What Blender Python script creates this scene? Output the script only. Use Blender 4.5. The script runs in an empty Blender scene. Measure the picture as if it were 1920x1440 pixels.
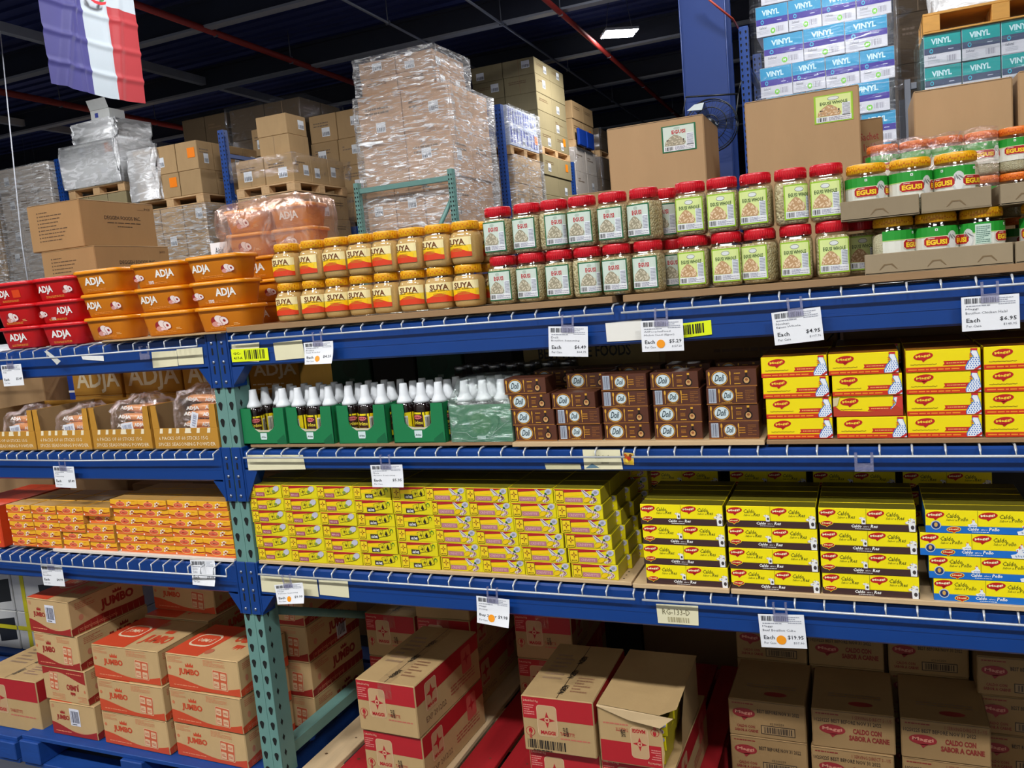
import bpy, math, random
from mathutils import Vector, Matrix
random.seed(7)
PI = math.pi
C = bpy.context.scene.collection
FZ = 1.39                                   # height of the measuring origin over the floor

# ------------------------------------------------------------------ camera
F_PX, YAW, PITCH, ROLL = 1553.748, .40504, .11522, -.08894
CAM = Vector((1.78076, -1.93052, .22009 + FZ))
def cam_axes():
    cy, sy = math.cos(YAW), math.sin(YAW)
    f = Vector((-sy, cy, 0)); r = Vector((cy, sy, 0)); u = Vector((0, 0, 1))
    f2 = f*math.cos(PITCH) - u*math.sin(PITCH); u2 = u*math.cos(PITCH) + f*math.sin(PITCH)
    return r*math.cos(ROLL) + u2*math.sin(ROLL), u2*math.cos(ROLL) - r*math.sin(ROLL), f2
CR, CU, CF = cam_axes()
def U(px, py, Y=None, X=None, Z=None):
    """point of the place seen at a pixel of the photograph, on a plane of known depth"""
    d = CF*F_PX + CR*(px-960) - CU*(py-720)
    if Y is not None: t = (Y-CAM.y)/d.y
    elif X is not None: t = (X-CAM.x)/d.x
    else: t = (Z-CAM.z)/d.z
    return CAM + d*t
cam = bpy.data.cameras.new('camera'); camo = bpy.data.objects.new('camera', cam); C.objects.link(camo)
cam.sensor_width = 36; cam.lens = F_PX/1920*36; cam.clip_start = .05; cam.clip_end = 120
Mx = Matrix((CR, CU, -CF)).transposed().to_4x4(); Mx.translation = CAM
camo.matrix_world = Mx
bpy.context.scene.camera = camo

# ------------------------------------------------------------------ materials
def lin(c):
    c = c/255.
    return c/12.92 if c <= .04045 else ((c+.055)/1.055)**2.4
def rgb(c): return (lin(c[0]), lin(c[1]), lin(c[2]), 1)
MATS = {}
def new_mat(name):
    m = bpy.data.materials.new(name); m.use_nodes = True
    nt = m.node_tree; b = nt.nodes['Principled BSDF']
    return m, nt, b
def mat(name, col, rough=.5, metal=0, var=.08, scale=6, bump=0, bscale=60, stretch=(1, 1, 1), coat=0, spec=.5, rnd=0):
    if name in MATS: return MATS[name]
    m, nt, b = new_mat(name); N = nt.nodes; L = nt.links
    tc = N.new('ShaderNodeTexCoord'); mp = N.new('ShaderNodeMapping'); mp.inputs['Scale'].default_value = stretch
    L.new(tc.outputs['Object'], mp.inputs[0])
    no = N.new('ShaderNodeTexNoise'); no.inputs['Scale'].default_value = scale; no.inputs['Detail'].default_value = 4
    L.new(mp.outputs[0], no.inputs['Vector'])
    hs = N.new('ShaderNodeHueSaturation'); hs.inputs['Color'].default_value = rgb(col)
    mr = N.new('ShaderNodeMapRange'); mr.inputs['To Min'].default_value = 1-var; mr.inputs['To Max'].default_value = 1+var
    L.new(no.outputs['Fac'], mr.inputs['Value'])
    val = mr.outputs[0]
    if rnd:
        oi = N.new('ShaderNodeObjectInfo'); m2 = N.new('ShaderNodeMapRange')
        m2.inputs['To Min'].default_value = 1-rnd; m2.inputs['To Max'].default_value = 1+rnd
        L.new(oi.outputs['Random'], m2.inputs['Value'])
        mu = N.new('ShaderNodeMath'); mu.operation = 'MULTIPLY'
        L.new(val, mu.inputs[0]); L.new(m2.outputs[0], mu.inputs[1]); val = mu.outputs[0]
    L.new(val, hs.inputs['Value']); L.new(hs.outputs[0], b.inputs['Base Color'])
    b.inputs['Roughness'].default_value = rough; b.inputs['Metallic'].default_value = metal
    b.inputs['Specular IOR Level'].default_value = spec
    if coat: b.inputs['Coat Weight'].default_value = coat; b.inputs['Coat Roughness'].default_value = .12
    if bump:
        n2 = N.new('ShaderNodeTexNoise'); n2.inputs['Scale'].default_value = bscale; n2.inputs['Detail'].default_value = 3
        L.new(mp.outputs[0], n2.inputs['Vector'])
        bu = N.new('ShaderNodeBump'); bu.inputs['Strength'].default_value = bump; bu.inputs['Distance'].default_value = .004
        L.new(n2.outputs['Fac'], bu.inputs['Height']); L.new(bu.outputs[0], b.inputs['Normal'])
    MATS[name] = m
    return m
def ink(r, g, b, rough=.45):
    """printing ink"""
    return mat('ink %d %d %d' % (r, g, b), (r, g, b), rough, var=.04, scale=40)
def glow(name, col, s):
    if name in MATS: return MATS[name]
    m, nt, b = new_mat(name)
    b.inputs['Base Color'].default_value = rgb(col); b.inputs['Emission Color'].default_value = rgb(col); b.inputs['Emission Strength'].default_value = s
    MATS[name] = m; return m
def film(name, tint=(235, 240, 245), base=.10, streak=.5, scale=9, stretch=(1, 1, 6), thr=.55, rough=.18, bump=.6, haze=0.0, white=.25):
    """thin clear plastic: see-through with glossy crinkles"""
    if name in MATS: return MATS[name]
    m, nt, b = new_mat(name); N = nt.nodes; L = nt.links
    tc = N.new('ShaderNodeTexCoord'); mp = N.new('ShaderNodeMapping'); mp.inputs['Scale'].default_value = stretch
    L.new(tc.outputs['Object'], mp.inputs[0])
    no = N.new('ShaderNodeTexNoise'); no.inputs['Scale'].default_value = scale; no.inputs['Detail'].default_value = 6; no.inputs['Distortion'].default_value = 1.4
    L.new(mp.outputs[0], no.inputs['Vector'])
    mr = N.new('ShaderNodeMapRange'); mr.inputs['From Min'].default_value = thr; mr.inputs['From Max'].default_value = thr+.18
    mr.inputs['To Min'].default_value = base; mr.inputs['To Max'].default_value = base+streak
    L.new(no.outputs['Fac'], mr.inputs['Value'])
    bu = N.new('ShaderNodeBump'); bu.inputs['Strength'].default_value = bump; bu.inputs['Distance'].default_value = .02
    L.new(no.outputs['Fac'], bu.inputs['Height'])
    gl = N.new('ShaderNodeBsdfGlossy'); gl.inputs['Roughness'].default_value = rough; gl.inputs['Color'].default_value = rgb(tint)
    L.new(bu.outputs[0], gl.inputs['Normal'])
    df = N.new('ShaderNodeBsdfDiffuse'); df.inputs['Color'].default_value = rgb(tint)
    tr = N.new('ShaderNodeBsdfTransparent')
    m1 = N.new('ShaderNodeMixShader'); m1.inputs[0].default_value = white
    L.new(gl.outputs[0], m1.inputs[1]); L.new(df.outputs[0], m1.inputs[2])
    m2 = N.new('ShaderNodeMixShader')
    ad = N.new('ShaderNodeMath'); ad.operation = 'ADD'; ad.inputs[1].default_value = haze
    L.new(mr.outputs[0], ad.inputs[0]); L.new(ad.outputs[0], m2.inputs[0])
    L.new(tr.outputs[0], m2.inputs[1]); L.new(m1.outputs[0], m2.inputs[2])
    L.new(m2.outputs[0], N['Material Output'].inputs['Surface'])
    MATS[name] = m; return m
def clear(name, tint=(245, 248, 250), k=.08, rough=.06):
    """clear moulded plastic wall"""
    if name in MATS: return MATS[name]
    m, nt, b = new_mat(name); N = nt.nodes; L = nt.links
    lw = N.new('ShaderNodeLayerWeight'); lw.inputs['Blend'].default_value = .35
    mr = N.new('ShaderNodeMapRange'); mr.inputs['To Min'].default_value = k; mr.inputs['To Max'].default_value = .3
    L.new(lw.outputs['Fresnel'], mr.inputs['Value'])
    gl = N.new('ShaderNodeBsdfGlossy'); gl.inputs['Roughness'].default_value = rough; gl.inputs['Color'].default_value = rgb(tint)
    tr = N.new('ShaderNodeBsdfTransparent'); tr.inputs['Color'].default_value = rgb(tint)
    mx = N.new('ShaderNodeMixShader'); L.new(mr.outputs[0], mx.inputs[0]); L.new(tr.outputs[0], mx.inputs[1]); L.new(gl.outputs[0], mx.inputs[2])
    L.new(mx.outputs[0], N['Material Output'].inputs['Surface'])
    MATS[name] = m; return m
def seeds(name, c1, c2, scale=120, bump=.9):
    """loose seeds or ground spice seen through a jar"""
    if name in MATS: return MATS[name]
    m, nt, b = new_mat(name); N = nt.nodes; L = nt.links
    tc = N.new('ShaderNodeTexCoord'); vo = N.new('ShaderNodeTexVoronoi'); vo.inputs['Scale'].default_value = scale
    L.new(tc.outputs['Object'], vo.inputs['Vector'])
    cr = N.new('ShaderNodeMixRGB'); cr.inputs[1].default_value = rgb(c1); cr.inputs[2].default_value = rgb(c2)
    sp = N.new('ShaderNodeSeparateColor'); L.new(vo.outputs['Color'], sp.inputs[0]); L.new(sp.outputs[0], cr.inputs[0])
    L.new(cr.outputs[0], b.inputs['Base Color'])
    bu = N.new('ShaderNodeBump'); bu.inputs['Strength'].default_value = bump; bu.inputs['Distance'].default_value = .004; bu.invert = True
    L.new(vo.outputs['Distance'], bu.inputs['Height']); L.new(bu.outputs[0], b.inputs['Normal'])
    b.inputs['Roughness'].default_value = .55
    MATS[name] = m; return m
def cardboard(name, col, rnd=.07):
    return mat(name, col, .75, var=.10, scale=14, bump=.12, bscale=90, stretch=(1, 1, .35), spec=.25, rnd=rnd)

KRAFT = cardboard('kraft cardboard', (176, 146, 106)); KRAFT2 = cardboard('pale kraft cardboard', (196, 170, 130))
KRAFTD = cardboard('brown kraft cardboard', (158, 126, 88)); KRAFTB = cardboard('grey kraft cardboard', (150, 134, 108))
SEAM = ink(92, 70, 46); DARK = mat('dark gap', (12, 12, 14), .9)
BLUE = mat('blue rack paint', (6, 58, 130), .36, var=.12, scale=5, bump=.03, bscale=25, coat=.12)
BLUE2 = mat('old blue rack paint', (20, 64, 138), .4, var=.14, scale=9)
TEAL = mat('green rack paint', (104, 146, 138), .45, var=.12, scale=14, bump=.03)
STEEL = mat('galvanised wire', (214, 218, 222), .35, metal=.35, var=.05)
BOLT = mat('steel bolt', (150, 160, 180), .3, metal=.9)
HOLE = mat('dark hole', (10, 12, 12), .9, var=.02)
WOOD = mat('pallet wood', (196, 160, 116), .7, var=.22, scale=5, stretch=(9, 1, 9), bump=.15, bscale=20)
WOODY = mat('weathered pallet wood', (214, 186, 146), .7, var=.22, scale=5, stretch=(9, 1, 9), bump=.15, bscale=20)
REDW = mat('red stained wood', (170, 28, 36), .6, var=.25, scale=4, stretch=(9, 1, 9), bump=.15, bscale=20)
BLUEW = mat('blue painted wood', (16, 66, 142), .6, var=.25, scale=6, stretch=(2, 6, 6), bump=.2, bscale=20)
PAPER = mat('paper', (238, 240, 244), .6, var=.03, spec=.3); CREAM = mat('cream label', (232, 226, 190), .5, var=.05)
CLIP = film('clear clip', (206, 206, 240), .34, .2, 40, (1, 1, 1), .5, .15, .2, .04)
BLACK = ink(22, 20, 20); WHITE = ink(244, 244, 240); REDI = ink(196, 28, 30); YEL = ink(244, 214, 10)
ORANGE_DOT = ink(250, 158, 24)

# ------------------------------------------------------------------ mesh building
TXT = {}
def text2d(s, bold=0, shear=0, res=2):
    k = (s, bold, shear, res)
    if k in TXT: return TXT[k]
    cu = bpy.data.curves.new('lettering', 'FONT'); cu.body = s; cu.size = 1; cu.resolution_u = res; cu.dimensions = '2D'; cu.fill_mode = 'FRONT'
    cu.offset = bold; cu.shear = shear
    o = bpy.data.objects.new('lettering', cu)
    me = o.to_mesh()
    vs = [(v.co.x, v.co.y) for v in me.vertices]; fs = [tuple(p.vertices) for p in me.polygons]
    o.to_mesh_clear(); bpy.data.objects.remove(o); bpy.data.curves.remove(cu)
    if vs:
        x0 = min(v[0] for v in vs); x1 = max(v[0] for v in vs); y0 = min(v[1] for v in vs); y1 = max(v[1] for v in vs)
        vs = [((x-x0)/(x1-x0 or 1), (y-y0)/(y1-y0 or 1)) for x, y in vs]
    TXT[k] = (vs, fs); return TXT[k]

class Fr:
    """a printable face: origin, right, up, outward normal; flip turns the print upside down inside a w x h face"""
    def __init__(s, o, u, v, w=0, h=0, flip=False):
        s.o = Vector(o); s.u = Vector(u); s.v = Vector(v); s.n = s.u.cross(s.v)
        if flip: s.o = s.o + s.u*w + s.v*h; s.u = -s.u; s.v = -s.v
        s.seg = 0
    def at(s, a, b, l): return s.o + s.u*a + s.v*b + s.n*l
class CylFr:
    """a printable band round a jar: u runs along the wall from the front centre line"""
    def __init__(s, r, z0=0, a0=0): s.r = r; s.z0 = z0; s.a0 = a0; s.seg = .012
    def at(s, a, b, l):
        t = a/s.r + s.a0; r = s.r + l
        return Vector((r*math.sin(t), -r*math.cos(t), s.z0+b))

class MB:
    def __init__(s): s.v = []; s.f = []; s.m = []; s.mats = []; s.sm = []
    def mi(s, m):
        if m not in s.mats: s.mats.append(m)
        return s.mats.index(m)
    def add(s, vs, fs, m, smooth=False, M=None):
        n = len(s.v); k = s.mi(m)
        for p in vs:
            p = Vector(p)
            if M is not None: p = M @ p
            s.v.append(p)
        for f in fs: s.f.append(tuple(i+n for i in f)); s.m.append(k); s.sm.append(smooth)
    def box(s, x0, x1, y0, y1, z0, z1, m, M=None):
        s.add([(x0, y0, z0), (x1, y0, z0), (x1, y1, z0), (x0, y1, z0), (x0, y0, z1), (x1, y0, z1), (x1, y1, z1), (x0, y1, z1)],
              [(0, 3, 2, 1), (4, 5, 6, 7), (0, 1, 5, 4), (1, 2, 6, 5), (2, 3, 7, 6), (3, 0, 4, 7)], m, M=M)
    def cbox(s, x0, x1, y0, y1, z0, z1, m, b=.002, M=None, sag=0):
        """box with softened edges"""
        vs = []; X = (x0, x1); Y = (y0, y1); Z = (z0, z1); idx = {}
        for i in (0, 1):
            for j in (0, 1):
                for k in (0, 1):
                    sx, sy, sz = (1, -1)[i], (1, -1)[j], (1, -1)[k]
                    for a in range(3):
                        idx[i, j, k, a] = len(vs)
                        vs.append((X[i]+(0 if a == 0 else b*sx), Y[j]+(0 if a == 1 else b*sy), Z[k]+(0 if a == 2 else b*sz)))
        g = lambda i, j, k, a: idx[i, j, k, a]
        fs = []
        for i in (0, 1):
            q = [g(i, 0, 0, 0), g(i, 1, 0, 0), g(i, 1, 1, 0), g(i, 0, 1, 0)]; fs.append(q if i else q[::-1])
            q = [g(0, i, 0, 1), g(0, i, 1, 1), g(1, i, 1, 1), g(1, i, 0, 1)]; fs.append(q if i else q[::-1])
            q = [g(0, 0, i, 2), g(1, 0, i, 2), g(1, 1, i, 2), g(0, 1, i, 2)]; fs.append(q if i else q[::-1])
        for i in (0, 1):
            for j in (0, 1):
                q = [g(i, j, 0, 0), g(i, j, 0, 1), g(i, j, 1, 1), g(i, j, 1, 0)]; fs.append(q if i != j else q[::-1])
                q = [g(i, 0, j, 0), g(i, 0, j, 2), g(i, 1, j, 2), g(i, 1, j, 0)]; fs.append(q if i == j else q[::-1])
                q = [g(0, i, j, 1), g(0, i, j, 2), g(1, i, j, 2), g(1, i, j, 1)]; fs.append(q if i != j else q[::-1])
                for k in (0, 1):
                    q = [g(i, j, k, 0), g(i, j, k, 1), g(i, j, k, 2)]; fs.append(q if (i+j+k) % 2 else q[::-1])
        s.add(vs, fs, m, M=M)
    def lathe(s, prof, m, n=24, cx=0, cy=0, sq=0, smooth=True, asp=1, M=None):
        """turned shape; sq > 0 squares the section off like a grip jar; asp stretches it in y"""
        vs = []; fs = []
        for r, z in prof:
            for i in range(n):
                t = 2*PI*(i+.5)/n; c, q = math.cos(t), math.sin(t); k = 1
                if sq: k = 1/((abs(c)**sq+abs(q)**sq)**(1/sq))
                vs.append((cx+r*k*c, cy+r*k*q*asp, z))
        for a in range(len(prof)-1):
            for i in range(n):
                j = (i+1) % n; fs.append((a*n+i, a*n+j, (a+1)*n+j, (a+1)*n+i))
        if prof[0][0] > 0: fs.append(tuple(range(n))[::-1])
        if prof[-1][0] > 0: fs.append(tuple((len(prof)-1)*n+i for i in range(n)))
        s.add(vs, fs, m, smooth, M=M)
    def tube(s, pts, r, m, n=6, cap=True):
        pts = [Vector(p) for p in pts]; vs = []; fs = []; prev = None
        for i, p in enumerate(pts):
            d = (pts[min(i+1, len(pts)-1)]-pts[max(i-1, 0)]).normalized()
            a = d.cross(Vector((0, 0, 1)) if abs(d.z) < .9 else Vector((1, 0, 0))).normalized(); b = d.cross(a)
            for k in range(n):
                t = 2*PI*k/n; vs.append(p+a*(r*math.cos(t))+b*(r*math.sin(t)))
        for i in range(len(pts)-1):
            for k in range(n):
                q = (k+1) % n; fs.append((i*n+k, i*n+q, (i+1)*n+q, (i+1)*n+k))
        if cap: fs.append(tuple(range(n))[::-1]); fs.append(tuple((len(pts)-1)*n+k for k in range(n)))
        s.add(vs, fs, m, True)
    # ---- printing
    def rect(s, fr, a0, b0, a1, b1, m, l=.0003):
        k = max(1, int(abs(a1-a0)/fr.seg+.99)) if fr.seg else 1
        vs = []
        for i in range(k+1):
            a = a0+(a1-a0)*i/k; vs += [fr.at(a, b0, l), fr.at(a, b1, l)]
        s.add(vs, [(2*i, 2*i+2, 2*i+3, 2*i+1) for i in range(k)], m)
    def poly(s, fr, pts, m, l=.0005):
        a0 = min(p[0] for p in pts); a1 = max(p[0] for p in pts)
        if fr.seg and a1-a0 > fr.seg*.8:                           # follow the curve of a jar wall (convex outlines)
            k = int((a1-a0)/fr.seg*2)+2; vs = []
            for i in range(k+1):
                a = a0+(a1-a0)*min(max(i/k, .001), .999); ys = []
                for (pa, pb), (qa, qb) in zip(pts, pts[1:]+pts[:1]):
                    if (pa-a)*(qa-a) <= 0 and pa != qa: ys.append(pb+(qb-pb)*(a-pa)/(qa-pa))
                if not ys: ys = [pts[0][1]]
                vs += [fr.at(a, min(ys), l), fr.at(a, max(ys), l)]
            s.add(vs, [(2*i, 2*i+2, 2*i+3, 2*i+1) for i in range(k)], m); return
        s.add([fr.at(a, b, l) for a, b in pts], [tuple(range(len(pts)))], m)
    def ell(s, fr, cu, cv, ru, rv, m, l=.0005, n=20, rot=0):
        c, q = math.cos(rot), math.sin(rot)
        s.poly(fr, [(cu+ru*math.cos(t)*c-rv*math.sin(t)*q, cv+ru*math.cos(t)*q+rv*math.sin(t)*c) for t in (2*PI*i/n for i in range(n))], m, l)
    def rrect(s, fr, a0, b0, a1, b1, r, m, l=.0005):
        pts = []
        for cx, cy, t0 in ((a1-r, b1-r, 0), (a0+r, b1-r, 90), (a0+r, b0+r, 180), (a1-r, b0+r, 270)):
            for k in range(4):
                t = math.radians(t0+30*k); pts.append((cx+r*math.cos(t), cy+r*math.sin(t)))
        s.poly(fr, pts, m, l)
    def txt(s, fr, t, a0, b0, a1, b1, m, l=.0008, bold=.02, shear=0, res=2, rot=0):
        vs, fs = text2d(t, bold, shear, res)
        c, q = math.cos(rot), math.sin(rot); w, h = a1-a0, b1-b0
        s.add([fr.at(a0+(x*w)*c-(y*h)*q, b0+(x*w)*q+(y*h)*c, l) for x, y in vs], fs, m)
    def lines(s, fr, a0, b0, a1, b1, n, m, l=.0006, seed=0):
        """fine print too small to read: rows of short dashes"""
        R = random.Random(seed+n); h = (b1-b0)/n
        for i in range(n):
            a = a0
            while a < a1:
                w = (a1-a0)*R.uniform(.06, .2); e = min(a1, a+w)
                s.rect(fr, a, b0+h*i+h*.25, e, b0+h*i+h*.7, m, l); a = e+(a1-a0)*.025
                if R.random() < .06: break
    def barcode(s, fr, a0, b0, a1, b1, m, l=.0007, seed=3, n=22):
        R = random.Random(seed); ws = [R.choice((1, 1, 2, 3)) for _ in range(2*n+1)]; t = sum(ws); a = a0
        for i, w in enumerate(ws):
            e = a+(a1-a0)*w/t
            if i % 2 == 0: s.rect(fr, a, b0, e, b1, m, l)
            a = e
    def build(s, name, parent=None, loc=None, rz=0):
        me = bpy.data.meshes.new(name); me.from_pydata(s.v, [], s.f)
        for m in s.mats: me.materials.append(m)
        me.polygons.foreach_set('material_index', s.m); me.polygons.foreach_set('use_smooth', s.sm); me.update()
        o = bpy.data.objects.new(name, me); C.objects.link(o)
        if parent is not None: o.parent = parent
        if loc is not None: o.location = loc
        o.rotation_euler.z = rz
        return o

def tag(o, label, cat, group=None, kind=None):
    o['label'] = label; o['category'] = cat
    if group: o['group'] = group
    elif 'group' in o: del o['group']
    if kind: o['kind'] = kind
    return o
def empty(name, loc=(0, 0, 0), rz=0):
    o = bpy.data.objects.new(name, None); o.empty_display_size = .05; C.objects.link(o); o.location = loc; o.rotation_euler.z = rz; return o
def struct(name, mb, m=None):
    o = mb.build(name); o['kind'] = 'structure'; return o
class Proto:
    """one finished thing; placed the first time, copied with its parts and sub-parts after that"""
    def __init__(s, root): s.root = root; s.used = False
    def place(s, loc, rz, label, cat, group=None, rx=0, ry=0):
        r = s.root
        if s.used:
            r = s.root.copy(); C.objects.link(r)
            for ch in s.root.children:
                c = ch.copy(); C.objects.link(c); c.parent = r
                for g in ch.children:
                    d = g.copy(); C.objects.link(d); d.parent = c
        s.used = True
        r.location = loc; r.rotation_euler = (rx, ry, rz)
        return tag(r, label, cat, group)
ORD = ['first', 'second', 'third', 'fourth', 'fifth', 'sixth', 'seventh', 'eighth', 'ninth', 'tenth']
def rowname(k, n):
    if k == n-1: return 'topmost'
    if k == 0: return 'bottom'
    return ORD[k]+' from bottom'
def jit(a=.004): return random.uniform(-a, a)
# ------------------------------------------------------------------ floor, roof, walls
CONC = mat('concrete floor', (84, 86, 92), .45, var=.18, scale=1.5, bump=.05, bscale=30)
NAVY = mat('dark roof deck', (54, 66, 124), .8, var=.2, scale=2)
m = MB(); m.box(-26, 10, -8, 30, -.1, 0, CONC); struct('floor', m)
m = MB(); m.box(-26, 10, -8, 30, 5.75, 5.9, NAVY)
for i in range(150):                                               # ribs of the metal deck
    m.box(-26, 10, -8+.25*i, -8+.25*i+.07, 5.71, 5.75, NAVY)
struct('ceiling', m)
WALLM = mat('dark wall', (30, 34, 46), .8, var=.1)
m = MB(); m.box(-26, 10, 30, 30.2, 0, 5.9, WALLM); struct('wall_back', m)
m = MB(); m.box(-26.2, -26, -8, 30, 0, 5.9, WALLM); struct('wall_left', m)
m = MB(); m.box(10, 10.2, -8, 30, 0, 5.9, WALLM); struct('wall_right', m)
m = MB(); m.box(-26, 10, -5.4, -5.2, 0, 5.9, mat('pale bounce wall', (158, 156, 150), .8, var=.05)); struct('wall_bounce', m)  # unseen pale wall, added close behind the camera to bounce light into the shelves
BEAMG = mat('grey roof steel', (150, 156, 168), .5, var=.12)
JOIST = mat('dark roof steel', (44, 50, 66), .6, var=.12)
for i, y in enumerate((4.5, 6.82, 9.12, 11.42, 13.7, 15.7, 18, 20.5)):
    m = MB(); m.box(-26, 10, y-.07, y+.07, 5.2, 5.23, BEAMG); m.box(-26, 10, y-.012, y+.012, 5.23, 5.55, JOIST); m.box(-26, 10, y-.07, y+.07, 5.52, 5.56, JOIST)
    for k in range(60):
        x = -26+.6*k; m.tube([(x, y, 5.23), (x+.3, y, 5.52)], .012, JOIST, 4); m.tube([(x+.3, y, 5.52), (x+.6, y, 5.23)], .012, JOIST, 4)
    o = m.build('roof_beam'); o['kind'] = 'structure'; o.name = 'beam_%d' % (i+1)
for i, x in enumerate((-12.15, -7.9)):
    m = MB(); m.box(x-.05, x+.05, 5, 30, 5.3, 5.42, BEAMG); o = m.build('beam_%d' % (i+9)); o['kind'] = 'structure'
REDP = mat('red sprinkler pipe', (130, 32, 28), .6, var=.1); GREYP = mat('grey conduit', (120, 126, 140), .4, metal=.4, var=.08)
def pipe(x, z, r, mt, name, label, y0=2, y1=29, drops=()):
    m = MB(); m.tube([(x, y0, z), (x-.02*(y1-y0), y1, z)], r, mt, 10)
    o = m.build(name); tag(o, label, 'pipe')
    for y in drops:
        d = MB(); xx = x-.02*(y-y0); d.tube([(xx, y, z), (xx, y, z+.42)], .008, GREYP, 5); d.box(xx-.03, xx+.03, y-.012, y+.012, z-r-.006, z+r+.006, GREYP); d.build('hanger', o)
    return o
pipe(-5.68, 5.2, .042, REDP, 'sprinkler_pipe', 'red sprinkler pipe running back beside the hanging flag', 3, 29, (7, 8.6, 10.4, 13))
pipe(-1.62, 5.15, .036, REDP, 'sprinkler_pipe', 'red sprinkler pipe running back towards the blue column', 3, 29, (9, 11.5, 14, 17))
pipe(-9.75, 5.15, .05, REDP, 'sprinkler_pipe', 'red sprinkler pipe high over the left pallets, below the flag', 3, 29, (8, 10))
pipe(-2.47, 5.18, .018, GREYP, 'conduit_pipe', 'thin grey conduit pipe between the red pipe and tall wrapped pallet', 3, 29, (9, 12, 15))
pipe(-3.68, 5.18, .018, GREYP, 'conduit_pipe', 'thin grey conduit pipe ending above the tall wrapped pallet', 3, 29, (8,))

# hanging high-bay lamps
LEDM = glow('led panel', (240, 246, 255), 30)
HOUS = mat('lamp housing', (210, 214, 220), .4, metal=.3)
def lamp(x, y, z, label, power, sx=1.2, sy=.3, rz=0, glowm=LEDM):
    t = empty('high_bay_lamp', (x, y, z), rz); tag(t, label, 'lamp', None)
    for k in (-1, 1):
        b = MB(); b.box(-sx/2, sx/2, k*sy*.3-sy*.22, k*sy*.3+sy*.22, .012, .05, HOUS); o = b.build('lamp_housing', t)
        g = MB(); g.box(-sx/2+.01, sx/2-.01, k*sy*.3-sy*.2, k*sy*.3+sy*.2, .004, .0125, glowm); g.build('light_panel', o)
    for k in (-1, 1): w = MB(); w.tube([(k*sx*.4, 0, .05), (k*sx*.25, 0, 5.7-z)], .004, GREYP, 4); w.build('hanging_wire', t)
    if power:
        l = bpy.data.lights.new('lamp_light', 'AREA'); l.shape = 'RECTANGLE'; l.size = sx; l.size_y = sy; l.energy = power; l.color = (1, .985, .96)
        lo = bpy.data.objects.new('lamp_light', l); C.objects.link(lo); lo.location = (x, y, z-.01); lo.rotation_euler.z = rz
    return t
lamp(-1.36, 10.57, 5.17, 'bright white high bay lamp under the roof near the blue column', 130, .5, .36, .5)
for x, q in ((-4.6, 'far left'), (-1.2, 'left of the camera'), (1.4, 'nearest the camera'), (4.4, 'far right')): lamp(x, -3.5, 5.1, 'white high bay lamp over the front aisle, %s' % q, 134, 1.2, .3)
for x, q in ((-6.5, 'left one'), (-2.2, 'middle one'), (1.5, 'right one')): lamp(x, 3.6, 5.35, 'white high bay lamp over the aisle behind the rack, %s' % q, 134, 1.2, .3)
lamp(-.4, 7.2, 5.45, 'white high bay lamp over the cross aisle', 60, 1.2, .3, PI/2)
lamp(-10.5, 9.5, 4.3, 'small bright lamp above the far left racking', 160, .7, .3)
lamp(-14.5, 11, 3.9, 'faint bluish lamp at the far left behind the racks', 120, .5, .4)
w = bpy.data.worlds.new('world'); bpy.context.scene.world = w; w.use_nodes = True
w.node_tree.nodes['Background'].inputs[0].default_value = (.05, .06, .08, 1); w.node_tree.nodes['Background'].inputs[1].default_value = .5
vs = bpy.context.scene.view_settings; vs.view_transform = 'Standard'; vs.look = 'None'; vs.exposure = 0
bpy.context.scene.cycles.max_bounces = 8; bpy.context.scene.cycles.transparent_max_bounces = 24
bpy.context.scene.cycles.sample_clamp_indirect = 6

# ------------------------------------------------------------------ pallet rack
PW, PD = .075, .07                                                  # post face and depth
def teardrop(cx, cz, s):
    pts = [(cx+s*math.cos(t), cz+s*math.sin(t)) for t in (math.radians(a) for a in range(-20, 201, 20))]
    return pts + [(cx-s*.45, cz-s*1.9), (cx+s*.1, cz-s*2.3), (cx+s*.5, cz-s*1.9)]
def post(mb, x0, y0, ztop, mt, front=1, w=PW, d=PD, foot=None, pitch=.0508, phase=0, side=1):
    t = .004
    mb.cbox(x0, x0+w, y0, y0+t, 0, ztop, mt, .001); mb.box(x0, x0+t, y0+t, y0+d, 0, ztop, mt); mb.box(x0+w-t, x0+w, y0+t, y0+d, 0, ztop, mt)
    mb.box(x0+w*.44, x0+w*.56, y0-.0012, y0, 0, ztop, mt)
    fr = Fr((x0, y0, 0), (1, 0, 0), (0, 0, 1)); z = phase % pitch
    sd = Fr((x0+w, y0, 0), (0, 1, 0), (0, 0, 1))
    while z < ztop-.03:
        if z > .06:
            mb.poly(fr, teardrop(w*.22, z, .0082), HOLE, .0006); mb.poly(fr, teardrop(w*.78, z, .0082), HOLE, .0006)
            if side: mb.poly(sd, [(d*.33, z-.012), (d*.33+.006, z), (d*.33, z+.012), (d*.33-.006, z)], HOLE, .0006)
        z += pitch
    if foot: mb.box(x0-.001, x0+w+.001, y0-.0018, y0+d, 0, foot, BLUE2)
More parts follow.
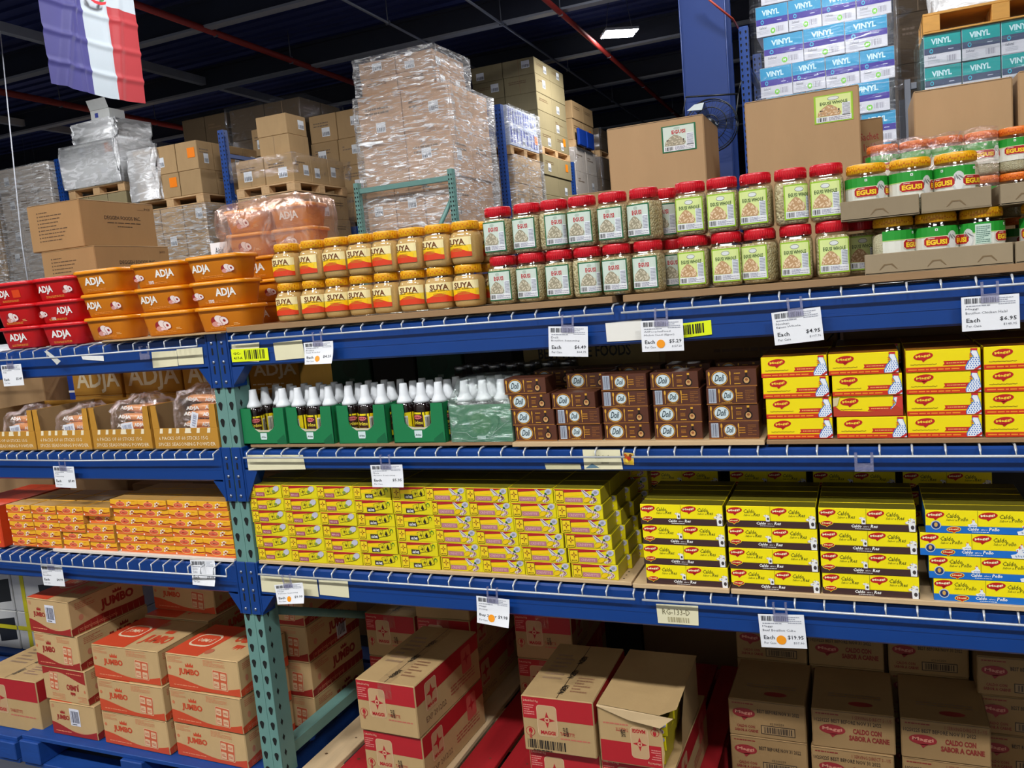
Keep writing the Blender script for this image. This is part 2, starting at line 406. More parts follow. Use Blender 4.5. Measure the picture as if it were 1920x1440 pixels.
def upright_frame(x0, y0, depth, ztop, mt, label, bz=(.25, .95, 1.5), foot=None, phase=0, name='rack_upright'):
    t = empty(name, (0, 0, 0)); tag(t, label, 'rack frame')
    a = MB(); post(a, x0, y0, ztop, mt, foot=foot, phase=phase); a.build('post', t)
    a = MB(); post(a, x0, y0+depth-PD, ztop, mt, foot=foot, phase=phase); a.build('post', t)
    for z in bz:
        a = MB(); a.cbox(x0+.015, x0+PW-.015, y0+PD, y0+depth-PD, z-.02, z+.022, mt, .003); a.build('brace', t)
    for z0, z1 in zip(bz, bz[1:]):
        a = MB(); a.tube([(x0+PW/2, y0+PD, z1-.05), (x0+PW/2, y0+depth-PD, z0+.05)], .016, mt, 6); a.build('brace', t)
    for y in (y0, y0+depth-PD):
        a = MB(); a.box(x0-.02, x0+PW+.02, y-.005, y+PD+.02, 0, .008, mt); a.build('foot_plate', t)
    return t
RX = -.0195                                                         # left edge of the post we see
upright_frame(RX, 0, 1.08, 1.545, TEAL, 'green rack upright frame with teardrop slots, blue at the foot', (.2, .72, 1.3), .145, FZ)
upright_frame(2.64, 0, 1.08, 1.545, TEAL, 'green rack upright frame at the right end of the bay', (.2, .72, 1.3), .145, FZ)
upright_frame(-3.3, 0, 1.08, 1.545, TEAL, 'green rack upright frame at the left end of the bay', (.2, .72, 1.3), .145, FZ)

def beam(x0, x1, ztop, h, y0, label, inward=1, conn=True):
    """step beam with a connector plate at each end; y0 is its outer face"""
    m = MB(); s = 1 if inward else -1
    ya, yb = (y0, y0+.045) if inward else (y0-.045, y0)
    m.cbox(x0, x1, ya, yb, ztop-h, ztop, BLUE, .005)
    fy = ya if inward else yb
    m.box(x0, x1, fy-.0012*s if inward else fy, fy if inward else fy+.0012, ztop-h*.62, ztop-h*.57, BLUE)
    o = m.build('rack_beam'); tag(o, label, 'rack beam')
    if conn:
        for xe, d in ((x0, 1), (x1, -1)):
            c = MB()
            px0, px1 = (xe-.0375, xe-.0005) if d > 0 else (xe+.0005, xe+.0375)
            c.cbox(px0+.0015, px1-.0015, y0-.006, y0-.0015, ztop-.155, ztop+.012, BLUE, .0015)
            c.cbox(min(xe, xe+d*.006), max(xe, xe+d*.006), y0-.006, y0+.055, ztop-.155, ztop+.012, BLUE, .0015)
            c.add([(xe+d*.004, y0-.004, ztop-h), (xe+d*.05, y0+.002, ztop-h), (xe+d*.004, y0-.004, ztop-.15), (xe+d*.004, y0+.04, ztop-.15), (xe+d*.05, y0+.04, ztop-h)], [(0, 1, 2), (1, 4, 3, 2)], BLUE)
            co = c.build('connector', o)
            b = MB(); fr = Fr((px0, y0-.006, 0), (1, 0, 0), (0, 0, 1)); cx = (px1-px0)/2
            for z in (ztop-.02, ztop-.077, ztop-.137):
                b.lathe([(.0055, 0), (.005, .002), (.0025, .0035), (0, .0038)], BOLT, 10, M=Matrix.Translation((px0+cx, y0-.006, z)) @ Matrix.Rotation(PI/2, 4, 'X'))
            for z, l in ((ztop-.045, .011), (ztop-.1, .013)):
                b.rrect(fr, cx-.003, z-l, cx+.003, z+l, .0029, HOLE, .0004)
            b.build('bolt', co)
    return o
BX0, BX1 = RX+PW+.0005, 2.64-.0005                                  # right bay beams
LX0, LX1 = -3.3+PW+.0005, RX-.0005                                 # left bay beams
MIDP = RX+PW/2
ZT, ZM, ZL = 1.545, 1.197, .84
BEAMS = {}
for lv, zt, hl, hr in (('top', ZT, .094, .094), ('middle', ZM, .094, .056), ('lowest', ZL, .093, .093)):
    BEAMS[lv, 'L'] = beam(LX0, LX1, zt, hl, -.001, 'blue front rack beam of the left bay, %s shelf' % lv)
    BEAMS[lv, 'R'] = beam(BX0, BX1, zt, hr, -.001, 'blue front rack beam of the right bay, %s shelf' % lv)
    beam(LX0, LX1, zt, .094, 1.08, 'blue rear rack beam of the left bay, %s shelf' % lv, 0, False)
    beam(BX0, BX1, zt, .094, 1.08, 'blue rear rack beam of the right bay, %s shelf' % lv, 0, False)
WX = 1.42457                                                        # a wire of the second deck
def deck(x0, x1, wires, zt, zlip, ylip, label, sag=0):
    t = empty('wire_deck', (0, 0, 0)); tag(t, label, 'wire deck')
    m = MB(); r = .0026
    for x in wires:
        m.tube([(x, 1.06, zt+.004), (x, .0, zt+.004), (x, -.006, zt+.003), (x, ylip, zt-.004), (x, ylip-.001, zlip)], r, STEEL, 5)
    n = 9
    for i in range(n):
        y = .09+.12*i; m.tube([(x0, y, zt), (x1, y, zt)], r, STEEL, 5)
    m.tube([(x0, ylip-.004, zlip), ((x0+x1)/2, ylip-.004, zlip-sag), (x1, ylip-.004, zlip)], .003, STEEL, 6)
    m.build('wire_mesh', t)
    k = 3
    for i in range(k):
        x = x0+(x1-x0)*(i+.5)/k; c = MB(); c.box(x-.025, x+.025, .046, 1.034, zt-.006, zt-.003, STEEL); c.box(x-.025, x-.022, .046, 1.034, zt-.02, zt-.003, STEEL); c.box(x+.022, x+.025, .046, 1.034, zt-.02, zt-.003, STEEL)
        c.build('support_channel', t)
    return t
w1 = [.0885+.0634*i for i in range(18)]+[1.236]
w2 = [1.264]+[WX-.0634*i for i in range(2, -1, -1)]+[WX+.0634*(i+1) for i in range(16)]
for lv, zt, zl in (('top', ZT, 1.5287), ('middle', ZM, 1.181), ('lowest', ZL, .8224)):
    deck(.078, 1.24, w1, zt, zl, -.018, 'white wire deck next to the green post, right bay %s shelf' % lv)
    deck(1.258, 2.46, w2, zt, zl, -.018, 'white wire deck at the far right, right bay %s shelf' % lv)
LXE = -.034
wt = [LXE-.0634*i for i in range(19)]
wm = [LXE-.0508*i for i in range(24)]
for lv, zt, ws, zlip, yl in (('top', ZT, wt, 1.5215, -.03), ('middle', ZM, wm, 1.178, -.024), ('lowest', ZL, wm, .815, -.034)):
    deck(ws[-1]-.006, LXE+.004, ws, zt, zlip, yl, 'white wire deck of the left bay on the %s shelf' % lv, .004)
    ws2 = [x-1.25 for x in ws]
    deck(ws2[-1]-.006, ws2[0]+.006, ws2, zt, zlip, yl, 'white wire deck at the left end on the %s shelf' % lv)

# hardboard and cardboard sheets lying on the decks
PEG = mat('pegboard', (206, 176, 134), .6, var=.08); BRD = mat('brown hardboard', (150, 118, 82), .6, var=.12, scale=9); PALEB = mat('pale board', (226, 216, 204), .6, var=.08)
def sheet(x0, x1, y0, y1, z, label, mt=BRD, t=.006, holes=False, name='hardboard_sheet'):
    m = MB(); m.cbox(x0, x1, y0, y1, z, z+t, mt, .001)
    if holes:
        fr = Fr((0, 0, z+t), (1, 0, 0), (0, 1, 0)); k = int((x1-x0)/.025)
        for i in range(k):
            for j in range(10): m.ell(fr, x0+.0125+.025*i, y0+.02+.025*j, .0028, .0028, HOLE, .0004, 8)
    return tag(m.build(name), label, 'board')
sheet(.066, 1.236, -.012, 1.0, ZT+.008, 'brown hardboard sheet under the red-lid seed jars and spice jars', BRD, .016)
sheet(1.262, 2.5, -.012, 1.0, ZT+.008, 'brown hardboard sheet under the yellow-lid jars in trays', BRD, .016)
sheet(-.42, .06, -.03, .6, ZT+.008, 'wavy cardboard sheet under the orange plastic tubs', KRAFT, .005, name='cardboard_sheet')
sheet(.08, .938, .012, 1.0, ZM+.008, 'brown hardboard sheet under the green bottle trays', BRD, .009)
sheet(.942, 1.566, -.008, 1.0, ZM+.008, 'pale brown hardboard sheet under the dark brown boxes', PEG, .011)
sheet(1.57, 2.5, -.002, 1.0, ZM+.008, 'brown hardboard sheet under the yellow and red boxes', BRD, .01)
sheet(.066, 1.228, .0, 1.0, ZL+.008, 'tan pegboard sheet with round holes under the yellow star boxes', PEG, .01, True)
sheet(1.234, 1.468, -.012, 1.0, ZL+.008, 'tan board under the first stack of beef bouillon boxes', PEG, .011)
sheet(1.472, 2.5, -.012, 1.0, ZL+.008, 'tan board under the middle and right bouillon boxes', PEG, .011)
sheet(-.82, -.024, -.005, .9, ZL+.008, 'pale board under the small orange boxes', PALEB, .01)
# ------------------------------------------------------------------ product shapes
class SqFr:
    """a printable band round a squared jar; u is measured along the wall from the front centre"""
    def __init__(s, r, sq, z0=0):
        s.z0 = z0; s.seg = .006; s.r = r; s.sq = sq; s.tab = [(0, 0)]; L = 0; p = s.pos(0)
        for i in range(1, 181):
            t = math.radians(i); q = s.pos(t); L += (q-p).length; p = q; s.tab.append((L, t))
    def pos(s, t, l=0):
        c, q = math.sin(t), -math.cos(t); k = 1/((abs(c)**s.sq+abs(q)**s.sq)**(1/s.sq))
        return Vector(((s.r*k+l)*c, (s.r*k+l)*q, 0))
    def at(s, a, b, l):
        g = -1 if a < 0 else 1; a = abs(a); t = s.tab[-1][1]
        for (l0, t0), (l1, t1) in zip(s.tab, s.tab[1:]):
            if a <= l1: t = t0+(t1-t0)*(a-l0)/(l1-l0); break
        p = s.pos(g*t, l); p.z = s.z0+b; return p
def ring(w, d, r, z, k=5):
    pts = []
    for cx, cy, t0 in ((w/2-r, d/2-r, 0), (-w/2+r, d/2-r, 90), (-w/2+r, -d/2+r, 180), (w/2-r, -d/2+r, 270)):
        for i in range(k): t = math.radians(t0+90*i/(k-1)); pts.append((cx+r*math.cos(t), cy+r*math.sin(t), z))
    return pts
def loft(mb, rings, m, smooth=False, caps=(1, 1)):
    n = len(rings[0]); vs = [p for r in rings for p in r]; fs = []
    for a in range(len(rings)-1):
        for i in range(n): j = (i+1) % n; fs.append((a*n+i, a*n+j, (a+1)*n+j, (a+1)*n+i))
    if caps[0]: fs.append(tuple(range(n))[::-1])
    if caps[1]: fs.append(tuple((len(rings)-1)*n+i for i in range(n)))
    mb.add(vs, fs, m, smooth)
def sheetmesh(fn, nu, nv, m, mb=None, smooth=True):
    mb = mb or MB(); vs = [fn(i/nu, j/nv) for j in range(nv+1) for i in range(nu+1)]
    mb.add(vs, [(j*(nu+1)+i, j*(nu+1)+i+1, (j+1)*(nu+1)+i+1, (j+1)*(nu+1)+i) for j in range(nv) for i in range(nu)], m, smooth); return mb
CRED = ink(206, 26, 28)
def badge(mb, fr, cu, cv, w, h, rot=.12, l=.0006, ring_=None, tc=(255, 236, 120), t='Maggi', bm=None):
    bm = bm or ink(190, 26, 26)
    if ring_: mb.ell(fr, cu, cv, w*.56, h*.62, ring_, l-.0002, 20, rot); mb.poly(fr, [(cu-w*.16, cv-h*.5), (cu+w*.24, cv-h*.45), (cu+w*.0, cv-h*.95)], ring_, l-.0002)
    mb.ell(fr, cu, cv, w*.5, h*.5, bm, l, 20, rot); mb.poly(fr, [(cu-w*.12, cv-h*.42), (cu+w*.2, cv-h*.38), (cu+w*.0, cv-h*.8)], bm, l)
    c, q = math.cos(rot), math.sin(rot)
    mb.txt(fr, t, cu-w*.38*c+h*.2*q, cv-w*.38*q-h*.2*c, cu+w*.38*c, cv-w*.38*q+h*.22, ink(*tc), l+.0003, .03, 0, 1, rot)
def star4(mb, fr, cu, cv, r, m, l, waist=.3):
    mb.poly(fr, [(cu+(r if k % 2 == 0 else r*waist)*math.sin(k*PI/4), cv+(r if k % 2 == 0 else r*waist)*math.cos(k*PI/4)) for k in range(8)], m, l)
def crown(mb, fr, cu, cv, w, h, m, l=.0006):
    mb.poly(fr, [(cu-w/2, cv), (cu-w*.5, cv+h*.7), (cu-w*.27, cv+h*.35), (cu-w*.2, cv+h*.9), (cu, cv+h*.4), (cu+w*.2, cv+h*.9), (cu+w*.27, cv+h*.35), (cu+w*.5, cv+h*.7), (cu+w/2, cv)], m, l)
def wave(mb, fr, w, pts, m, l=.0004):
    mb.poly(fr, [(0, 0), (w, 0)]+[(w*a, b) for a, b in reversed(pts)], m, l)

# --- round and squared jars
CLEARP = clear('clear jar plastic', (238, 240, 236), .06, .08)
SEEDG = seeds('shelled melon seeds', (250, 236, 196), (206, 180, 130), 190); SEEDC = seeds('ground melon seed', (250, 242, 214), (226, 212, 176), 420, .5)
SUYAP = seeds('tan spice powder', (250, 208, 136), (236, 188, 116), 900, .3)
REDLID = mat('red plastic lid', (206, 14, 34), .38, var=.05, coat=.2); YELLID = mat('yellow plastic lid', (238, 172, 10), .4, var=.06, coat=.2); ORLID = mat('orange plastic lid', (236, 124, 36), .4, var=.06, coat=.2)
def lid(mb, r, z0, z1, m, rib=0, n=36):
    mb.lathe([(r*.97, z0), (r, z0+.001), (r, z1-.005), (r*.985, z1-.0015), (r*.95, z1), (r*.88, z1), (r*.87, z1-.001), (0, z1-.001)], m, n)
    if rib:
        for i in range(rib):
            t = 2*PI*i/rib; c, q = math.cos(t), math.sin(t)
            mb.tube([(r*c, r*q, z0+.002), (r*c, r*q, z1-.005)], .0006, m, 4)
def art_egusi(mb, fr, o, whole):
    w, z0, z1 = .057, .014, .083
    edge, bg = (ink(150, 196, 40), ink(216, 230, 150)) if whole else (ink(12, 104, 62), ink(206, 220, 208))
    mb.rect(fr, o-w/2-.003, z0-.003, o+w/2+.003, z1+.003, edge, .0004); mb.rect(fr, o-w/2, z0, o+w/2, z1, bg, .0007)
    mb.rect(fr, o-w/2, z0, o+w/2, z0+.014, ink(228, 230, 232), .001)
    mb.rect(fr, o+w*.24, z0+.012, o+w*.47, z0+.046, ink(232, 236, 242), .001); mb.lines(fr, o+w*.26, z0+.014, o+w*.46, z0+.044, 9, ink(120, 125, 140), .0013, 4)
    pile = [(-.42, .016), (.2, .014), (.26, .022), (.12, .036), (.0, .043), (-.12, .045), (-.26, .038), (-.4, .026)]
    mb.poly(fr, [(o-w*.04+w*a, z0+b) for a, b in pile], ink(190, 150, 106) if whole else ink(158, 150, 126), .0013)
    R = random.Random(5)
    for _ in range(46):
        a = R.uniform(-.36, .2); b = .017+R.uniform(0, .024)*(1-abs(a+.08)*1.6)
        mb.ell(fr, o-w*.04+w*a, z0+b, .0022, .0012, ink(232, 206, 170) if whole else ink(212, 204, 180), .0016, 7, R.uniform(0, 3))
    mb.barcode(fr, o-w*.46, z0+.002, o-w*.2, z0+.012, BLACK, .0014, 4, 9); mb.lines(fr, o-w*.14, z0+.002, o+w*.46, z0+.012, 4, ink(120, 120, 150), .0013, 8)
    if whole:
        mb.ell(fr, o, z1-.008, .0095, .0052, ink(120, 130, 120), .001, 18); mb.ell(fr, o, z1-.008, .0085, .0042, ink(222, 226, 224), .0013, 18)
        mb.txt(fr, 'EGUSI WHOLE', o-w*.38, z1-.024, o+w*.4, z1-.0155, ink(40, 80, 30), .0013, .02, 0, 1)
    else:
        mb.ell(fr, o-.003, z1-.006, .006, .004, ink(176, 194, 180), .001, 12)
        mb.txt(fr, 'EGUSI', o-w*.22, z1-.022, o+w*.22, z1-.011, ink(190, 30, 44), .0013, .03, 0, 1)
def make_egusi(whole, o):
    r, sq = .0355, 4.5
    m = MB(); m.lathe([(.028, 0), (.034, .003), (r, .012), (r, .084), (.0335, .093), (.0295, .099), (.0295, .106)], CLEARP, 40, sq=sq)
    root = m.build('seed_jar')
    c = MB(); k = .0015; c.lathe([(.026, .002), (.0325, .005), (r-k, .013), (r-k, .083), (.0315, .0915), (.02, .0925), (0, .093)], SEEDG, 40, sq=sq); c.build('seed_filling', root)
    a = MB(); art_egusi(a, SqFr(r, sq), o, whole); a.build('jar_label', root)
    li = MB(); lid(li, .0335, .099, .1225, REDLID, 40); li.build('jar_lid', root)
    return Proto(root)
def art_suya(mb, fr, o):
    w, z0, z1 = .086, .02, .07
    mb.rect(fr, o-w/2, z0, o+w/2, z1, ink(250, 214, 60), .0004); mb.rect(fr, o-w/2, z1-.021, o+w/2, z1, ink(250, 234, 176), .0006)
    pts = [(o-w*.5+w*i/16, z0+.0165-.006*math.cos(2*PI*i/16+.5)-.003*math.sin(2*PI*i/16)) for i in range(17)]
    top = [(o-w*.4+w*.8*i/12, z1-.026+.009*math.sin(PI*i/12)) for i in range(13)]
    for i in range(12):                                            # yellow cloud
        a0, a1 = top[i], top[i+1]; mb.poly(fr, [(a0[0], z0+.004), (a1[0], z0+.004), a1, a0], ink(252, 204, 6), .0008)
    for i in range(16): mb.poly(fr, [(pts[i][0], z0), (pts[i+1][0], z0), pts[i+1], pts[i]], ink(220, 62, 24), .0011)
    mb.txt(fr, 'SUYA', o-w*.3, z1-.019, o+w*.3, z1-.004, ink(112, 62, 16), .0013, .03)
    mb.txt(fr, 'KEBAB • BARBECUE', o-w*.32, z1-.0225, o+w*.33, z1-.0195, ink(60, 46, 20), .0013, .01, 0, 1)
    mb.lines(fr, o-w*.2, z1-.036, o+w*.2, z1-.026, 3, ink(190, 140, 20), .0012, 3)
    mb.rect(fr, o-w*.5-.014, z0+.004, o-w*.5-.003, z1-.008, ink(240, 240, 236), .0006); mb.lines(fr, o-w*.5-.013, z0+.005, o-w*.5-.004, z1-.01, 10, ink(120, 120, 120), .0009, 2)
def make_suya(o):
    r, sq = .039, 3.2
    m = MB(); m.lathe([(.03, 0), (.0365, .003), (.0385, .01), (r, .02), (r, .07), (.0365, .08), (.032, .086), (.032, .094)], CLEARP, 40, sq=sq)
    root = m.build('spice_jar')
    c = MB(); k = .0014; c.lathe([(.028, .002), (.035, .005), (.037, .011), (r-k, .02), (r-k, .069), (.034, .079), (.03, .0835), (0, .084)], SUYAP, 40, sq=sq); c.build('spice_filling', root)
    a = MB(); art_suya(a, SqFr(r, sq), o); a.build('jar_label', root)
    li = MB(); lid(li, .0355, .089, .1105, YELLID, 30)
    R = random.Random(2); fr = CylFr(.0355)
    for i in range(14): b = .0955 if i % 2 else .1; mb_a = -.045+.0065*i; li.rect(fr, mb_a, b, mb_a+.004, b+.002, ink(214, 96, 10), .0008)
    li.build('jar_lid', root)
    return Proto(root)
def make_brand(o, lidm, kind):
    r = .0425; fr = CylFr(r)
    m = MB(); m.lathe([(.034, 0), (.0405, .003), (r, .01), (r, .078), (.0405, .088), (.036, .095), (.036, .1)], CLEARP, 40)
    root = m.build('ground_seed_jar')
    c = MB(); k = .0013; c.lathe([(.032, .002), (.039, .005), (r-k, .011), (r-k, .0775), (.036, .081), (.02, .083), (0, .0835)], SEEDC, 40); c.build('seed_filling', root)
    a = MB(); z0, z1 = .03, .085; w = .13
    a.rect(fr, o-w/2, z0, o+w/2, z1, ink(226, 226, 214), .0004); a.rect(fr, o-w/2, z1-.02, o+w/2, z1, ink(34, 150, 46), .0008); a.rect(fr, o-w/2, z1-.021, o+w/2, z1-.0195, ink(190, 220, 120), .001)
    if kind == 'panel': a.rect(fr, o-.016, z0+.012, o+.012, z1-.004, ink(196, 222, 204), .0012); a.lines(fr, o-.014, z0+.014, o+.01, z1-.007, 9, ink(96, 130, 120), .0015)
    for off in ((0, .062) if kind != 'panel' else (.044, -.052)):
        b = o+off
        a.rrect(fr, b-.0245, z0+.014, b+.0245, z0+.035, .005, ink(236, 220, 200), .0011); a.rrect(fr, b-.0235, z0+.015, b+.0235, z0+.034, .005, ink(176, 20, 30), .0014)
        a.txt(fr, 'EGUSI', b-.019, z0+.018, b+.019, z0+.0285, ink(250, 206, 40), .0018, .05)
        a.lines(fr, b-.016, z0+.03, b+.002, z0+.033, 1, ink(240, 230, 220), .0017)
        a.rect(fr, b-.0025, z1-.009, b+.0025, z1-.004, ink(230, 240, 230), .0012); a.ell(fr, b, z1-.0065, .0012, .0012, ink(20, 110, 40), .0015, 8)
    # pale drawn bowl of seeds between the two plaques
    b = o+.031 if kind != 'panel' else o-.03
    a.ell(fr, b, z0+.024, .0125, .021, ink(206, 208, 204), .001, 18); a.ell(fr, b, z0+.02, .009, .013, ink(226, 226, 222), .0012, 14)
    for i in range(5): a.ell(fr, b-.007+.0035*i, z0+.03+.003*(i % 2), .0011, .006, ink(130, 130, 130), .0014, 8, .3*i)
    a.build('jar_label', root)
    li = MB(); lid(li, .039, .0945, .1135, lidm, 44)
    fl = CylFr(.039)
    for i in range(26): x = -.06+.005*i; li.rect(fl, x, .1 if i % 3 else .103, x+.0034, .1024 if i % 3 else .1054, ink(206, 110, 12) if lidm is YELLID else ink(200, 70, 16), .0009)
    li.build('jar_lid', root)
    return Proto(root)

# --- plastic tubs
TUBR = mat('red tub plastic', (196, 18, 22), .4, var=.05, coat=.15, spec=.4); TUBO = mat('orange tub plastic', (206, 122, 14), .4, var=.08, coat=.15, spec=.4)
TLR = mat('red tub lid', (222, 26, 34), .33, var=.04, coat=.3); TLO = mat('orange tub lid', (240, 150, 14), .33, var=.04, coat=.3)
def onion(mb, fr, cu, cv, s, l=.0006):
    P = ink(150, 34, 40); W_ = ink(240, 224, 220)
    mb.ell(fr, cu-.9*s, cv-.05*s, .8*s, .5*s, ink(60, 110, 30), l, 10, .4)
    mb.ell(fr, cu-1.1*s, cv-.1*s, .8*s, .62*s, P, l+.0002, 16); mb.ell(fr, cu-.9*s, cv-.55*s, .9*s, .4*s, ink(214, 150, 140), l+.0003, 14)
    mb.ell(fr, cu-.1*s, cv+.1*s, 1.0*s, .55*s, W_, l+.0004, 18, -.25); mb.ell(fr, cu+.8*s, cv-.1*s, .9*s, .58*s, P, l+.0005, 18, -.3); mb.ell(fr, cu+.8*s, cv-.08*s, .82*s, .5*s, W_, l+.0007, 18, -.3)
    mb.ell(fr, cu+.85*s, cv-.1*s, .3*s, .2*s, P, l+.0009, 12, -.3)
    for k in (-.4, .1, .5): mb.ell(fr, cu+k*s, cv-.62*s, .38*s, .17*s, ink(236, 206, 206), l+.0006, 10)
def make_tub(red, kind):
    b, lm = (TUBR, TLR) if red else (TUBO, TLO)
    m = MB(); loft(m, [ring(.192, .112, .03, 0), ring(.2, .12, .034, .004), ring(.225, .142, .036, .064)], b, True, (1, 0))
    fr = Fr((0, -.06, .004), (1, 0, 0), Vector((0, -.011, .06)).normalized())
    fr.n = Vector((0, -1, -.18)).normalized()
    if kind == 'adja': m.txt(fr, 'ADJA', -.055, .017, .05, .048, WHITE, .0014, .035)
    if kind == 'right': m.txt(fr, 'ADJA', .0, .018, .086, .048, WHITE, .0014, .035); onion(m, fr, -.075, .03, .014, .001); m.barcode(fr, -.035, .006, -.012, .016, WHITE, .0012, 3, 9)
    if kind == 'left': m.txt(fr, 'ADJA', -.084, .017, -.006, .046, WHITE, .0014, .035); onion(m, fr, .073, .03, .016, .001)
    if kind == 'onion': onion(m, fr, -.005, .03, .021, .001); m.lines(fr, .05, .012, .075, .02, 2, ink(240, 190, 120), .0012)
    if kind == 'patch': m.txt(fr, 'ADJA', -.08, .017, .0, .046, WHITE, .0014, .035); m.rect(fr, .02, .018, .066, .044, ink(222, 70, 20), .0012)
    m.lines(fr, -.05, .004, .05, .012, 2, ink(230, 150, 60), .0012, 7)
    root = m.build('plastic_tub')
    li = MB(); loft(li, [ring(.226, .146, .038, .0625), ring(.238, .158, .04, .063), ring(.24, .16, .04, .068), ring(.236, .156, .04, .073), ring(.226, .146, .036, .0745), ring(.222, .142, .036, .072)], lm, True, (0, 1))
    li.build('tub_lid', root)
    return Proto(root)

# --- little boxes
def bx(name, w, d, h, mt, art, b=.0012, top=None, side=None, sideart=None):
    m = MB(); m.cbox(-w/2, w/2, 0, d, 0, h, mt, b)
    art(m, Fr((-w/2, 0, 0), (1, 0, 0), (0, 0, 1)), w, h)
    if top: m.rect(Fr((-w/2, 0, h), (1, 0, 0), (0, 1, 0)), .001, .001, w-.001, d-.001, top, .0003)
    if side:
        for x, u in ((w/2, 1), (-w/2, -1)): m.rect(Fr((x, 0 if u > 0 else d, 0), (0, u, 0), (0, 0, 1)), .001, .001, d-.001, h-.001, side, .0003)
    if sideart: sideart(m, Fr((w/2, 0, 0), (0, 1, 0), (0, 0, 1)), d, h)
    return Proto(m.build(name))
BOXY = mat('glossy yellow card', (246, 224, 4), .35, var=.03, coat=.2); BOXYG = mat('lemon yellow card', (232, 216, 16), .35, var=.04, coat=.2)
def art_star(kind):
    def f(m, fr, w, h):
        Dk = ink(70, 50, 12); Y2 = ink(244, 212, 30)
        m.poly(fr, [(w*.22, h*.94), (w*.22, h*.74), (w*.72, h*.84), (w*.86, h*.94)], ink(178, 30, 36), .0005)
        m.poly(fr, [(w*.02, h*.97), (w*.02, h*.9), (w*.9, h*.95), (w*.9, h*.97)], ink(190, 40, 40), .0004)
        m.poly(fr, [(w*.22, h*.7), (w*.22, h*.46), (w*.62, h*.56), (w*.66, h*.78)], ink(252, 206, 10), .0005)
        m.rrect(fr, w*.035, h*.06, w*.225, h*.9, h*.1, Dk, .0007); m.rrect(fr, w*.045, h*.09, w*.215, h*.87, h*.09, Y2, .001)
        star4(m, fr, w*.13, h*.56, h*.27, ink(140, 60, 24), .0013, .26); m.ell(fr, w*.13, h*.56, h*.06, h*.06, Y2, .0016, 8)
        m.txt(fr, 'MAGGI', w*.07, h*.15, w*.19, h*.24, Dk, .0013, .03, 0, 1)
        if kind == 'arome':
            m.rect(fr, w*.33, h*.1, w*.55, h*.44, ink(58, 46, 40), .0008); m.txt(fr, 'ARÔME', w*.355, h*.15, w*.525, h*.38, WHITE, .0012, .03, 0, 1)
        else:
            a1 = .62 if kind == 'shrimp' else .5
            m.rect(fr, w*.24, h*.1, w*a1, h*.42, ink(168, 84, 96) if kind == 'onion' else ink(186, 120, 130), .0008)
            m.txt(fr, 'CREVETTE' if kind == 'shrimp' else 'MAGGI', w*.27, h*.17, w*(a1-.04), h*.34, ink(224, 176, 180), .0012, .02, 0, 1)
        if kind in ('onion', 'arome'):
            for k, (cx, cy, rr) in enumerate(((.62, .5, .1), (.76, .58, .1))):
                g = Fr(fr.at(w*cx, h*cy, 0), (Vector(fr.u)*math.cos(.25)+Vector(fr.v)*math.sin(.25)), (Vector(fr.v)*math.cos(.25)-Vector(fr.u)*math.sin(.25)))
                s = h*.3; m.rrect(g, -s, -s*.85, s, s*.9, s*.25, Dk, .0009+.0003*k); m.rrect(g, -s*.9, -s*.75, s*.9, s*.82, s*.22, ink(222, 206, 20), .0011+.0003*k)
                if k == 0: star4(m, g, 0, 0, s*.6, ink(90, 70, 14), .0016, .3)
            if kind == 'onion':
                m.ell(fr, w*.86, h*.72, h*.3, h*.22, ink(196, 196, 210), .0016, 12, .4); m.ell(fr, w*.78, h*.5, h*.16, h*.12, ink(130, 150, 60), .0018, 10)
            else:
                m.poly(fr, [(w*.77, h*.3), (w*.72, h*.46), (w*.76, h*.74), (w*.8, h*.46)], ink(40, 34, 20), .0018); m.ell(fr, w*.9, h*.72, h*.13, h*.16, ink(40, 110, 40), .001, 10); m.ell(fr, w*.905, h*.68, h*.08, h*.12, ink(226, 220, 14), .0013, 8)
        else:
            m.poly(fr, [(w*.6, h*.92), (w*.66, h*.94), (w*.84, h*.42), (w*.7, h*.4)], ink(206, 206, 214), .0009); m.poly(fr, [(w*.62, h*.9), (w*.63, h*.92), (w*.82, h*.44), (w*.8, h*.42)], ink(120, 40, 50), .0012)
            m.ell(fr, w*.71, h*.28, h*.26, h*.16, ink(240, 200, 10), .0013, 12, .5); m.ell(fr, w*.71, h*.28, h*.27, h*.18, ink(90, 40, 20), .0011, 12, .5)
            for i in range(7):
                t = i/6; m.ell(fr, w*(.8+.09*math.sin(PI*t)), h*(.52-.4*t), h*.13, h*.09, ink(224, 206, 204), .0014, 8, -.5); m.ell(fr, w*(.8+.09*math.sin(PI*t))+.0006, h*(.5-.4*t), h*.03, h*.07, ink(150, 80, 90), .0016, 6, -.5)
            m.ell(fr, w*.9, h*.78, h*.26, h*.2, ink(196, 196, 214), .001, 12, .3); m.ell(fr, w*.9, h*.78, h*.13, h*.1, ink(150, 150, 170), .0013, 10, .3); m.ell(fr, w*.84, h*.58, h*.1, h*.14, ink(40, 96, 40), .0013, 8)
        m.rect(fr, 0, 0, w, h*.03, ink(200, 180, 20), .0004)
    return f
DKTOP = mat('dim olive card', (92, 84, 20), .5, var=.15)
def star_box(kind): return bx('bouillon_box', .1245, .085, .0385, BOXYG, art_star(kind), side=ink(186, 170, 40), top=ink(120, 112, 24))  # yellow top inked dark olive: shade of the shelf above put into the colour
